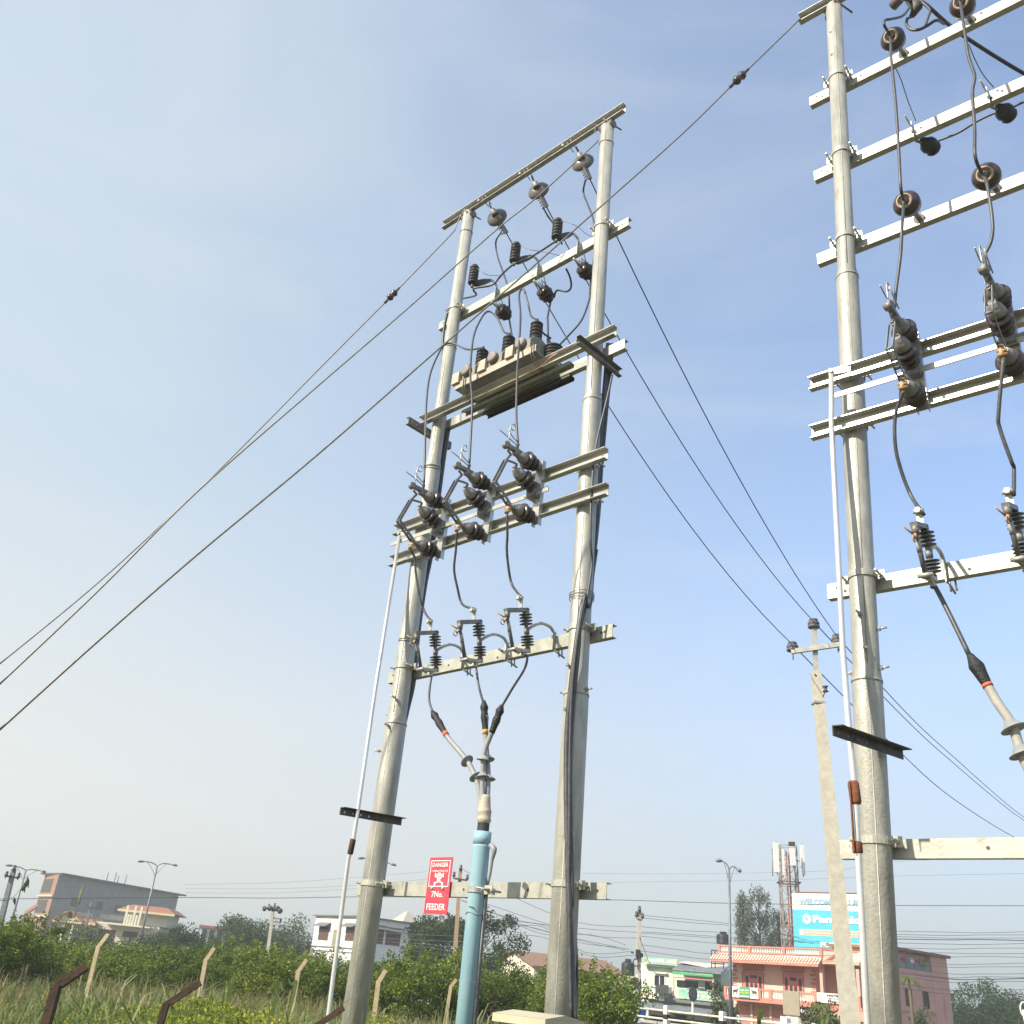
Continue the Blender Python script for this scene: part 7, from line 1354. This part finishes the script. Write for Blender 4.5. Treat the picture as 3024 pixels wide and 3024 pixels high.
# round traffic sign on a striped post
p = atd('C5', 1430, 1365, 46); t = T('road_sign', 'oval sign seen from behind on a black and white striped post', 'road sign', WLD, (p.x, p.y, 0)); mb = MB(); mb.lathe(p+V3((0, .02, 0)), (.62, -.78, 0), [(0, .30), (.02, .30)], 24, False); t.part('disc', mb, 'grey_trim'); mb = MB(); mb.lathe(p+V3((.0, -.02, 0)), (.62, -.78, 0), [(0, .17), (.012, .17)], 20, False); t.part('emblem', mb, 'lamp_grey')
mb = MB(); mb.tube([(p.x, p.y+.05, 0), (p.x, p.y+.05, p.z-.2)], .04, 10); po = t.part('post', mb, 'white_paint')
for z_ in (p.z-.75, p.z-1.35): mb = MB(); mb.tube([(p.x, p.y+.05, z_-.28), (p.x, p.y+.05, z_)], .042, 10); t.part('black_band', mb, 'black_paint', po)
# blank back of a roadside board
a = atd('D1', 1030, 800, 58); b_ = atd('D1', 1345, 820, 57.4); PS = plane2(a, b_); z1_ = a.z; z0_ = PS.q('D1', 1050, 1260).z; w = (b_-a).length; t = T('signboard', 'blank grey brown back of a roadside board before the pink hotel', 'sign', PS, (w/2, 0, 0)); mb = MB(); mb.box((0, 0, z0_), (w, .05, z1_)); t.part('board', mb, 'board_grey'); mb = MB(); mb.tube([(w*.3, .08, 0), (w*.3, .08, z1_)], .04, 8); mb.tube([(w*.75, .08, 0), (w*.75, .08, z1_)], .04, 8); t.part('post', mb, 'bare_steel')
# small stall things below the food sign
a = atd('D1', 1080, 1300, 44); t = T('gate_pillar', 'pair of white pillars at the end of the guard rail', 'pillar', WLD, (a.x, a.y, 0))
for x_ in (1112, 1215): q = atd('D1', x_, 1300, 40); mb = MB(); mb.box((q.x-.19, q.y-.15, 0), (q.x+.19, q.y+.15, q.z)); t.part('pillar', mb, 'white_paint')
q0 = atd('D1', 1305, 1320, 50); t = T('snack_poster', 'small green poster hanging under the food signboard', 'poster', WLD, q0); q1 = atd('D1', 1395, 1440, 50); mb = MB(); mb.box((q0.x, q0.y, q1.z-.3), (q1.x, q0.y+.04, q0.z)); t.part('sheet', mb, 'sign_teal')
# plastic chairs on the lodge parapet
for i, x_ in enumerate((790, 850, 915)):
    c = atd('C5', x_, 1345, 87); t = T('chair', ['left dark chair on the lodge parapet terrace', 'middle dark chair on the lodge parapet terrace', 'right dark chair on the lodge parapet terrace'][i], 'chair', WLD, c-V3((0, 0, .45)), 'dark chairs on the lodge terrace'); mb = MB(); mb.box(c+V3((-.28, -.25, -.05)), c+V3((.28, .25, 0))); t.part('seat', mb, 'tin_roof_dark'); mb = MB(); mb.box(c+V3((-.28, .2, 0)), c+V3((.28, .27, .6))); t.part('backrest', mb, 'tin_roof_dark')
    for sx in (-1, 1):
        for sy in (-1, 1): mb = MB(); mb.tube([c+V3((sx*.24, sy*.2, -.45)), c+V3((sx*.24, sy*.2, -.05))], .03, 5); t.part('leg', mb, 'tin_roof_dark')
# lattice telecom tower
D_ = 104; LT_ = T('telecom_tower', 'rusty lattice telecom tower with white antennas beside the billboard', 'tower', WLD, atd('B6', 1590, 1020, D_)*1)
ct = atd('B6', 1605, 210, D_+1.5); cb = atd('B6', 1622, 1015, D_+1.5); LT_.off = V3((cb.x, cb.y, 0)); LT_.o.location = LT_.off
hw = (atd('B6', 1708, 300, D_)-atd('B6', 1512, 300, D_)).length/2*.74; base = V3((cb.x, cb.y, 0)); rot = .62
def tw(z, i, f=1.0): a = rot+i*pi/2; c = base+(V3((ct.x, ct.y, 0))-base)*0; return V3((base.x, base.y, 0))+V3((cos(a), sin(a), 0))*hw*1.32*f+V3((0, 0, z))
zt = ct.z; zs = [0]+[zt*k/9 for k in range(1, 10)]; leg = MB(); br_m = MB(); 
for i in range(4): leg = MB(); leg.bar(tw(0, i), tw(zt, i), .13, .13); LT_.part('leg', leg, 'tower_steel')
for j in range(9):
    m_ = MB()
    for i in range(4):
        m_.bar(tw(zs[j], i), tw(zs[j+1], (i+1) % 4), .07, .05); m_.bar(tw(zs[j], (i+1) % 4), tw(zs[j+1], i), .07, .05); m_.bar(tw(zs[j+1], i), tw(zs[j+1], (i+1) % 4), .08, .08)
    LT_.part('bracing', m_, 'tower_red' if j == 3 else 'tower_steel')
mb = MB(); zp = atd('B6', 1600, 490, D_).z
for i in range(4): mb.bar(tw(zp, i, 1.25), tw(zp, (i+1) % 4, 1.25), .12, .1); mb.bar(tw(zp, i), tw(zp, i, 1.25), .1, .1)
LT_.part('platform', mb, 'rust'); mb = MB()
for x_ in (1575, 1590): mb.tube([V3((base.x+(x_-1582)*.02, base.y, 0)), V3((base.x+(x_-1582)*.02, base.y, zt-.5))], .09, 6)
LT_.part('cable_ladder', mb, 'tower_red')
for x_, y0, y1, w_, dd in ((1500, 180, 420, .34, -1.6), (1710, 198, 440, .26, -.4), (1548, 228, 445, .22, -1.2), (1635, 225, 365, .36, -1.8)):
    a = atd('B6', x_, y0, D_+dd); b_ = atd('B6', x_+4, y1, D_+dd); mb = MB(); mb.box((a.x-w_, a.y-.15, b_.z), (a.x+w_*.4, a.y+.1, a.z)); o = LT_.part('antenna', mb, 'antenna_white'); mb = MB(); mb.tube([V3((a.x, a.y+.2, b_.z-.2)), V3((a.x, a.y+.2, a.z+.2))], .05, 6); q = V3((a.x, a.y+.2, (a.z+b_.z)/2)); mb.bar(q, tw(q.z, 2 if x_ < 1600 else 3), .08, .08); LT_.part('antenna_mount', mb, 'tower_steel', o)
mb = MB(); a = atd('B6', 1462, 225, D_); b_ = atd('B6', 1468, 450, D_); mb.tube([b_, a], .05, 6); 
for y_ in (268, 405): q = atd('B6', 1465, y_, D_); mb.bar(q, atd('B6', 1500, y_+2, D_), .07, .07)
LT_.part('whip_antenna', mb, 'tower_steel'); mb = MB(); 
for x_ in (1612, 1636): q = atd('B6', x_, 205, D_); mb.box(q+V3((-.15, -.15, 0)), q+V3((.15, .15, .4)))
LT_.part('beacon', mb, 'rust_dark')
# pennants and shreds hanging by the left lamp
mb = MB(); P_ = [atd('C1', *q, 60) for q in ((-10, 512), (60, 510), (110, 490), (160, 445), (205, 390), (245, 330), (262, 290))]; mb.tube(P_, .02, 5, smooth=3); t = T('hanging_garland', 'wire with hanging dark shreds at the left edge', 'garland', WLD, P_[0]); t.part('wire', mb, 'wire_grey')
for x_, y0, y1 in ((262, 285, 395), (245, 330, 390), (228, 345, 440), (135, 480, 560), (210, 380, 430)):
    a = atd('C1', x_, y0, 60); b_ = atd('C1', x_+8, y1, 60); mb = MB(); mb.tube([a, a+(b_-a)*.4, b_], [.02, .09, .01], 5); t.part('shred', mb, 'leaf_dark')
p = atd('C1', 765, 470, 100); t = T('flag', 'thin pole with a folded green and orange flag above the yellow house', 'flag', WLD, V3((p.x, p.y, 4))); mb = MB(); mb.tube([atd('C1', 722, 620, 100)-V3((0, 0, .6)), atd('C1', 785, 375, 100)], .035, 6); t.part('pole', mb, 'lamp_grey'); a = atd('C1', 777, 400, 99.9); b_ = atd('C1', 748, 550, 99.9); mb = MB(); mb.tube([a, a+(b_-a)*.35, a+(b_-a)*.75, b_], [.03, .08, .15, .06], 7); t.part('cloth', mb, 'flag_green')
# roof pennants, parked blue vehicle glimpse
mb = MB(); 
for i in range(7): q = atd('C1', 235+i*16, 610-i*10, 180); mb.poly([q, q+V3((.7, 0, 0)), q+V3((.35, 0, -.8))], (0, .05, 0))
one('pennant_string', 'string of small red and white pennants left of the brick end wall', 'pennants', mb, 'coral')
mb = MB(); q = atd('D4', 860, 1850, 52); 
t = T('parked_car', 'blue parked car glimpsed under the right orchard tree', 'car', WLD, (q.x, q.y, EMB+.0)); c = V3((q.x, q.y, EMB))
mb = MB(); mb.poly([c+V3((x, -.8, z)) for x, z in ((-1.9, .3), (1.9, .3), (1.95, .75), (1.3, .9), (.8, 1.35), (-.9, 1.4), (-1.5, .95), (-1.95, .85))], (0, 1.6, 0)); mat('car_blue', (.02, .06, .22), rough=.3, coat=.5); t.part('body', mb, 'car_blue'); mb = MB(); mb.poly([c+V3((x, -.82, z)) for x, z in ((-1.2, .95), (1.1, .92), (.7, 1.28), (-.8, 1.32))], (0, .015, 0)); t.part('side_window', mb, 'glass_dark')
for x in (-1.25, 1.25): mb = MB(); mb.lathe(c+V3((x, -.84, .32)), (0, 1, 0), [(0, .30), (.04, .33), (.2, .33), (.22, .3)], 18); w_ = t.part('wheel', mb, 'tape_black'); mb = MB(); mb.lathe(c+V3((x, -.85, .32)), (0, 1, 0), [(0, .19), (.02, .19)], 12); t.part('rim', mb, 'antenna_white', w_)
# overhead lines
def line(lb, pts, r=.014, g='overhead lines across the background', sag=0, m_='conductor'):
    P_ = [atd(k, x, y, D) for k, x, y, D in pts]; mb = MB(); mb.tube(P_, r, 4, smooth=5); one('overhead_line', lb, 'power line', mb, m_, WLD, g)
line('highest faint line from the far right pole to the tower', [('B6', -100, 428, 80), ('B6', 400, 432, 80), ('B6', 1100, 428, 78), ('B6', 1932, 405, 76), ('B5', 900, 330, 75), ('B5', 1932, 300, 72)], .007)
line('second faint line above the street lamp', [('B6', -100, 505, 80), ('B6', 500, 497, 80), ('B6', 1200, 488, 78), ('B6', 1932, 470, 76), ('B5', 900, 450, 75), ('B5', 1932, 430, 72)], .007)
line('single dark line crossing the whole picture at the tower platform', [('C1', -200, 500, 62), ('C2', 130, 485, 62), ('C2', 1000, 490, 62), ('C2', 1800, 478, 62), ('C3', 1100, 485, 62), ('B6', 0, 640, 62), ('B6', 1100, 672, 62), ('B6', 1932, 682, 62), ('B5', 900, 690, 62), ('B5', 2100, 692, 62)], .016)
for i, (ya, yb, yc) in enumerate(((360, 330, 300), (400, 385, 372), (440, 425, 405))):
    line(['upper', 'middle', 'lower'][i]+' of three faint lines above the loudspeaker pole', [('C2', 150, ya, 90), ('C2', 1000, yb+15, 90), ('C2', 1700, yc, 90), ('C3', 830, yc-60, 90)], .008)
# strands between loudspeaker pole, tan pole and coil pole
fan = [((770, 700), (850, 740), (905, 790)), ((800, 740), (880, 790), (950, 830)), ((825, 780), (905, 835), (1000, 850)), ((850, 820), (930, 870), (1045, 880)), ((875, 850), (955, 905), (1090, 905))]
for i in range(5):
    yL = 770+i*26; yP = [705, 750, 790, 825, 850][i]; yR = [822, 875, 905, 935, 950][i]
    line(ORD[i]+' pale service wire from the top, running before the orchard to the tan pole', [('C1', 1400, 760+i*24, 78), ('C2', 400, yL+10, 82), ('C2', 960, yP, 87), ('C2', 1350, [790, 830, 855, 880, 905][i], 80), ('C3', 350, yR-5, 70), ('C3', 800, [838, 890, 925, 950, 1000][i]+0, 62), ('C3', 1112, [850, 905, 955, 1005, 1040][i], 58), ('C3', 1520, [845, 905, 955, 1005, 1045][i], 57)], .009, 'service wires before the orchard', m_='wire_grey')
fan2 = [(('C3', 1165, 210), ('C3', 1750, 520), ('D4', 430, 150), ('D4', 1430, 220)), (('C3', 1165, 505), ('C3', 1500, 640), ('C3', 1932, 800), ('D4', 1300, 620)), (('C3', 1170, 515), ('C3', 1700, 700), ('D4', 430, 245), ('D4', 1430, 320)), (('C3', 1170, 480), ('C3', 1450, 560), ('D4', 430, 340), ('D4', 1430, 420)), (('C3', 1400, 600), ('C3', 1932, 830), ('D4', 620, 360), ('D4', 1240, 540)), (('C3', 1450, 690), ('C3', 1932, 745), ('D4', 430, 460), ('D4', 1240, 630)), (('C3', 1450, 700), ('C3', 1932, 790), ('D4', 430, 500), ('D4', 1100, 580)), (('C3', 1500, 780), ('C3', 1932, 760), ('D4', 520, 668), ('D4', 1380, 650)), (('C3', 1500, 840), ('C3', 1932, 860), ('D4', 640, 740), ('D4', 1400, 715))]
for i, p4 in enumerate(fan2):
    line(ORD[i]+' wire of the tangle between tan pole and coil hung pole, from the top', [(*p4[0], 58), (*p4[1], 57.5), (*p4[2], 57), (*p4[3], 56)], .011, 'wires between the tan pole and the coil hung pole')
right = [((390, 770), (800, 805), (1190, 850)), ((390, 790), (800, 830), (1190, 862)), ((395, 862), (750, 895), (1190, 920)), ((395, 905), (750, 925), (1200, 955)), ((395, 915), (750, 938), (1200, 968)), ((395, 940), (800, 980), (1200, 1010)), ((395, 1010), (700, 1050), (1010, 1085)), ((395, 1060), (700, 1100), (1010, 1130))]
for i, p3 in enumerate(right):
    line(ORD[i]+' wire from the coil hung pole toward the pink hotel, from the top', [('B6', *p3[0], 56), ('B6', *p3[1], 57), ('B6', *p3[2], 58), ('B5', 100+60*i, [950, 970, 1000, 985, 1000, 1040, 1100, 1150][i], 58)], .010, 'wires from the coil hung pole to the right')
rr = [905, 930, 948, 968, 1000, 1038, 1075, 1105, 1160, 1190, 1240, 1270, 1285, 1310, 1370, 1410]
for i, y_ in enumerate(rr):
    line(ORD[i]+' wire right of the near pole, counted from the top', [('B5', 860, y_-6 if i < 8 else y_-55, 57), ('B5', 1300, y_+2+(i % 3)*3, 57), ('B5', 1600, y_+8-(i % 2)*8, 57), ('B5', 2100, y_+(i % 4)*6-6, 57)], .011 if i not in (12, 3) else .02, 'wires across the right background')

# ================================================================ the air
mb = MB(); mb.box((-2700, -420, -1.2), (2700, 3300, 42)); hz_ = one('haze', None, None, mb, 'ground_dummy' if 0 else 'field', kind='stuff', loc=(0, 0, 0))
M = bpy.data.materials.new('haze_air'); M.use_nodes = True; N = M.node_tree.nodes; N.clear(); o_ = N.new('ShaderNodeOutputMaterial'); pv = N.new('ShaderNodeVolumePrincipled'); pv.inputs['Density'].default_value = HAZE; pv.inputs['Color'].default_value = (.90, .97, .95, 1); pv.inputs['Anisotropy'].default_value = .25
M.node_tree.links.new(pv.outputs[0], o_.inputs['Volume']); hz_.data.materials[0] = M
